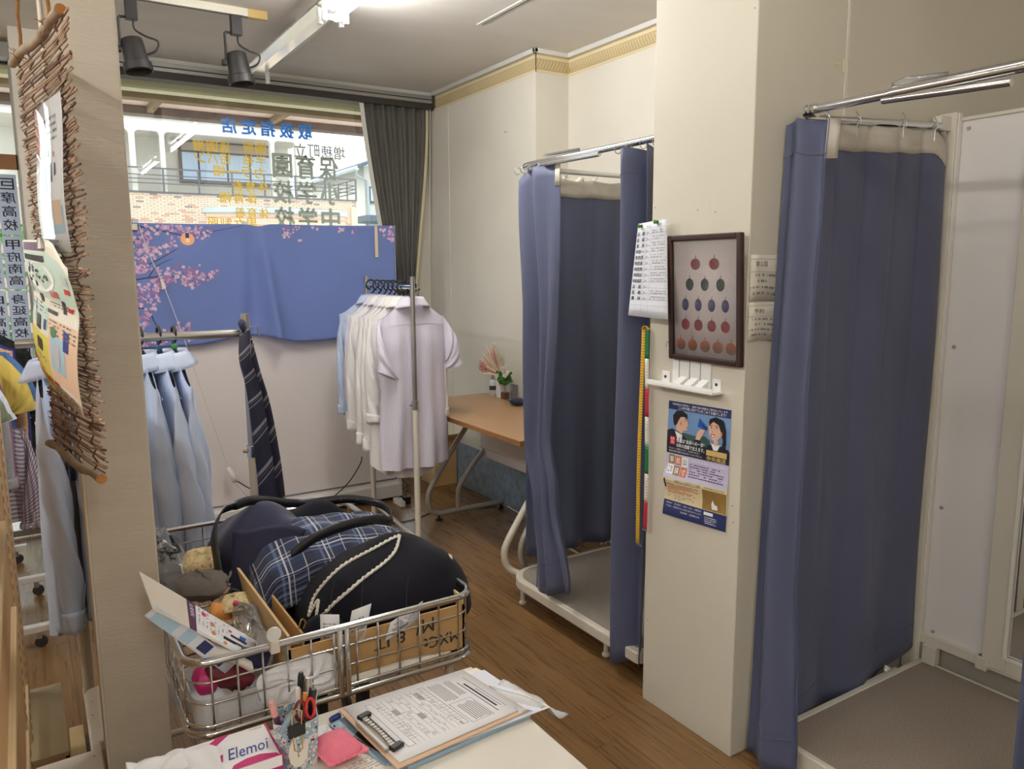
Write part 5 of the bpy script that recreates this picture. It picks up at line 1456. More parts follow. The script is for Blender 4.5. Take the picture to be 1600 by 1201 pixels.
for (y, m, lab, kw) in spec:
    for q in ('length', 'sleeve'): kw[q] *= 0.93
    kw['halfw'] = 0.192
    hang('', (1.755 + (y - 3.74) * 0.07 + (0.02 if y < 3.9 else 0)) * 0.93, y * 0.93, 1.411, R(random.Random(int(y * 1000)).uniform(-9, 9)), m, hl_[y], lab, 'hangers on the window-side rack', 'shirts on the window-side rack', **kw)

# ---- rack behind the post, bar running across
YR = 2.76
RA = thing('garment_rack', 'low garment rack behind the basket holding pale blue shirts and neckties', 'garment rack', (0.35, YR, 0))
for px_ in (0.080, 0.648):
    MB().rod((px_, YR, 0.02), (px_, YR, 0.87), 0.0165, 14).build('lower_post', 'beige_tube', RA, autosm=40)
    MB().rod((px_, YR, 0.86), (px_, YR, 1.352), 0.0145, 14).build('upper_post', 'steel', RA, autosm=40)
    MB().rod((px_, YR, 0.845), (px_, YR, 0.885), 0.0195, 14).build('collar', 'chrome', RA, autosm=40)
    MB().tube([(px_ - 0.032, YR - 0.004, 0.868), (px_, YR, 0.868)], 0.006, 8).build('thumb_screw', 'gold', RA)
    MB().rod((px_, YR - 0.22, 0.03), (px_, YR + 0.22, 0.03), 0.014, 12).build('foot_bar', 'beige_tube', RA)
MB().rod((-0.03, YR, 1.285), (0.648, YR, 1.285), 0.0145, 14).build('hanging_bar', 'steel', RA, autosm=40)
MB().tube([(0.655, YR, 1.305), (0.690, YR, 1.305), (0.690, YR, 1.262), (0.655, YR, 1.262)], 0.0022, 6).build('end_loop', 'steel', RA)
mb = MB()
for (x, m, lab, kw, clip) in (
    (0.036, 'shirt_blue', 'pale blue long-sleeved shirt at the outer left end of the low rack', dict(length=0.86, sleeve=0.74, seed=21), None),
    (0.135, 'shirt_blue', 'pale blue long-sleeved shirt beside the left end, seen past the post', dict(length=0.84, sleeve=0.72, seed=22), None),
    (0.318, 'shirt_sky', 'pale blue long-sleeved shirt half hidden by the textured post', dict(length=0.84, sleeve=0.66, seed=23), None),
    (0.372, 'shirt_blue', 'pale blue long-sleeved shirt on the blue-ringed hanger', dict(length=0.84, sleeve=0.68, seed=24), 'blue_plastic'),
    (0.418, 'shirt_blue', 'pale blue long-sleeved shirt on the green-ringed hanger', dict(length=0.84, sleeve=0.70, seed=25), 'green_plastic')):
    hl = {None: {0.036: 'black hanger at the outer left end of the low rack', 0.135: 'black hanger next to the left end of the low rack', 0.318: 'black hanger half hidden by the textured post'}.get(x), 'blue_plastic': 'black hanger with a blue size ring on the low rack', 'green_plastic': 'black hanger with a green size ring on the low rack'}[clip]
    hang('', x, YR + 0.02, 1.287, R(90 + (4 if x > .3 else -4)), m, hl, lab, 'hangers on the low rack', 'pale blue shirts on the low rack', clip=clip, depth=0.03, **kw)

# ---- neckties knotted round the post
def necktie(pts, w0, w1, label, mname='necktie'):
    t = thing('necktie', label, 'necktie', tuple(pts[-1]), 'striped neckties on the low rack')
    P_ = bez(pts, 8); n_ = len(P_)
    def f(u, v):
        k = v * (n_ - 1); i0 = min(int(k), n_ - 2); c = P_[i0].lerp(P_[i0 + 1], k - i0)
        w_ = lerp(w0, w1, v ** 0.8)
        tip = 0.0
        if v > 0.985: pass
        return c + Vector(((u - 0.5) * w_ * 0.80, -0.006 * math.sin(math.pi * u) - (u - 0.5) * w_ * 0.35, 0.0))
    mb = MB()
    nv_ = 40
    g = MB()
    vs = []; uvs = []; fs = []
    for j in range(nv_ + 1):
        for i_ in range(5):
            u, v = i_ / 4, j / nv_
            p = f(u, v)
            if j == nv_: p = p + Vector((0, 0, -w1 * 0.5 * (1 - abs(2 * u - 1))))
            vs.append(p); uvs.append((u * 0.3, v + u * 0.07))
    for j in range(nv_):
        for i_ in range(4): fs.append((j * 5 + i_, j * 5 + i_ + 1, (j + 1) * 5 + i_ + 1, (j + 1) * 5 + i_))
    g.add(vs, fs, uvs)
    g.build('blade', mname, t, smooth=True, solid=0.004)
    return t
t1 = necktie([(0.640, YR - 0.025, 1.300), (0.632, YR - 0.04, 1.20), (0.655, YR - 0.03, 1.10), (0.668, YR - 0.03, 0.98), (0.682, YR - 0.03, 0.80), (0.690, YR - 0.03, 0.62)], 0.035, 0.075, 'navy striped necktie hanging nearest on the low rack post')
t2 = necktie([(0.650, YR + 0.02, 1.302), (0.672, YR + 0.012, 1.16), (0.700, YR + 0.01, 1.02), (0.722, YR + 0.01, 0.82), (0.732, YR + 0.01, 0.63)], 0.03, 0.065, 'navy striped necktie hanging behind the nearer one')
MB().tube(bez([(0.640, YR - 0.025, 1.295), (0.630, YR - 0.03, 1.315), (0.640, YR, 1.325), (0.650, YR + 0.02, 1.30)], 5), 0.014, 8, flat=0.5).build('knot', 'navy', t1, smooth=True)
MB().box(0.690, 0.735, YR - 0.052, YR - 0.050, 0.640, 0.675).build('price_tag', 'white_plastic', t1)

# ================================================================== white display partition and blossom cloth
YP = 4.62
G = thing('display_partition', 'white display partition with slotted uprights in front of the window', 'partition', (1.3, YP + 0.1, 0))
MB().box(0.47, 2.02, YP, YP + 0.018, 0.10, 1.14).build('back_panel', 'partition', G)
MB().box(0.47, 2.02, YP - 0.05, YP + 0.30, 0.02, 0.105).build('base_deck', 'white_paint', G, bevel=0.004)
MB().box(0.47, 2.02, YP + 0.28, YP + 0.30, 0.0, 0.03).build('base_plinth', 'ink_grey', G)
for xx in (0.545, 1.118, 2.022):
    u_ = MB().box(xx - 0.013, xx + 0.013, YP - 0.012, YP + 0.03, 0.02, 1.775).build('slotted_upright', 'white_paint', G)
    sl = MB()
    for k in range(54):
        for s_ in (-0.006, 0.006):
            sl.box(xx + s_ - 0.0018, xx + s_ + 0.0018, YP - 0.0128, YP - 0.011, 0.12 + k * 0.0305, 0.136 + k * 0.0305)
    sl.build('slot', 'ink_grey', u_)
MB().box(0.47, 2.02, YP - 0.004, YP + 0.0, 0.125, 0.135).build('lower_groove', 'ink_grey', G)
# loose wiring box by its foot
single('power_strip', MB().box(1.93, 1.965, 4.40, 4.52, 0.0, 0.035).box(1.94, 1.955, 4.42, 4.45, 0.035, 0.05), 'white_plastic', 'white power strip lying on the floor by the partition foot', 'power strip', bevel=0.004)
single('power_adapter', MB().box(1.975, 2.02, 4.44, 4.50, 0.0, 0.045).tube(bez([(2.0, 4.48, 0.045), (2.03, 4.50, 0.10), (2.02, 4.56, 0.13), (1.99, 4.56, 0.22)], 5), 0.003, 6), 'black_plastic', 'small black power adapter beside the white power strip', 'adapter')

CL = thing('blossom_cloth', 'blue cloth printed with pink cherry blossom hung over the display partition', 'cloth', (1.27, YP - 0.02, 1.08))
x0, x1 = 0.475, 2.010
def clf(u, v):
    x = lerp(x0, x1, u)
    ztop_ = lerp(1.752, 1.772, u) - 0.004 * abs(math.sin(2 * math.pi * u)) - 0.012 * math.exp(-((u - 0.455) / 0.03) ** 2)
    zbot = 1.085 + 0.045 * sst(0.2, 0.42, u) - 0.050 * sst(0.43, 0.60, u) + 0.004 * math.sin(9 * u)
    z = lerp(zbot, ztop_, v)
    d = u - 0.46
    r = 1 - v
    # pleats fanning from the pinned point in the middle of the top edge
    y = YP - 0.062
    y -= 0.075 * r ** 0.6 * math.exp(-((d - 0.04 * r) / 0.022) ** 2) - 0.040 * math.exp(-((d + 0.02 + 0.02 * r) / 0.03) ** 2) * r ** 0.6
    y -= 0.020 * r * math.sin(9.0 * (d + 0.08 * r) / (0.25 + 0.75 * r)) * math.exp(-(d / 0.35) ** 2)
    y -= 0.004 * math.sin(17 * u + 3 * v) * r + 0.003 * math.sin(31 * u - 4 * v) * r + 0.002 * math.sin(14 * v + 20 * u)
    return Vector((x, y, z))
sh = Sheet(clf, 1, 0.0006)
if sh.n(0.5, 0.5).y > 0: sh.sgn = -1
mat('cloth_blue', S(112, 132, 192), 0.85, sheen=0.1, var=0.05, vscale=2)
mat('print_branch', S(66, 56, 86), 0.85); mat('blossom_pale', S(232, 200, 218), 0.85); mat('blossom_mid', S(206, 168, 204), 0.85); mat('blossom_core', S(160, 122, 176), 0.85)
mat('print_glow', S(250, 186, 140), 0.85); mat('print_bulb', S(255, 238, 200), 0.85)
co = MB().grid(clf, 110, 44).build('fabric', 'cloth_blue', CL, smooth=True, solid=0.0008)
rs = random.Random(11)
def inside(u, v):
    """where the print shows blossom: the left edge, one bough to the right, the top edge"""
    a = 0.16 + 0.05 * math.sin(9 * v) if v > 0.45 else 0.10 + 0.09 * (0.45 - v)
    if u < a * (0.75 + 0.25 * math.sin(13 * v + 2)): return True
    if 0.50 < v < 0.64 and u < 0.33 - abs(v - 0.585) * 1.2: return True
    if v > 0.90 + 0.3 * max(0, u - 0.25) and u < 0.33: return True
    if u < 0.20 and v < 0.16: return True
    if 0.545 < u < 0.68 and v > 0.84 + 0.05 * math.sin(22 * u) + abs(u - 0.61) * 1.6: return True
    if 0.77 < u < 0.83 and v > 0.93: return True
    if u > 0.90 and v > 1.06 - (u - 0.90) * 2.6 : return True
    return False
pets = {'blossom_pale': [], 'blossom_mid': [], 'blossom_core': []}
for k in range(5200):
    u, v = rs.random(), rs.uniform(0.01, 0.99)
    if not inside(u + rs.gauss(0, 0.008), v + rs.gauss(0, 0.02)): continue
    if math.sin(23 * u + 17 * v) + math.sin(41 * u - 29 * v) < -0.95: continue
    r_ = rs.uniform(0.0045, 0.0085); a0 = rs.uniform(0, 6.28)
    pts = []
    for j in range(10):
        rad = r_ * (1.0 if j % 2 == 0 else 0.62)
        pts.append((u + rad * math.cos(a0 + j * 0.628), v + rad * 2.2 * math.sin(a0 + j * 0.628)))
    if min(p[0] for p in pts) < 0.002 or max(p[0] for p in pts) > 0.998 or max(p[1] for p in pts) > 0.998 or min(p[1] for p in pts) < 0.002: continue
    pets[rs.choices(['blossom_pale', 'blossom_mid', 'blossom_core'], [5, 4, 2])[0]].append(pts)
for kk, (mname, ps) in enumerate(pets.items()):
    o = sh.polys('printed_blossom', ps, mname, co, 3 + kk * 0.5); o['kind'] = 'stuff'
def branch(pts, w_):
    P_ = bez([(a, b, 0) for a, b in pts], 6); mb = MB(); f = sh.at(2.2); vs = []
    for i_, p in enumerate(P_):
        q = P_[min(i_ + 1, len(P_) - 1)] - P_[max(i_ - 1, 0)]
        n_ = Vector((-q.y / 2.2, q.x * 2.2, 0)); n_ = n_ / (math.hypot(n_.x, n_.y / 2.2) + 1e-9)
        ww = w_ * (1 - 0.7 * i_ / len(P_))
        vs += [f(min(max(p.x - n_.x * ww, 0.001), 0.999), min(max(p.y - n_.y * ww, 0.001), 0.999)), f(min(max(p.x + n_.x * ww, 0.001), 0.999), min(max(p.y + n_.y * ww, 0.001), 0.999))]
    mb.add(vs, [(2 * i_, 2 * i_ + 1, 2 * i_ + 3, 2 * i_ + 2) for i_ in range(len(P_) - 1)])
    mb.build('printed_branch', 'print_branch', co)
for pts, w_ in (([(0.0, 0.80), (0.05, 0.88), (0.11, 0.98)], .003), ([(0.0, 0.62), (0.08, 0.68), (0.17, 0.80)], .0025), ([(0.0, 0.54), (0.08, 0.57), (0.17, 0.575), (0.27, 0.56)], .003), ([(0.02, 0.33), (0.06, 0.31), (0.08, 0.20), (0.11, 0.08)], .003), ([(0.0, 0.20), (0.04, 0.12), (0.09, 0.03)], .003), ([(0.07, 0.57), (0.10, 0.66), (0.15, 0.72)], .002)):
    branch(pts, w_)
# printed festoon bulb with its glow and wire
sh.polys('printed_glow', [ell(0.205, 0.875, 0.024, 0.05, 20)], 'print_glow', co, 5.2)
sh.polys('printed_bulb', [ell(0.205, 0.868, 0.008, 0.022, 12)], 'print_bulb', co, 6)
branch([(0.0, 0.995), (0.07, 0.965), (0.14, 0.93), (0.205, 0.905), (0.26, 0.925), (0.33, 0.955), (0.40, 0.99)], 0.0024)
sh.rects('printed_socket', [(0.199, 0.885, 0.211, 0.925)], 'print_branch', co, 6.5)
# masking tape and clips holding it
single('tape_piece', MB().box(1.873, 1.892, YP - 0.074, YP - 0.071, 1.575, 1.765), 'border_light', 'strip of masking tape on the right of the blossom cloth', 'tape')
ck = thing('partition_clip', 'rounded white bracket on top of the partition beside the post', 'bracket', (0.50, YP, 1.75))
MB().prism([(0.484 + 0.016 * (1 - math.cos(R(a_))) , YP - 0.075, 1.795 + 0.016 * math.sin(R(a_))) for a_ in range(0, 181, 20)] + [(0.516, YP - 0.075, 1.735), (0.484, YP - 0.075, 1.735)], (0, 0.006, 0)).build('tongue', 'offwhite_paint', ck)
MB().box(0.475, 0.545, YP - 0.084, YP - 0.036, 1.712, 1.745).build('clamp_block', 'offwhite_paint', ck, bevel=0.003)
# pull string with toggle, connector and lead
ps = thing('pull_string', 'white pull string with toggle hanging slantwise before the partition', 'cord', (0.56, YP - 0.06, 1.73))
MB().tube(bez([(0.552, YP - 0.086, 1.735), (0.60, YP - 0.088, 1.56), (0.645, YP - 0.088, 1.44), (0.742, YP - 0.085, 1.10), (0.85, YP - 0.06, 0.68), (0.93, YP - 0.07, 0.36)], 8), 0.0022, 6).build('string', 'cord_white', ps, smooth=True)
MB().tube([(0.640, YP - 0.090, 1.455), (0.652, YP - 0.090, 1.405)], [0.007, 0.010], 8).build('toggle', 'white_plastic', ps)
MB().tube([(0.925, YP - 0.07, 0.375), (0.945, YP - 0.075, 0.33), (0.955, YP - 0.08, 0.285)], [0.010, 0.017, 0.013], 10).build('connector', 'white_plastic', ps, smooth=True)
MB().tube(bez([(0.955, YP - 0.08, 0.285), (1.02, YP - 0.09, 0.20), (1.10, YP - 0.1, 0.12), (1.16, YP - 0.1, 0.1)], 5), 0.005, 8).build('lead', 'cord_white', ps, smooth=True)
single('draped_wire', MB().tube(bez([(0.96, 4.50, 0.30), (1.05, 4.46, 0.235), (1.15, 4.42, 0.20), (1.30, 4.40, 0.135), (1.45, 4.40, 0.125), (1.60, 4.44, 0.20), (1.70, 4.48, 0.30), (1.72, 4.50, 0.34)], 8), 0.0035, 8), 'cord_black', 'black wire looping low across the white partition', 'cable', smooth=True)

# ================================================================== gathered vertical blind
VB = thing('pleated_blind', 'dark grey pleated blind drawn aside and narrowing at the window corner', 'blind', (2.25, 4.99, 2.59))
n_ = 12
def slat(k):
    def f(u, v):
        # v 0 bottom .. 1 top
        t = 1 - v
        xl = lerp(2.005, 2.215, sst(0, 1, t) * 0.35 + t * 0.65); xr = lerp(2.455, 2.325, sst(0, 1, t))
        a = (k + u) / n_
        x = lerp(xl, xr, a)
        y = 4.985 - 0.016 * math.sin(math.pi * u) * (1 if k % 2 else -0.6) - 0.018 * t * math.sin(3.1 * a)
        z = lerp(1.02, 2.588, v)
        return (x, y, z)
    return f
for k in range(n_):
    MB().grid(slat(k), 5, 20).build('pleat', 'blind', VB, smooth=True, solid=0.001)
e0, e1 = slat(0), slat(n_ - 1)
MB().grid(lambda u, v: Vector(e0(0, v)) + Vector((-0.028 * (1 - u), 0.004, 0)), 1, 20).build('leading_edge', 'white_paint', VB, solid=0.006)
MB().grid(lambda u, v: Vector(e1(1, v)) + Vector((0.022 * u, 0.006, 0)), 1, 20).build('trailing_edge', 'border_light', VB, solid=0.006)
MB().tube([e1(1, 0.98 - 0.1 * k / 9)[0:1] and (2.478 - 0.004 * k, 4.965, 2.585 - 0.155 * k) for k in range(10)], 0.003, 6).build('pull_cord', 'offwhite_paint', VB)
MB().tube([(e0(0, 0.22)[0] - 0.02, 4.955, 1.36), (2.27, 4.945, 1.355), (2.36, 4.955, 1.36), (2.36, 5.02, 1.36), (e0(0, 0.22)[0] - 0.02, 5.02, 1.36)], 0.008, 8, closed=True).build('tie_band', 'blind', VB)

# ================================================================== twig hanging with leaflets on the left
TW = thing('twig_hanging', 'woven twig wall hanging with leaflets clipped on, hung before the textured post', 'wall hanging', (0.06, 1.62, 1.14))
A0, A1 = Vector((0.030, 1.80, 0)), Vector((0.088, 1.45, 0))      # far and near ends in plan
def twp(s, z, o=0.0):
    """point of the hanging: s 0 far .. 1 near, z height, o offset towards the camera side"""
    p = A0.lerp(A1, s); n_ = Vector((-(A1 - A0).y, (A1 - A0).x, 0)).normalized()
    if n_.x > 0: n_ = -n_
    return p + n_ * o + Vector((0, 0, z))
for (zz, nm) in ((1.893, 'top_stick'), (1.152, 'bottom_stick')):
    P_ = [twp(lerp(-0.06, 1.06, k / 12), zz + 0.005 * math.sin(k * 0.7), 0.004) for k in range(13)]
    st = MB().tube(P_, [0.0078 + 0.001 * math.sin(k * 1.7) for k in range(13)], 12).build(nm, 'bark', TW, autosm=45)
    d = (P_[-1] - P_[-2]).normalized()
    MB().tube([P_[-1], P_[-1] + d * 0.002], 0.0074, 12).build('cut_end', 'cut_wood', st)
rs = random.Random(6)
for k in range(190):
    z = lerp(1.166, 1.880, k / 189) + rs.uniform(-0.0015, 0.0015)
    a, b = rs.uniform(-0.05, 0.06), rs.uniform(0.99, 1.16)
    dz_ = rs.uniform(-0.007, 0.005); r_ = rs.uniform(0.0011, 0.0019)
    ob, zb_ = 0.0009 * (k % 3 - 1), rs.uniform(-0.004, 0.004)
    pts = [twp(lerp(a, b, t), z + dz_ * t + zb_ * math.sin(math.pi * t), ob) for t in (0, .25, .5, .75, 1)]
    pts[-1] += Vector((0, 0, rs.uniform(-0.004, 0.012)))
    MB().tube(pts, [r_, r_, r_ * 0.9, r_ * 0.8, r_ * 1.3], 5).build('twig', 'twig' if rs.random() < 0.75 else 'twig_dark', TW)
for s in (0.08, 0.34, 0.62, 0.92):
    pts = [twp(s + 0.012 * math.sin(k * 0.7), lerp(1.15, 1.895, k / 60), 0.0035 * (1 if k % 2 else -1)) for k in range(61)]
    MB().tube(pts, 0.0018, 5).build('binding_wire', 'twig_dark', TW)
for s, top in ((0.12, (0.052, 1.72, 2.68)), (0.80, (0.052, 1.70, 2.68))):
    P_ = [twp(s, 1.90, 0).lerp(Vector(top), t / 24) + Vector((0.0015 * math.sin(t * 2.6), 0.0015 * math.cos(t * 2.6), 0)) for t in range(25)]
    rp = MB().tube(P_, 0.0032, 6).build('hanging_rope', 'jute', TW)
    mb = MB(); c = twp(s, 1.897, 0.004)
    for k in range(16):
        d = Vector((rs.uniform(-1, 1), rs.uniform(-1, 1), rs.uniform(-1, 0.6))) * 0.018
        mb.tube([c, c + d], 0.0007, 4)
    mb.ball(c, 0.009, 8, 6)
    mb.build('frayed_knot', 'jute', rp)
# upper leaflet: sketch of uniforms in a clear sleeve
def up1(u, v): return twp(lerp(0.44, 0.955, u), lerp(1.535, 1.775, v) + 0.012 * u * v - 0.004 * u, 0.010 + 0.005 * math.sin(3.1 * u) + 0.004 * math.sin(5 * v))
L1 = thing('sketch_leaflet', 'pale leaflet with small blue uniform sketches on the twig hanging', 'leaflet', tuple(twp(0.7, 1.535, 0.01)))
s1 = Sheet(up1, 1, 0.0005)
if s1.n(0.5, 0.5).x > 0: s1.sgn = -1
p1 = s1.paper('sheet', 'paper', L1, 8, 8)
s1.polys('figure_sketch', [[(0.40, 0.56), (0.50, 0.56), (0.52, 0.42), (0.46, 0.40), (0.38, 0.42)], [(0.62, 0.58), (0.68, 0.585), (0.70, 0.47), (0.64, 0.46)], [(0.76, 0.58), (0.80, 0.58), (0.81, 0.50), (0.76, 0.50)]], 'pr_navy', p1, 2)
s1.polys('figure_sketch', [ell(0.44, 0.645, 0.03, 0.035), ell(0.58, 0.65, 0.03, 0.035)], 'pr_hair', p1, 2)
s1.polys('figure_sketch', [ell(0.44, 0.61, 0.024, 0.022), ell(0.58, 0.615, 0.024, 0.022), ell(0.75, 0.64, 0.02, 0.02)], 'pr_skin', p1, 3)
s1.rects('pale_block', [(0.05, 0.10, 0.45, 0.36), (0.52, 0.12, 0.95, 0.30)], 'pr_paleblue', p1, 1, 3, 3)
s1.rects('pale_block', [(0.62, 0.18, 0.90, 0.34)], 'pr_peach', p1, 1.5, 3, 3)
s1.rects('small_print', lines_text(0.35, 0.85, 0.72, 0.90, 4, 0.7, 31, 0.6) + lines_text(0.1, 0.8, 0.02, 0.09, 2, 0.7, 32, 0.6), 'ink_grey', p1, 2)
sv = lambda u, v: Vector(up1(-0.03 + 1.06 * u, -0.02 + 1.04 * v)) + (twp(0, 0, 1) - twp(0, 0, 0)) * 0.003
MB().grid(sv, 8, 8).build('clear_sleeve', 'frame_glass', L1, smooth=True)
# lower flyer: colourful sale sheet with folds
def up2(u, v):
    s = lerp(lerp(0.18, 0.10, v), 0.985 + 0.03 * math.sin(math.pi * v), u)
    z = lerp(1.318, 1.560, v) - 0.052 * u * (1 - v) - 0.010 * u - 0.045 * sst(0.72, 1.0, u) * sst(0.72, 1, v)
    o = 0.016 + 0.010 * abs(math.sin(math.pi * 1.5 * v + 0.4)) + 0.006 * math.sin(4 * u)
    return twp(s, z, o)
L2 = thing('sale_flyer', 'crumpled colourful sale flyer with red prices on the twig hanging', 'flyer', tuple(twp(0.55, 1.318, 0.012)))
s2 = Sheet(up2, 1, 0.0006)
if s2.n(0.5, 0.5).x > 0: s2.sgn = -1
p2 = s2.paper('sheet', 'paper_warm', L2, 14, 20)
def b2(u0, v0, u1, v1, m, k=1): s2.rects('printed_panel', [(u0, v0, u1, v1)], m, p2, k, 6, 8)
b2(0.0, 0.62, 1.0, 0.92, 'pr_teal'); b2(0.0, 0.0, 0.50, 0.36, 'pr_yellow'); b2(0.50, 0.10, 1.0, 0.50, 'pr_peach'); b2(0.02, 0.40, 0.48, 0.58, 'pr_teal', 1.2); b2(0.05, 0.93, 0.62, 0.985, 'pr_purple', 1.2); b2(0.55, 0.18, 0.80, 0.40, 'pr_paleblue', 1.6)
s2.polys('printed_oval', [ell(0.42, 0.76, 0.30, 0.10, 20)], 'pr_white', p2, 2)
b2(0.06, 0.86, 0.60, 0.90, 'ink', 2)
rs = random.Random(8)
s2.polys('product_photo', [ell(rs.uniform(0.12, 0.62), rs.uniform(0.68, 0.84), rs.uniform(.010, .026), rs.uniform(.008, .02), 8) for k in range(22)], 'ink', p2, 3)
s2.rects('product_photo', [(0.32, 0.58, 0.39, 0.64), (0.48, 0.53, 0.66, 0.555), (0.76, 0.56, 0.81, 0.64), (0.20, 0.38, 0.32, 0.48), (0.22, 0.24, 0.36, 0.32)], 'dark_grey_plastic', p2, 3, 2, 3)
s2.rects('product_photo', [(0.78, 0.34, 0.86, 0.46), (0.40, 0.40, 0.45, 0.47)], 'pr_plum', p2, 3, 2, 3)
s2.rects('product_photo', [(0.62, 0.22, 0.72, 0.36), (0.04, 0.62, 0.10, 0.72), (0.86, 0.74, 0.94, 0.84), (0.10, 0.44, 0.16, 0.55)], 'pr_silver', p2, 2.6, 2, 3)
s2.rects('small_print', lines_text(0.52, 0.98, 0.40, 0.50, 4, 0.6, 45, 0.6) + lines_text(0.04, 0.46, 0.50, 0.58, 3, 0.6, 46, 0.6), 'ink_grey', p2, 3)
s2.polys('product_photo', [ell(0.60, 0.42, 0.05, 0.035, 12)], 'pr_green', p2, 3)
s2.words('price', [('5,640', 0.05, 0.10, 0.20, 0.15), ('7,700', 0.22, 0.075, 0.33, 0.12), ('5,060円', 0.35, 0.045, 0.49, 0.10), ('6,600', 0.60, 0.64, 0.74, 0.69)], 'pr_red', p2, 4, 0.03)
s2.rects('small_print', lines_text(0.05, 0.45, 0.17, 0.21, 2, 0.6, 41, 0.5) + lines_text(0.55, 0.95, 0.0, 0.085, 4, 0.7, 42, 0.6) + lines_text(0.55, 0.95, 0.58, 0.62, 2, 0.7, 43, 0.5), 'ink_grey', p2, 3)
s2.rects('red_flag', [(0.56, 0.075, 0.63, 0.10), (0.84, 0.58, 0.92, 0.61), (0.86, 0.69, 0.95, 0.72)], 'pr_red', p2, 3)
c = twp(0.66, 1.545, 0.034)
MB().tube([c + Vector((0, 0, 0.012)), c + Vector((0, 0, -0.006))], [0.004, 0.007], 8).build('bulldog_clip', 'steel', L2)

# slotted shelf standard on the pier behind
st_ = thing('shelf_standard', 'white slotted shelf standard on the pier behind the twig hanging', 'shelf standard', (0.205, 4.70, 0))
MB().box(0.192, 0.222, 4.700, 4.719, 0.0, 2.66).build('channel', 'white_paint', st_)
mb = MB()
for k in range(70): mb.box(0.197, 0.203, 4.6985, 4.7005, 0.5 + k * 0.0305, 0.518 + k * 0.0305); mb.box(0.211, 0.217, 4.6985, 4.7005, 0.5 + k * 0.0305, 0.518 + k * 0.0305)
mb.build('slot', 'ink_grey', st_)

# ================================================================== oak shelf unit at the left edge
W = thing('oak_shelf', 'oak shelf unit with slotted strips cut by the left edge of the picture', 'shelf unit', (-0.35, 2.0, 0))
MB().box(-0.10, -0.078, 1.10, 2.585, 0.0, 1.42).build('side_panel', 'oak', W, bevel=0.002)
MB().box(-0.70, -0.10, 2.56, 2.585, 0.0, 1.42).build('end_panel', 'oak', W)
for (z, yend, x1_) in ((0.735, 1.985, -0.068), (0.985, 1.80, -0.064), (0.40, 2.30, -0.072)):
    MB().box(-0.70, x1_, 1.10, yend, z, z + 0.024).build('shelf_board', 'oak_pale', W, bevel=0.003)
for yy in (2.30, 2.06):
    s_ = MB().box(-0.079, -0.074, yy - 0.012, yy + 0.012, 0.0, 1.40).build('slotted_strip', 'oak_pale', W)
    mb = MB()
    for k in range(44): mb.box(-0.0745, -0.0732, yy - 0.004, yy + 0.004, 0.05 + k * 0.030, 0.064 + k * 0.030)
    mb.build('slot', 'ink', s_)
bx = thing('plywood_box', 'low beige plywood box on the floor beside the oak shelf', 'box', (-0.07, 2.40, 0))
MB().box(-0.145, 0.0, 2.20, 2.60, 0.0, 0.25).build('box_body', 'cardboard', bx, bevel=0.003)
MB().box(-0.150, 0.004, 2.196, 2.604, 0.245, 0.258).build('lid', 'lid_olive', bx, bevel=0.002)
MB().box(-0.004, 0.006, 2.20, 2.215, 0.20, 0.245).build('catch', 'black_plastic', bx)
bz = thing('floor_board', 'pale yellow board lying on the floor by the rack post', 'board', (0.03, 2.42, 0))
MB().box(0.012, 0.052, 2.30, 2.72, 0.0, 0.04).build('board', 'beige_floor', bz, bevel=0.002)
MB().box(0.010, 0.054, 2.30, 2.335, 0.04, 0.06).build('end_block', 'cardboard_pale', bz)
# low white bench top fitted round the post
BN = thing('white_bench', 'low white bench top fitted around the textured post', 'bench', (0.0, 1.8, 0))
pts = [(-0.060, 1.50), (0.190, 1.50), (0.190, 1.713), (0.066, 1.713), (0.066, 1.855), (0.190, 1.855), (0.190, 2.130), (0.082, 2.127), (0.058, 2.118), (0.047, 2.095), (0.045, 1.828), (-0.060, 1.824)]
MB().prism([(a, b, 0.425) for a, b in pts], (0, 0, 0.027)).build('bench_top', 'counter', BN, bevel=0.003)
for (a, b) in ((0.09, 2.08), (0.16, 1.56), (-0.03, 1.56), (-0.03, 1.78)):
    MB().rod((a, b, 0), (a, b, 0.425), 0.014, 12).build('leg', 'offwhite_paint', BN)
mb = MB()
for (a, b) in ((0.06, 1.98), (0.05, 1.80), (0.062, 2.05), (0.02, 1.74)): mb.lathe((a, b, 0.452), [(0.0022, 0), (0.0018, 0.0004)], 8)
mb.build('screw_cap', 'ink_grey', BN)

# ================================================================== colourful tops on caster racks near the left window
RC = thing('garment_rack', 'white garment rack on casters with colourful tops by the left window', 'garment rack', (-0.3, 3.9, 0))
for y in (3.50, 4.10, 4.62):
    xr = {3.50: -0.005, 4.10: -0.005, 4.62: -0.085}[y]
    MB().box(-0.62, xr, y - 0.018, y + 0.018, 0.068, 0.096).build('foot_bar', 'white_paint', RC, bevel=0.003)
    for xx in (xr - 0.05, -0.58):
        c_ = MB().box(xx - 0.010, xx + 0.010, y - 0.012, y + 0.012, 0.040, 0.068).build('caster_fork', 'steel', RC)
        MB().lathe((xx + 0.006, y, 0.024), [(0.022, -0.009), (0.024, -0.006), (0.024, 0.006), (0.022, 0.009)], 16, 'y').build('wheel', 'dark_grey_plastic', c_, autosm=40)
    MB().rod((-0.31, y, 0.09), (-0.31, y, 1.31), 0.013, 12).build('post', 'white_paint', RC)
MB().rod((-0.30, 3.2, 1.30), (-0.30, 4.7, 1.30), 0.012, 12).build('hanging_bar', 'steel', RC)
MB().rod((-0.30, 3.5, 0.085), (-0.30, 4.62, 0.085), 0.012, 12).build('base_bar', 'white_paint', RC)
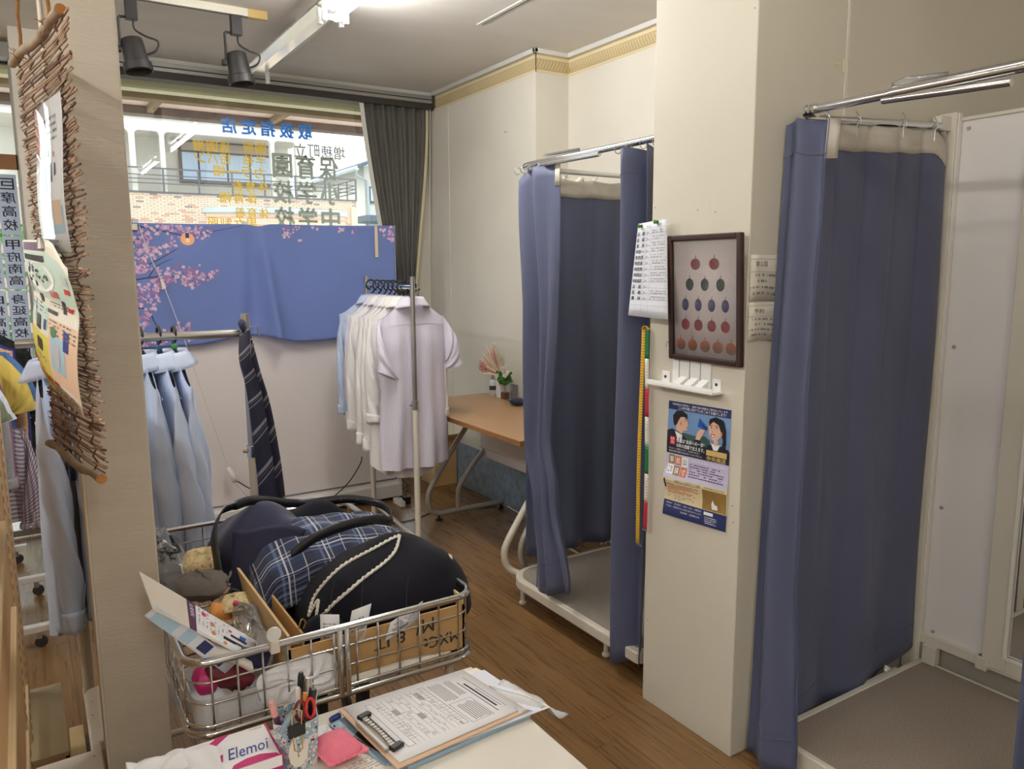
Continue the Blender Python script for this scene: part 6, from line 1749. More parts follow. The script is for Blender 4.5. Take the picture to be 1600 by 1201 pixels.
tops = [(3.28, 'olive', 'olive short-sleeved top nearest on the caster rack', dict(short=True, length=0.62, sleeve=0.20)),
        (3.40, 'paper_cool', 'white short-sleeved top behind the olive one', dict(short=True, length=0.66, sleeve=0.22)),
        (3.54, 'heather', 'heather grey sweatshirt on the caster rack', dict(length=0.66, sleeve=0.52)),
        (3.68, 'mauve', 'mauve long-sleeved top on the caster rack', dict(length=0.62, sleeve=0.54)),
        (3.80, 'gingham', 'purple gingham shirt hanging low on the caster rack', dict(length=0.48, sleeve=0.46)),
        (3.92, 'yellow_cloth', 'yellow-edged top between the mauve and blue ones', dict(short=True, length=0.60, sleeve=0.26)),
        (4.04, 'denim_blue', 'blue patterned top on the caster rack', dict(short=True, length=0.64, sleeve=0.28)),
        (4.16, 'peach', 'peach patterned top behind the blue one', dict(length=0.66, sleeve=0.50)),
        (4.30, 'royal', 'royal blue top toward the window end of the caster rack', dict(length=0.74, sleeve=0.58)),
        (4.44, 'black_floral', 'black flowered dress near the window end', dict(length=0.92, sleeve=0.40)),
        (4.60, 'navy', 'dark navy jacket at the window end of the caster rack', dict(length=0.70, sleeve=0.56))]
for i_, (y, m, lab, kw) in enumerate(tops):
    hang('', [-0.375, -0.365, -0.325, -0.315, -0.235, -0.29, -0.27, -0.26, -0.25, -0.20, -0.22][i_], y, 1.30 - (0.30 if m == 'gingham' else 0.0), R(6 * math.sin(i_ * 1.3)), m, 'black hanger inside the ' + ' '.join(lab.split()[:4]), lab, 'hangers on the caster rack', 'tops on the caster rack', seed=60 + i_, tails=False, **kw)

# ================================================================== wire basket cart and what lies in it
BX0, BX1, BY0, BY1, BZ0, BZ1 = 0.214, 0.868, 1.555, 2.46, 0.565, 0.722
BK = thing('wire_basket_cart', 'chrome wire basket cart heaped with clothes and leaflets in front of the counter', 'basket cart', (0.54, 2.0, 0))
def loop(z, ins=0.0, r=0.05, n=6):
    x0, x1, y0, y1 = BX0 + ins, BX1 - ins, BY0 + ins, BY1 - ins
    p = []
    for (cx_, cy_, a0) in ((x1 - r, y1 - r, 0), (x0 + r, y1 - r, 90), (x0 + r, y0 + r, 180), (x1 - r, y0 + r, 270)):
        p += [(cx_ + r * math.cos(R(a0 + 90 * k / n)), cy_ + r * math.sin(R(a0 + 90 * k / n)), z) for k in range(n + 1)]
    return p
MB().tube(loop(BZ1), 0.0085, 10, closed=True).build('top_rim', 'chrome', BK, smooth=True)
MB().tube(loop(BZ0), 0.0075, 10, closed=True).build('bottom_rim', 'chrome', BK, smooth=True)
MB().tube(loop(BZ0 + 0.018), 0.004, 8, closed=True).build('lower_wire', 'chrome', BK, smooth=True)
for k in range(1, 3):
    MB().tube(loop(lerp(BZ0 + 0.018, BZ1, k / 3), 0.003), 0.0024, 6, closed=True).build('ring_wire', 'chrome', BK, smooth=True)
nxw, nyw = 11, 15
for k in range(nxw + 1):
    x = lerp(BX0 + 0.045, BX1 - 0.045, k / nxw)
    MB().tube([(x, BY0, BZ1), (x, BY0, BZ0 + 0.01), (x, BY0 + 0.02, BZ0), (x, BY1 - 0.02, BZ0), (x, BY1, BZ0 + 0.01), (x, BY1, BZ1)], 0.0025, 6).build('wire', 'chrome', BK)
for k in range(nyw + 1):
    y = lerp(BY0 + 0.045, BY1 - 0.045, k / nyw)
    MB().tube([(BX0, y, BZ1), (BX0, y, BZ0 + 0.01), (BX0 + 0.02, y, BZ0 + 0.003), (BX1 - 0.02, y, BZ0 + 0.003), (BX1, y, BZ0 + 0.01), (BX1, y, BZ1)], 0.0025, 6).build('wire', 'chrome', BK)
for s_ in (-0.008, 0.008):
    MB().rod((0.535 + s_, BY0 - 0.004, BZ0), (0.535 + s_, BY0 - 0.004, BZ1), 0.0068, 10).build('middle_post', 'chrome', BK)
MB().tube([(0.875, 1.70, 0.755), (0.885, 1.72, 0.755)], 0.011, 10).build('handle_end', 'cream_tube', BK)
for (x, y) in ((0.25, 1.62), (0.83, 1.62), (0.25, 2.40), (0.83, 2.40)):
    MB().rod((x, y, 0.06), (x, y, BZ0), 0.011, 12).build('leg', 'beige_tube', BK)
    MB().lathe((x, y, 0.028), [(0.026, -0.010), (0.028, -0.007), (0.028, 0.007), (0.026, 0.010)], 16, 'x').build('wheel', 'dark_grey_plastic', BK, autosm=40)
for y in (1.62, 2.40): MB().rod((0.25, y, 0.10), (0.83, y, 0.10), 0.010, 10).build('base_bar', 'beige_tube', BK)
for x in (0.25, 0.83): MB().rod((x, 1.62, 0.10), (x, 2.40, 0.10), 0.010, 10).build('base_bar', 'beige_tube', BK)
for x in (0.50, 0.60): MB().box(x - 0.010, x + 0.010, 1.60, 1.64, 0.10, BZ0).build('mid_leg', 'black_plastic', BK)
# clip on the rim
RC_ = thing('rim_clip', 'white round-eyed clip on the front rim of the basket', 'clip', (0.385, 1.552, BZ1))
MB().lathe((0.385, 1.548, BZ1 + 0.028), [(0.006, -0.003), (0.015, -0.003), (0.016, 0.0), (0.015, 0.003), (0.006, 0.003)], 18, 'y').build('eye', 'white_plastic', RC_, autosm=40)
MB().box(0.375, 0.395, 1.538, 1.562, BZ1 - 0.012, BZ1 + 0.016).build('jaw', 'card_beige', RC_, bevel=0.003)
# cardboard box
CB = thing('open_carton', 'open cardboard box standing in the basket under the clothes', 'box', (0.64, 1.82, BZ0))
b0, b1, c0, c1, zb, zt_ = 0.420, 0.850, 1.575, 2.05, 0.575, 0.712
MB().box(b0, b1, c0, c0 + 0.005, zb, zt_ - 0.02).build('front_wall', 'cardboard', CB)
MB().box(b0, b1, c1 - 0.005, c1, zb, zt_).build('rear_wall', 'cardboard', CB)
MB().box(b0, b0 + 0.006, c0, c1, zb, zt_ + 0.012).build('side_wall', 'cardboard_pale', CB)
MB().box(b0 + 0.034, b0 + 0.039, c0 + 0.01, c1, zb, zt_ + 0.004).build('inner_flap', 'cardboard', CB)
MB().box(b1 - 0.005, b1, c0, c1, zb, zt_).build('side_wall', 'cardboard_pale', CB)
MB().box(b0, b1, c0, c1, zb, zb + 0.005).build('bottom', 'cardboard', CB)
f = lambda u, v: (lerp(0.60, 0.84, u), c0 - 0.0012, lerp(0.595, 0.685, v))
for (t, a, b, c, d) in (('IT', 0.06, 0.45, 0.22, 0.72), ('8', 0.30, 0.46, 0.39, 0.78), ('M/', 0.50, 0.55, 0.70, 0.95), ('MXCt', 0.58, 0.08, 0.98, 0.40)):
    mb = MB(); put_text(mb, f, t, a, b, c, d, 0.008, rot=180); mb.build('handwriting', 'ink', CB)
MB().tube(bez([(0.452, 1.60, 0.722), (0.458, 1.595, 0.745), (0.468, 1.60, 0.735), (0.466, 1.61, 0.715)], 4), 0.0016, 6).build('brass_clip', 'gold', CB, smooth=True)
# black sweater with white braid
def dome(c, rx, ry, z0, h, p=2.4, lump=0.008, seed=0.0, tw=0.0):
    def f(u, v):
        a = 2 * math.pi * u; r = v
        ca, sa = math.cos(a), math.sin(a)
        k = (abs(ca) ** p + abs(sa) ** p) ** (-1 / p)
        x = c[0] + rx * r * ca * k; y = c[1] + ry * r * sa * k
        q = min(r ** p, 1.0)
        z = z0 + h * math.sqrt(max(1 - q, 0)) + lump * (1 - q) * (math.sin(23 * x + 11 * y + seed) + math.sin(31 * y - 17 * x + 2 * seed)) + tw * (x - c[0])
        return (x, y, z)
    return f
SW = thing('folded_sweater', 'black knitted sweater with a white braid edge folded on top of the basket', 'sweater', (0.73, 1.78, 0.62))
dsw = dome((0.725, 1.785), 0.222, 0.205, 0.620, 0.178, 2.5, 0.006, 1.0, 0.10)
MB().grid(dsw, 64, 26, closeu=True).build('knit', 'black_knit', SW, smooth=True)
def ondome(x, y, c, rx, ry, z0, h, p, lump, seed, tw, o=0.004):
    q = min(abs((x - c[0]) / rx) ** p + abs((y - c[1]) / ry) ** p, 1)
    return (x, y, z0 + h * math.sqrt(max(1 - q, 0)) + lump * (1 - q) * (math.sin(23 * x + 11 * y + seed) + math.sin(31 * y - 17 * x + 2 * seed)) + tw * (x - c[0]) + o)
swargs = ((0.725, 1.785), 0.222, 0.205, 0.620, 0.178, 2.5, 0.006, 1.0, 0.10)
for path in ([(0.520, 1.75), (0.540, 1.765), (0.582, 1.762), (0.646, 1.768), (0.717, 1.782), (0.785, 1.80)], [(0.785, 1.80), (0.745, 1.742), (0.675, 1.700), (0.605, 1.680), (0.550, 1.692), (0.524, 1.712)], [(0.520, 1.75), (0.538, 1.742), (0.540, 1.735), (0.524, 1.712)]):
    P_ = bez([(a, b, 0) for a, b in path], 10)
    q_ = [Vector(ondome(p.x, p.y, *swargs, 0.003)) for p in P_]
    MB().tube([v_ + Vector((0, 0, 0.0012 * (1 if k % 2 else -1))) for k, v_ in enumerate(q_)], [0.0034 + 0.0012 * (k % 2) for k in range(len(q_))], 6).build('braid', 'white_trim', SW)
MB().grid(lambda u, v: Vector(dsw(0.62 + 0.18 * u, lerp(0.90, 0.99, v))) + Vector((-0.004, -0.004, -0.02 * v)), 16, 4).build('ribbed_hem', 'black_knit', SW, smooth=True, solid=0.006)
# blouse-like black cuff in front left
MB().grid(dome((0.545, 1.66), 0.085, 0.075, 0.62, 0.085, 2.2, 0.008, 4.0), 30, 12, closeu=True).build('folded_sleeve', 'black_knit', SW, smooth=True)
# tags
def tagcard(name, label, c, ux, vy, parent_label):
    t = thing(name, label, 'tag', tuple(c), 'price tags on the basket clothes')
    c, ux, vy = Vector(c), Vector(ux), Vector(vy)
    s_ = Sheet(lambda u, v: c + ux * (u - 0.5) + vy * (v - 0.5), 1, 0.0004)
    if s_.n(0.5, 0.5).y > 0: s_.sgn = -1
    o = s_.paper('card', 'paper', t, 1, 1, 0.0008)
    s_.rects('print', lines_text(0.15, 0.85, 0.15, 0.75, 6, 0.7, len(label), 0.5), 'ink_grey', o, 2)
    s_.rects('barcode', [(0.2 + 0.04 * k, 0.10, 0.22 + 0.04 * k, 0.28) for k in range(12)], 'ink', o, 3)
    MB().tube([c + vy * 0.42, c + vy * 0.42 + Vector((0.02, 0.04, 0.04)), c + vy * 0.4 + Vector((0.035, 0.06, 0.06))], 0.0007, 5).build('string', 'ink', t)
tagcard('price_tag', 'white price tag on black string hanging from the sweater', (0.580, 1.578, 0.705), (0.045, -0.004, 0.008), (0.022, 0.004, 0.082), '')
tagcard('price_tag', 'white price tag tucked behind the front rim beside the carton flap', (0.522, 1.600, 0.700), (0.040, -0.012, -0.006), (0.006, 0.012, 0.070), '')
tagcard('price_tag', 'blank-sided white tag leaning over the rim at the middle of the basket', (0.690, 1.572, 0.690), (0.085, 0.004, 0.030), (0.018, 0.006, 0.040), '')
# plaid skirt
SK = thing('plaid_skirt', 'navy tartan skirt folded across the basket behind the black sweater', 'skirt', (0.65, 2.05, 0.70))
def skirt(u, v):
    # u left .. right, v near .. far
    p = Vector((0.435, 1.83, 0.700)).lerp(Vector((0.470, 2.20, 0.725)), v).lerp(Vector((0.900, 1.93, 0.690)).lerp(Vector((0.930, 2.26, 0.715)), v), u)
    dome_ = math.sin(math.pi * min(max(u * 0.86 + 0.16, 0), 1)) ** 0.7 * math.sin(math.pi * (0.18 + 0.72 * v)) ** 0.6
    p.z += 0.086 * dome_
    p.z += 0.006 * math.sin(15 * v + 5 * u) * u + 0.003 * math.sin(24 * u + 7 * v)
    p.z -= 0.030 * math.exp(-((u) / 0.05) ** 2)
    return p
g = MB().grid(skirt, 50, 36); g.build('tartan_panel', 'plaid', SK, smooth=True, solid=0.004)
MB().grid(lambda u, v: skirt(u, 0.0) + Vector((0, -0.002 - 0.012 * v, -0.075 * v)), 40, 4).build('front_fold', 'plaid', SK, smooth=True, solid=0.003)
MB().grid(lambda u, v: skirt(0.0, v) + Vector((-0.004 - 0.01 * u, 0, -0.05 * u)), 4, 30).build('waist_edge', 'plaid', SK, smooth=True, solid=0.003)
MB().box(0.452, 0.472, 1.838, 1.842, 0.698, 0.712).build('hook_eye', 'steel', SK)
# dark navy garment heaped at the back left
NV = thing('navy_garment', 'crumpled dark navy garment heaped at the back of the basket', 'garment', (0.50, 2.2, 0.70))
MB().grid(dome((0.535, 2.225), 0.150, 0.165, 0.66, 0.140, 3.0, 0.014, 2.0), 48, 20, closeu=True).build('heap', 'navy', NV, smooth=True)
MB().grid(dome((0.700, 2.315), 0.150, 0.10, 0.66, 0.112, 2.1, 0.010, 3.0), 40, 16, closeu=True).build('heap', 'black_knit', NV, smooth=True)
MB().grid(lambda u, v: (lerp(lerp(0.43, 0.395, v), lerp(0.60, 0.455, v), u), lerp(lerp(2.10, 2.00, v), lerp(2.00, 1.94, v), u) , lerp(0.818, 0.655, v) - 0.010 * math.sin(6 * u + 3 * v) - 0.03 * (1 - v) * abs(u - 0.4)), 18, 16).build('trailing_sleeve', 'navy', NV, smooth=True, solid=0.012)
# belt coiling over the heap
BT = thing('leather_belt', 'black leather belt looping over the navy garment and skirt', 'belt', (0.6, 2.15, 0.72))
P_ = bez([(0.372, 2.00, 0.705), (0.376, 2.06, 0.755), (0.385, 2.12, 0.800), (0.415, 2.17, 0.838), (0.455, 2.19, 0.846), (0.510, 2.23, 0.842), (0.58, 2.31, 0.810), (0.66, 2.36, 0.775), (0.735, 2.36, 0.765), (0.835, 2.31, 0.772), (0.905, 2.25, 0.762), (0.912, 2.16, 0.755), (0.860, 2.04, 0.770), (0.79, 1.99, 0.800), (0.70, 1.955, 0.812), (0.60, 1.925, 0.805), (0.53, 1.91, 0.775)], 8)
vs = []
for i_, p in enumerate(P_):
    t = i_ / len(P_)
    up_ = Vector((0, 0.25, 1)).normalized() * 0.0135
    if t < 0.25: up_ = Vector((0.5, -0.3, 0.8)).normalized() * 0.0135
    vs += [p - up_, p + up_]
mb = MB().add(vs, [(2 * k, 2 * k + 2, 2 * k + 3, 2 * k + 1) for k in range(len(P_) - 1)])
mb.build('strap', 'leather', BT, smooth=True, solid=0.0035)
mb = MB()
for k in range(7):
    p = P_[62 + k * 4]; mb.lathe(p + Vector((0, -0.0028, 0)), [(0.0001, -0.0006), (0.0022, -0.0006), (0.0022, 0.0)], 8, 'y')
mb.build('punch_hole', 'ink_grey', BT)
MB().tube(bez([(0.385, 1.955, 0.700), (0.375, 1.945, 0.675), (0.395, 1.93, 0.66), (0.405, 1.945, 0.69)], 4, True), 0.003, 6, closed=True).build('buckle', 'black_plastic', BT, smooth=True)
# small bags and packets in the left half
def cushion(c, ax, ay, az, n=24, m=14, p=0.55, wr=0.0):
    c, ax, ay, az = Vector(c), Vector(ax), Vector(ay), Vector(az)
    def f(u, v):
        a = 2 * math.pi * u; b = math.pi * (v - 0.5)
        sp = lambda t, e: math.copysign(abs(t) ** e, t)
        x, y, z = sp(math.cos(b), 0.5) * sp(math.cos(a), p), sp(math.cos(b), 0.5) * sp(math.sin(a), p), math.sin(b) * (1 - 0.75 * max(abs(math.cos(a)), abs(math.sin(a))) ** 6 * 0)
        edge = max(abs(x), abs(y)); z *= (1 - 0.85 * edge ** 4)
        return c + ax * x + ay * y + az * z * (1 + wr * math.sin(7 * a + 9 * b)) + az * wr * 0.3 * math.sin(5 * x + 4 * y)
    return MB().grid(f, n, m, closeu=True)
GP = thing('grey_pouch', 'soft grey felt pouch lying in the left half of the basket', 'pouch', (0.325, 2.0, 0.72))
cushion((0.325, 1.985, 0.715), (0.058, -0.02, -0.004), (0.022, 0.062, 0.0), (0, 0, 0.030), wr=0.15).build('pouch_body', 'felt_grey', GP, smooth=True)
MB().tube([(0.378, 1.958, 0.722), (0.392, 1.985, 0.726), (0.402, 2.02, 0.722)], 0.003, 6).build('seam', 'felt_grey', GP)
FP = thing('floral_pouch', 'beige floral fabric pouch behind the grey felt pouch', 'pouch', (0.36, 2.10, 0.72))
cushion((0.350, 2.135, 0.728), (0.048, -0.01, 0.004), (0.010, 0.052, 0.014), (0, -0.01, 0.020), wr=0.12).build('pouch_body', 'floral_pouch', FP, smooth=True)
cushion((0.385, 1.90, 0.685), (0.040, -0.004, 0.0), (0.010, 0.050, 0.0), (0, 0, 0.018), wr=0.12).build('pouch_flap', 'floral_pouch', FP, smooth=True)
BG = thing('cable_pouch', 'dark bundle of cords and clear film at the back left of the basket', 'cord bundle', (0.28, 2.25, 0.70))
cushion((0.285, 2.255, 0.705), (0.055, 0, 0), (0, 0.12, 0), (0, 0, 0.045), wr=0.3).build('dark_wrap', 'dark_grey_plastic', BG, smooth=True)
rs = random.Random(5)
mb = MB()
for k in range(5):
    mb.tube(bez([(0.24 + rs.uniform(0, .06), 2.12 + rs.uniform(-.03, .18), 0.755 + rs.uniform(0, .02)) for _ in range(6)], 5), 0.0022, 6)
mb.build('cord', 'cord_black', BG, smooth=True)
cushion((0.265, 2.20, 0.765), (0.014, 0, 0.003), (0, 0.022, 0.0), (0, 0, 0.012)).build('white_knot', 'paper', BG, smooth=True)
cushion((0.262, 2.20, 0.715), (0.045, 0, 0.01), (0, 0.20, 0.02), (0, 0, 0.058), wr=0.25).build('clear_wrap', 'clear_film', BG, smooth=True)
OP = thing('orange_packet', 'small orange packet beside the grey felt pouch', 'packet', (0.352, 1.89, 0.68))
cushion((0.345, 1.872, 0.685), (0.026, 0.004, -0.010), (0.004, 0.022, 0.012), (0, -0.003, 0.009)).build('packet', 'orange_item', OP, smooth=True)
CBG = thing('clear_bag', 'clear plastic bag with a pink spot beside the carton', 'plastic bag', (0.385, 1.76, 0.65))
cushion((0.385, 1.745, 0.668), (0.032, -0.004, -0.004), (0.004, 0.105, 0.030), (0.0, -0.01, 0.034), wr=0.35).build('bag_film', 'clear_film', CBG, smooth=True)
MB().ball((0.372, 1.835, 0.712), 0.008, 8, 6).build('pink_spot', 'pr_pink', CBG)
# leaflets standing at the front left corner
def card(name, label, p00, p10, p01, m, cat='leaflet', curl=0.0, p11=None):
    p00, p10, p01 = Vector(p00), Vector(p10), Vector(p01)
    p11 = Vector(p11) if p11 else p10 + p01 - p00
    t = thing(name, label, cat, tuple(p00))
    nn = (p10 - p00).cross(p01 - p00).normalized()
    fn = lambda u, v: p00.lerp(p10, u).lerp(p01.lerp(p11, u), v) + nn * curl * math.sin(math.pi * v)
    s_ = Sheet(fn, 1, 0.0005)
    if s_.n(0.5, 0.5).dot(Vector((0, 0, 1.5)) - p00) < 0: s_.sgn = -1
    o = s_.paper('sheet', m, t, 6, 6, 0.0009)
    return t, s_, o
# corners: lower right, upper right, lower left
t, s_, o = card('school_leaflet', 'school goods leaflet with beige flap and purple band leaning across the post', (0.335, 1.588, 0.694), (0.375, 1.665, 0.688), (0.162, 1.552, 0.858), 'paper', p11=(0.148, 1.604, 0.920))
s_.rects('beige_flap', [(0.0, 0.63, 1.0, 1.0)], 'card_beige', o, 3, 6, 4)
s_.rects('purple_band', [(0.0, 0.555, 1.0, 0.63)], 'pr_purple', o, 3, 6, 2)
s_.words('band_lettering', [('学校用品', 0.45, 0.575, 0.9, 0.61)], 'pr_white', o, 5, rot=90)
s_.rects('product_photo', [(0.30, 0.15, 0.42, 0.28), (0.55, 0.06, 0.64, 0.22), (0.34, 0.04, 0.42, 0.18)], 'pr_darknavy', o, 2)
s_.rects('product_photo', [(0.62, 0.08, 0.80, 0.14)], 'pr_blue', o, 2)
s_.polys('product_photo', [ell(0.30, 0.38, 0.08, 0.025, 10), ell(0.62, 0.40, 0.08, 0.025, 10), ell(0.16, 0.25, 0.07, 0.022, 10)], 'pr_tan', o, 2)
s_.rects('product_photo', [(0.75, 0.46, 0.88, 0.50), (0.70, 0.22, 0.78, 0.25)], 'pr_pink', o, 2)
s_.rects('small_print', lines_text(0.35, 0.95, 0.24, 0.54, 8, 0.5, 71, 0.6), 'ink_light', o, 2)
t, s_, o = card('sports_leaflet', 'blue and white sports leaflet at the outer left of the basket', (0.290, 1.580, 0.676), (0.318, 1.588, 0.690), (0.146, 1.552, 0.850), 'paper_cool')
s_.rects('blue_photo', [(0.2, 0.30, 0.9, 0.42), (0.1, 0.10, 0.7, 0.22)], 'pr_navy', o, 1)
s_.rects('pale_photo', [(0.1, 0.50, 0.9, 0.62), (0.0, 0.70, 0.8, 0.95)], 'pr_paleblue', o, 1)
WB = thing('name_band', 'white fabric band with maroon edge in the front corner of the basket', 'band', (0.30, 1.60, 0.66))
MB().grid(lambda u, v: Vector((0.250, 1.592, 0.728)).lerp(Vector((0.345, 1.585, 0.672)), v) + Vector((0.0, 0.016 * math.sin(2 * math.pi * u) , 0.014 * math.cos(2 * math.pi * u) + 0.012 * math.sin(math.pi * v))), 16, 14, closeu=True).build('white_band', 'paper_warm', WB, smooth=True)
cushion((0.305, 1.605, 0.660), (0.050, 0.0, -0.02), (0.0, 0.026, 0.0), (0, 0, 0.028), wr=0.3).build('maroon_cloth', 'maroon', WB, smooth=True)
MB().obox((0.352, 1.590, 0.688), (0.030, 0.002, -0.012), (0.0, 0.008, 0.0), (0.008, 0, 0.018)).build('black_wallet', 'navy', WB, bevel=0.003)
RP = thing('red_packet', 'red printed packet behind the corner wires of the basket', 'packet', (0.27, 1.60, 0.62))
cushion((0.256, 1.615, 0.655), (0.024, -0.004, 0.0), (0.0, 0.03, 0.0), (0.0, 0, 0.028)).build('packet', 'pr_magenta', RP, smooth=True)
CT = thing('clear_tub', 'clear plastic tub in the bottom front corner of the basket', 'tub', (0.31, 1.65, 0.58))
def tub(x0, x1, y0, y1, z0, z1, r=0.03):
    pr_ = []
    for (cx_, cy_, a0) in ((x1 - r, y1 - r, 0), (x0 + r, y1 - r, 90), (x0 + r, y0 + r, 180), (x1 - r, y0 + r, 270)):
        pr_ += [(cx_ + r * math.cos(R(a0 + 15 * k)), cy_ + r * math.sin(R(a0 + 15 * k))) for k in range(7)]
    n = len(pr_)
    return MB().add([(a, b, z0) for a, b in pr_] + [(a, b, z1) for a, b in pr_], [(k, (k + 1) % n, n + (k + 1) % n, n + k) for k in range(n)] + [tuple(range(n))])
tub(0.228, 0.395, 1.572, 1.74, 0.578, 0.632).build('tub_wall', 'milky_film', CT, solid=0.0015)
WP = thing('white_bag', 'crumpled white plastic bag behind the front wires of the basket', 'plastic bag', (0.43, 1.62, 0.60))
cushion((0.440, 1.568, 0.622), (0.088, 0.002, 0.006), (-0.012, 0.004, 0.048), (0.0, -0.012, 0.0), 40, 24, 0.6, wr=0.6).build('bag_film', 'paper', WP, smooth=True)
cushion((0.365, 1.600, 0.600), (0.045, 0.0, 0.004), (-0.006, 0.03, 0.02), (0.0, -0.014, 0.018), 30, 20, 0.6, wr=0.5).build('bag_handle', 'milky_film', WP, smooth=True)
LP = thing('cord_bag', 'pale plastic wrapper under the carton in the basket', 'wrapper', (0.6, 1.6, 0.575))
cushion((0.62, 1.567, 0.583), (0.19, 0.0, 0.0), (0.0, 0.005, 0.0), (0, 0, 0.010), wr=0.4).build('wrapper_film', 'paper_warm', LP, smooth=True)

# ================================================================== counter and its things
ZC = 0.60
CT2 = thing('counter', 'white counter top in the foreground holding the clipboard and tissue box', 'counter', (0.45, 1.1, 0))
MB().box(0.02, 0.800, 0.45, 1.452, ZC - 0.03, ZC).build('top', 'counter', CT2, bevel=0.003)
MB().box(0.05, 0.77, 0.47, 0.49, 0.0, ZC - 0.03).build('front_panel', 'offwhite_paint', CT2)
for (a, b) in ((0.05, 1.40), (0.76, 1.40), (0.05, 0.52), (0.76, 0.52)):
    MB().box(a - 0.02, a + 0.02, b - 0.02, b + 0.02, 0.0, ZC - 0.03).build('leg', 'offwhite_paint', CT2)
# --- papers and folder under the clipboard
def quad(c00, c10, c11, c01, z):
    P = [Vector((*c, z)) for c in (c00, c10, c11, c01)]
    return lambda u, v: P[0].lerp(P[1], u).lerp(P[3].lerp(P[2], u), v)
FD = thing('blue_folder', 'pale blue plastic folder under the clipboard', 'folder', (0.60, 1.28, ZC))
def slab(f, z0, z1, m, name, parent, bevel=0.0):
    p = [f(0, 0), f(1, 0), f(1, 1), f(0, 1)]
    return MB().prism([(q.x, q.y, z0) for q in p], (0, 0, z1 - z0)).build(name, m, parent, bevel=bevel)
slab(quad((0.520, 1.185), (0.800, 1.205), (0.770, 1.425), (0.500, 1.420), 0), ZC + 0.001, ZC + 0.011, 'folder_blue', 'cover', FD, 0.002)
slab(quad((0.445, 1.395), (0.490, 1.22), (0.560, 1.20), (0.53, 1.42), 0), ZC + 0.001, ZC + 0.006, 'folder_blue', 'spine', FD)
slab(quad((0.470, 1.330), (0.512, 1.205), (0.530, 1.205), (0.50, 1.350), 0), ZC + 0.006, ZC + 0.0085, 'black_plastic', 'black_binding', FD)
PS = thing('loose_papers', 'white papers fanned out between clipboard and blue folder', 'paper', (0.66, 1.30, ZC + 0.011))
for k, q in enumerate((((0.560, 1.195), (0.845, 1.200), (0.795, 1.42), (0.540, 1.42)), ((0.545, 1.200), (0.825, 1.198), (0.805, 1.40), (0.530, 1.41)))):
    slab(quad(*q, 0), ZC + 0.0115 + k * 0.0012, ZC + 0.0125 + k * 0.0012, 'paper_cool' if k else 'paper_warm', 'sheet', PS)
fq = quad((0.545, 1.200), (0.825, 1.198), (0.805, 1.40), (0.530, 1.41), ZC + 0.0141)
s_ = Sheet(fq, 1, 0.0003)
s_.rects('print', lines_text(0.30, 0.55, 0.02, 0.10, 2, 0.8, 81, 0.5), 'ink_grey', PS, 1)
CLB = thing('clipboard', 'wooden clipboard with a printed order form on the counter', 'clipboard', (0.63, 1.30, ZC + 0.015))
c00, c10, c11, c01 = (0.497, 1.180), (0.795, 1.207), (0.762, 1.412), (0.472, 1.415)
fb = quad(c00, c10, c11, c01, 0)
slab(fb, ZC + 0.015, ZC + 0.0185, 'clip_board', 'board', CLB, 0.001)
ff = lambda u, v: fb(lerp(0.035, 0.985, u), lerp(0.045, 1.015, v)) + Vector((0, 0, ZC + 0.0195 + 0.0010 * math.sin(3 * u)))
s_ = Sheet(ff, 1, 0.0003)
if s_.n(0.5, 0.5).z < 0: s_.sgn = -1
fo = s_.paper('form', 'paper', CLB, 6, 4, 0.0006)
# the sheet's own top points to the far right: rows run across u, the text reads rotated
rows_ = []
u0, u1, v0, v1 = 0.13, 0.60, 0.13, 0.90
rows_ += [(u0, v0, u0 + 0.003, v1), (u1, v0, u1 + 0.003, v1), (u0, v0, u1, v0 + 0.004), (u0, v1, u1, v1 + 0.004)]
cols_ = [0.18, 0.215, 0.25, 0.29, 0.33, 0.37, 0.41, 0.45, 0.49, 0.53, 0.565]
rows_ += [(c, v0, c + 0.0018, v1) for c in cols_]
for j, vv in enumerate((0.22, 0.26, 0.30, 0.36, 0.42, 0.47, 0.52, 0.60, 0.65, 0.70, 0.75, 0.80, 0.85)):
    rows_ += [(cols_[0] + 0.005 * (j % 3), vv, u1, vv + 0.003)]
s_.rects('form_line', rows_, 'ink', fo, 1.2, 1, 1)
rs = random.Random(13)
cells = []
for a, b in zip(cols_[:-1], cols_[1:]):
    v = v0 + 0.015
    while v < v1 - 0.03:
        l = rs.uniform(0.015, 0.06)
        if rs.random() < 0.5:
            for q in (0.30, 0.68):
                if rs.random() < 0.6: cells.append((lerp(a, b, q - 0.055), v, lerp(a, b, q + 0.055), min(v + l, v1 - 0.01)))
        v += l + 0.02
s_.rects('form_print', cells, 'ink_grey', fo, 1.4)
s_.rects('form_shade', [(cols_[0], v0, cols_[10], v0 + 0.06), (cols_[2], 0.60, cols_[3], 0.70), (cols_[5], 0.42, cols_[6], 0.52), (cols_[8], 0.70, cols_[9], 0.85)], 'ink_light', fo, 1.0)
blk = []
for (a, b, c, d) in ((0.63, 0.74, 0.52, 0.92), (0.66, 0.80, 0.10, 0.46), (0.76, 0.82, 0.55, 0.90)):
    blk += [(lerp(a, b, k / 8), c + rs.uniform(0, 0.03), lerp(a, b, k / 8 + 0.05), d - rs.uniform(0, 0.06)) for k in range(8)]
s_.rects('form_print', blk, 'ink_grey', fo, 1.4)
s_.rects('form_heading', [(0.845, 0.12, 0.852, 0.80), (0.872, 0.20, 0.888, 0.74), (0.905, 0.18, 0.910, 0.60), (0.93, 0.14, 0.934, 0.86)], 'ink', fo, 1.4)
s_.rects('form_line', [(0.62, 0.48, 0.80, 0.484), (0.62, 0.10, 0.80, 0.104), (0.62, 0.10, 0.623, 0.48), (0.80, 0.10, 0.803, 0.48)], 'ink', fo, 1.2)
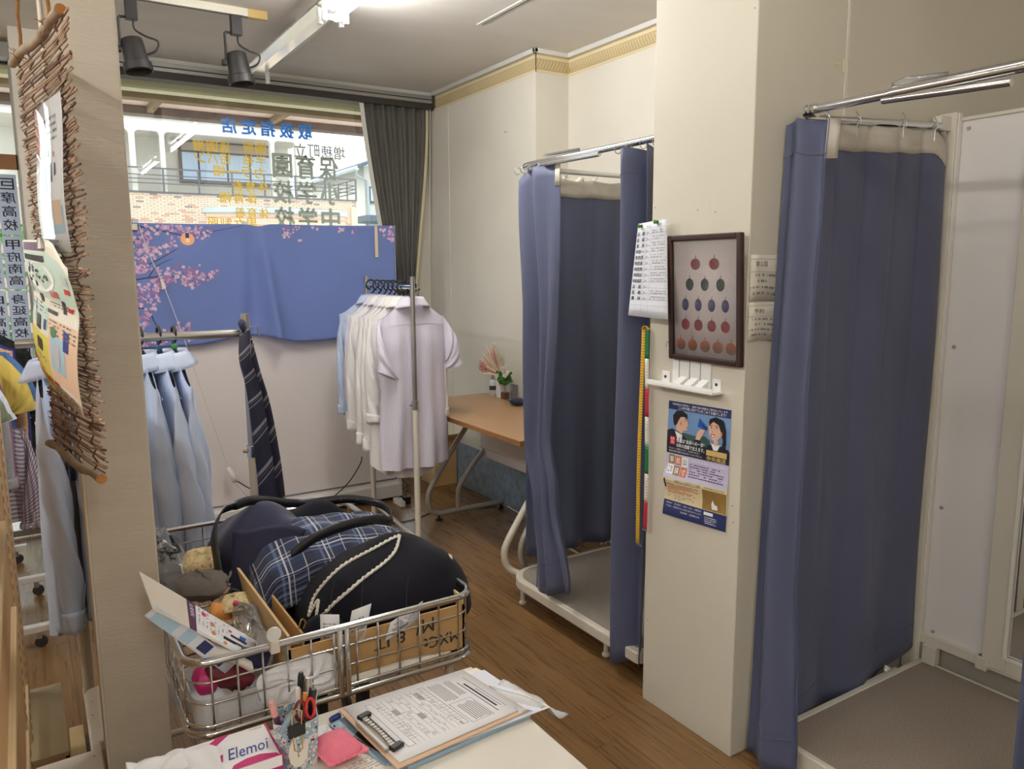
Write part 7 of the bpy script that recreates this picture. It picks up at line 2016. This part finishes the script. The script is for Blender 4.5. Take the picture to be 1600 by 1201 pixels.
# clip
fc = lambda u, v, z: fb(u, v) + Vector((0, 0, ZC + z))
cl_ = MB().prism([fc(0.012, 0.22, 0.019), fc(0.045, 0.22, 0.019), fc(0.045, 0.72, 0.019), fc(0.012, 0.72, 0.019)], (0, 0, 0.007)).build('clip_plate', 'steel_dull', CLB, bevel=0.002)
mb = MB()
for k in range(12):
    mb.obox(fc(0.075 + 0.012 * math.sin(math.pi * k / 11), lerp(0.24, 0.70, k / 11), 0.026), (0.006, 0.001, 0), (0.001, -0.0035, 0), (0, 0, 0.003))
mb.build('clip_teeth', 'steel_dull', cl_)
MB().tube([fc(0.05, 0.22, 0.024), fc(0.095, 0.24, 0.026), fc(0.095, 0.70, 0.026), fc(0.05, 0.72, 0.024)], 0.0035, 8).build('clip_wire', 'black_plastic', cl_)
for v in (0.20, 0.74):
    MB().obox(fc(0.085, v, 0.027), (0.013, 0.004, 0), (0.002, -0.007, 0), (0, 0, 0.004)).build('clip_corner', 'black_plastic', cl_, bevel=0.002)
PB = thing('clear_pouch', 'crinkled translucent plastic pouch hanging over the counter corner', 'plastic bag', (0.83, 1.27, ZC))
MB().grid(lambda u, v: Vector((lerp(0.775, 0.895 - 0.02 * v, u), lerp(1.205, 1.33, v), ZC + 0.016 - 0.045 * sst(0.35, 1, u) + 0.006 * math.sin(14 * u + 9 * v))), 16, 12).build('film', 'milky_film', PB, smooth=True, solid=0.001)
# --- tissue box
TB = thing('tissue_box', 'white and magenta tissue box with a tissue pulled out on the counter', 'tissue box', (0.205, 1.33, ZC))
tx0, tx1, ty0, ty1, tz = 0.088, 0.320, 1.272, 1.385, 0.658
MB().box(tx0, tx1, ty0, ty1, ZC, tz).build('carton', 'pr_white', TB, bevel=0.002)
ft = lambda u, v: Vector((lerp(tx0, tx1, u), lerp(ty0, ty1, v), tz))
s_ = Sheet(ft, 1, 0.0004)
s_.polys('magenta_print', [[(0.0, 0.55), (0.08, 0.98), (0.20, 0.99), (0.06, 0.35), (0.0, 0.3)], [(0.50, 0.80), (0.62, 0.995), (0.72, 0.995), (0.60, 0.78)], [(0.48, 0.40), (0.62, 0.50), (0.60, 0.30)], [(0.36, 0.22), (0.50, 0.36), (0.52, 0.26), (0.44, 0.14)], [(0.62, 0.002), (0.66, 0.13), (0.76, 0.20), (0.86, 0.20), (0.97, 0.10), (0.99, 0.002)]], 'pr_magenta', TB, 1)
s_.rects('magenta_edge', [(0.985, 0.0, 1.0, 1.0)], 'pr_magenta', TB, 1)
s_.words('lettering', [('Elemoi', 0.64, 0.28, 0.955, 0.58)], 'pr_plum', TB, 2, 0.006, 0.35)
s_.words('lettering', [('TISSUE', 0.86, 0.90, 0.96, 0.94)], 'ink_grey', TB, 2)
MB().box(tx1 - 0.0005, tx1 + 0.0006, ty0, ty1, ZC, tz - 0.002).build('side_print', 'pr_magenta', TB)
MB().box(tx0, tx1, ty0 - 0.0006, ty0 + 0.0005, ZC, tz - 0.02).build('side_print', 'pr_magenta', TB)
tis = lambda u, v: Vector((lerp(0.085, 0.222, u) - 0.02 * v * (1 - u), lerp(1.298, 1.362, v) - 0.01 * u, tz + 0.004 + 0.030 * math.sin(math.pi * v) * (0.35 + 0.65 * math.sin(math.pi * min(u * 0.8 + 0.1, 1))) + 0.004 * math.sin(19 * u + 5 * v)))
MB().grid(tis, 24, 14).build('tissue', 'paper', TB, smooth=True, solid=0.001)
MB().grid(lambda u, v: Vector((lerp(0.080, 0.170, u), lerp(1.290, 1.340, v), tz + 0.010 + 0.035 * math.sin(math.pi * (0.2 + 0.7 * v)) * (1 - 0.4 * u) + 0.004 * math.sin(13 * u - 7 * v))), 18, 12).build('tissue', 'paper', TB, smooth=True, solid=0.001)
# --- pen pot
PC = thing('pen_pot', 'six-sided floral fabric pen pot on the counter', 'pen pot', (0.360, 1.325, ZC))
pc = Vector((0.360, 1.325, 0))
def hexr(r, z, ph=0.3): return [(pc.x + r * math.cos(R(60 * k) + ph), pc.y + r * math.sin(R(60 * k) + ph), z) for k in range(6)]
a_, b_, c_, d_ = hexr(0.040, ZC), hexr(0.046, ZC + 0.094), hexr(0.042, ZC + 0.094), hexr(0.037, ZC + 0.01)
MB().add(a_ + b_ + c_ + d_, [(k, (k + 1) % 6, 6 + (k + 1) % 6, 6 + k) for k in range(6)] + [(6 + k, 6 + (k + 1) % 6, 12 + (k + 1) % 6, 12 + k) for k in range(6)] + [(12 + k, 12 + (k + 1) % 6, 18 + (k + 1) % 6, 18 + k) for k in range(6)] + [(18, 19, 20, 21, 22, 23), (5, 4, 3, 2, 1, 0)]).build('pot_wall', 'floral_cup', PC, bevel=0.003)
cp_ = Vector((0.352, 1.288, ZC + 0.045))
MB().add([cp_ + Vector((0.020 * math.cos(R(a)) * 0.95, -0.003 + 0.012 * math.cos(R(a)) * 0.25, 0.030 * math.sin(R(a)))) for a in range(0, 360, 30)], [tuple(range(12))]).build('cream_patch', 'paper_warm', PC, solid=0.001)
bc = MB().obox((0.350, 1.283, ZC + 0.088), (0.016, 0.002, 0), (0, 0.005, 0), (0, 0, 0.011)).build('binder_clip', 'black_plastic', PC, bevel=0.002)
MB().tube([(0.342, 1.281, ZC + 0.098), (0.341, 1.277, ZC + 0.125), (0.350, 1.276, ZC + 0.133), (0.359, 1.277, ZC + 0.125), (0.358, 1.281, ZC + 0.098)], 0.0013, 6).build('clip_wire', 'gold', bc)
MB().tube([(0.342, 1.278, ZC + 0.080), (0.343, 1.275, ZC + 0.055), (0.350, 1.274, ZC + 0.050), (0.357, 1.275, ZC + 0.055), (0.358, 1.278, ZC + 0.080)], 0.0013, 6).build('clip_wire', 'gold', bc)
def pen(label, base, top, r, m, cap=None, cat='pen', name='pen'):
    t = thing(name, label, cat, base, 'pens in the floral pot')
    b, e = Vector(base), Vector(top); d = (e - b)
    MB().tube([b, b + d * 0.9, e], [r, r, r * 0.75], 10).build('barrel', m, t, autosm=40)
    if cap: MB().tube([b + d * 0.78, b + d * 0.97, e + d * 0.03], [r * 1.12, r * 1.12, r * 0.8], 10).build('cap', cap, t, autosm=40)
    MB().obox(b + d * 0.88 + Vector((r * 1.1, -r * 0.3, 0)), d.normalized() * 0.016, Vector((0.0, 0.002, 0)), Vector((0.001, 0, 0.0))).build('pocket_clip', 'steel', t)
pen('clear pink marker leaning left in the floral pot', (0.342, 1.325, ZC + 0.015), (0.318, 1.318, ZC + 0.132), 0.0058, 'pr_purple', 'dry_pink')
pen('white-barrelled pen in the middle of the floral pot', (0.362, 1.325, ZC + 0.012), (0.366, 1.322, ZC + 0.142), 0.0052, 'white_plastic', 'white_plastic')
pen('tall black ballpoint in the floral pot', (0.366, 1.340, ZC + 0.012), (0.378, 1.338, ZC + 0.160), 0.0052, 'black_plastic', 'black_plastic')
pen('black mechanical pencil with chrome tip in the floral pot', (0.372, 1.328, ZC + 0.012), (0.387, 1.326, ZC + 0.152), 0.0050, 'black_plastic', 'steel')
pen('thick black felt pen leaning right in the floral pot', (0.380, 1.330, ZC + 0.02), (0.394, 1.320, ZC + 0.132), 0.0060, 'black_plastic', 'dark_grey_plastic')
pen('orange pencil in the floral pot', (0.370, 1.312, ZC + 0.02), (0.374, 1.306, ZC + 0.138), 0.0038, 'orange_item', 'orange_item', 'pencil', 'pencil')
SC = thing('scissors', 'scissors with red and black handles in the floral pot', 'scissors', (0.376, 1.305, ZC + 0.02))
for s_g, m in ((-1, 'maroon'), (1, 'pr_red')):
    c = Vector((0.372 + s_g * 0.009, 1.300, ZC + 0.112))
    MB().tube([c + Vector((0.008 * math.cos(R(a)), -0.001 * s_g, 0.019 * math.sin(R(a)))) for a in range(0, 360, 24)], 0.003, 6, closed=True).build('handle', m, SC, smooth=True)
MB().tube([(0.372, 1.302, ZC + 0.095), (0.370, 1.31, ZC + 0.02)], [0.005, 0.002], 6).build('blade', 'steel', SC)
ER = thing('blue_marker', 'short pale blue marker lying across the rim of the floral pot', 'marker', (0.335, 1.300, ZC + 0.09))
MB().tube([(0.328, 1.302, ZC + 0.082), (0.346, 1.295, ZC + 0.112)], 0.0065, 10).build('barrel', 'folder_blue', ER, autosm=40)
MB().tube([(0.346, 1.295, ZC + 0.112), (0.350, 1.293, ZC + 0.118)], 0.0050, 10).build('cap', 'steel_dull', ER)
# --- pincushion, cards and bits
PN = thing('felt_pincushion', 'pink felt pincushion with pinked edges beside the pen pot', 'pincushion', (0.425, 1.30, ZC))
px_, py_ = Vector((0.036, 0.004, 0)), Vector((-0.008, 0.040, 0))
cushion((0.427, 1.295, ZC + 0.022), px_, py_, (0, 0, 0.024), 32, 14, 0.5).build('pad', 'pink_felt', PN, smooth=True)
mb = MB(); vs = []
for side in range(4):
    for k in range(14):
        t = k / 14 * 2 - 1
        e = 1.10 if k % 2 else 1.02
        uv = {0: (t, -e), 1: (e, t), 2: (-t, e), 3: (-e, -t)}[side]
        bow = 1 + 0.06 * (abs(t) ** 3)
        vs.append(Vector((0.427, 1.295, ZC + 0.020)) + px_ * uv[0] * bow + py_ * uv[1] * bow)
mb.add(vs, [tuple(range(len(vs)))]); mb.build('pinked_edge', 'pink_felt', PN, solid=0.003)
for k, (a, b) in enumerate(((-0.4, 0.5), (0.2, 0.6), (0.5, 0.2), (-0.1, 0.75))):
    q = Vector((0.427, 1.295, ZC + 0.034)) + px_ * a + py_ * b
    pn = MB().tube([q, q + Vector((0.002, 0.002, 0.012))], 0.0005, 5).build('pin', 'steel', PN)
    MB().ball(q + Vector((0.002, 0.002, 0.013)), 0.0022, 8, 6).build('pin_head', ('white_plastic', 'pr_purple', 'gold', 'white_plastic')[k], pn)
CD = thing('sample_card', 'small white card with a yellow swatch behind the pink pincushion', 'card', (0.43, 1.37, ZC))
slab(quad((0.408, 1.345), (0.452, 1.355), (0.442, 1.410), (0.398, 1.400), 0), ZC + 0.001, ZC + 0.0022, 'paper', 'card', CD)
slab(quad((0.412, 1.352), (0.430, 1.356), (0.428, 1.368), (0.410, 1.364), 0), ZC + 0.0022, ZC + 0.0032, 'pr_yellow', 'swatch', CD)
NP = thing('note_paper', 'printed note paper under the pink pincushion', 'paper', (0.44, 1.24, ZC))
slab(quad((0.395, 1.18), (0.505, 1.19), (0.480, 1.275), (0.385, 1.265), 0), ZC + 0.0005, ZC + 0.0015, 'paper_warm', 'sheet', NP)
s_ = Sheet(quad((0.395, 1.18), (0.505, 1.19), (0.480, 1.275), (0.385, 1.265), ZC + 0.0016), 1, 0.0003)
s_.rects('print', lines_text(0.45, 0.95, 0.35, 0.9, 6, 0.7, 91, 0.5), 'ink_light', NP, 1)
BC = thing('pen_cap', 'small blue stick lying by the clipboard corner', 'glue stick', (0.462, 1.412, ZC))  # loose blue pen cap with its pocket clip
MB().tube([(0.452, 1.408, ZC + 0.007), (0.474, 1.414, ZC + 0.007)], 0.0055, 10).build('cap', 'pr_plum', BC)
MB().obox((0.463, 1.411, ZC + 0.0135), (0.009, 0.0025, 0), (0, 0.0012, 0), (0, 0, 0.001)).build('clip', 'pr_plum', BC)
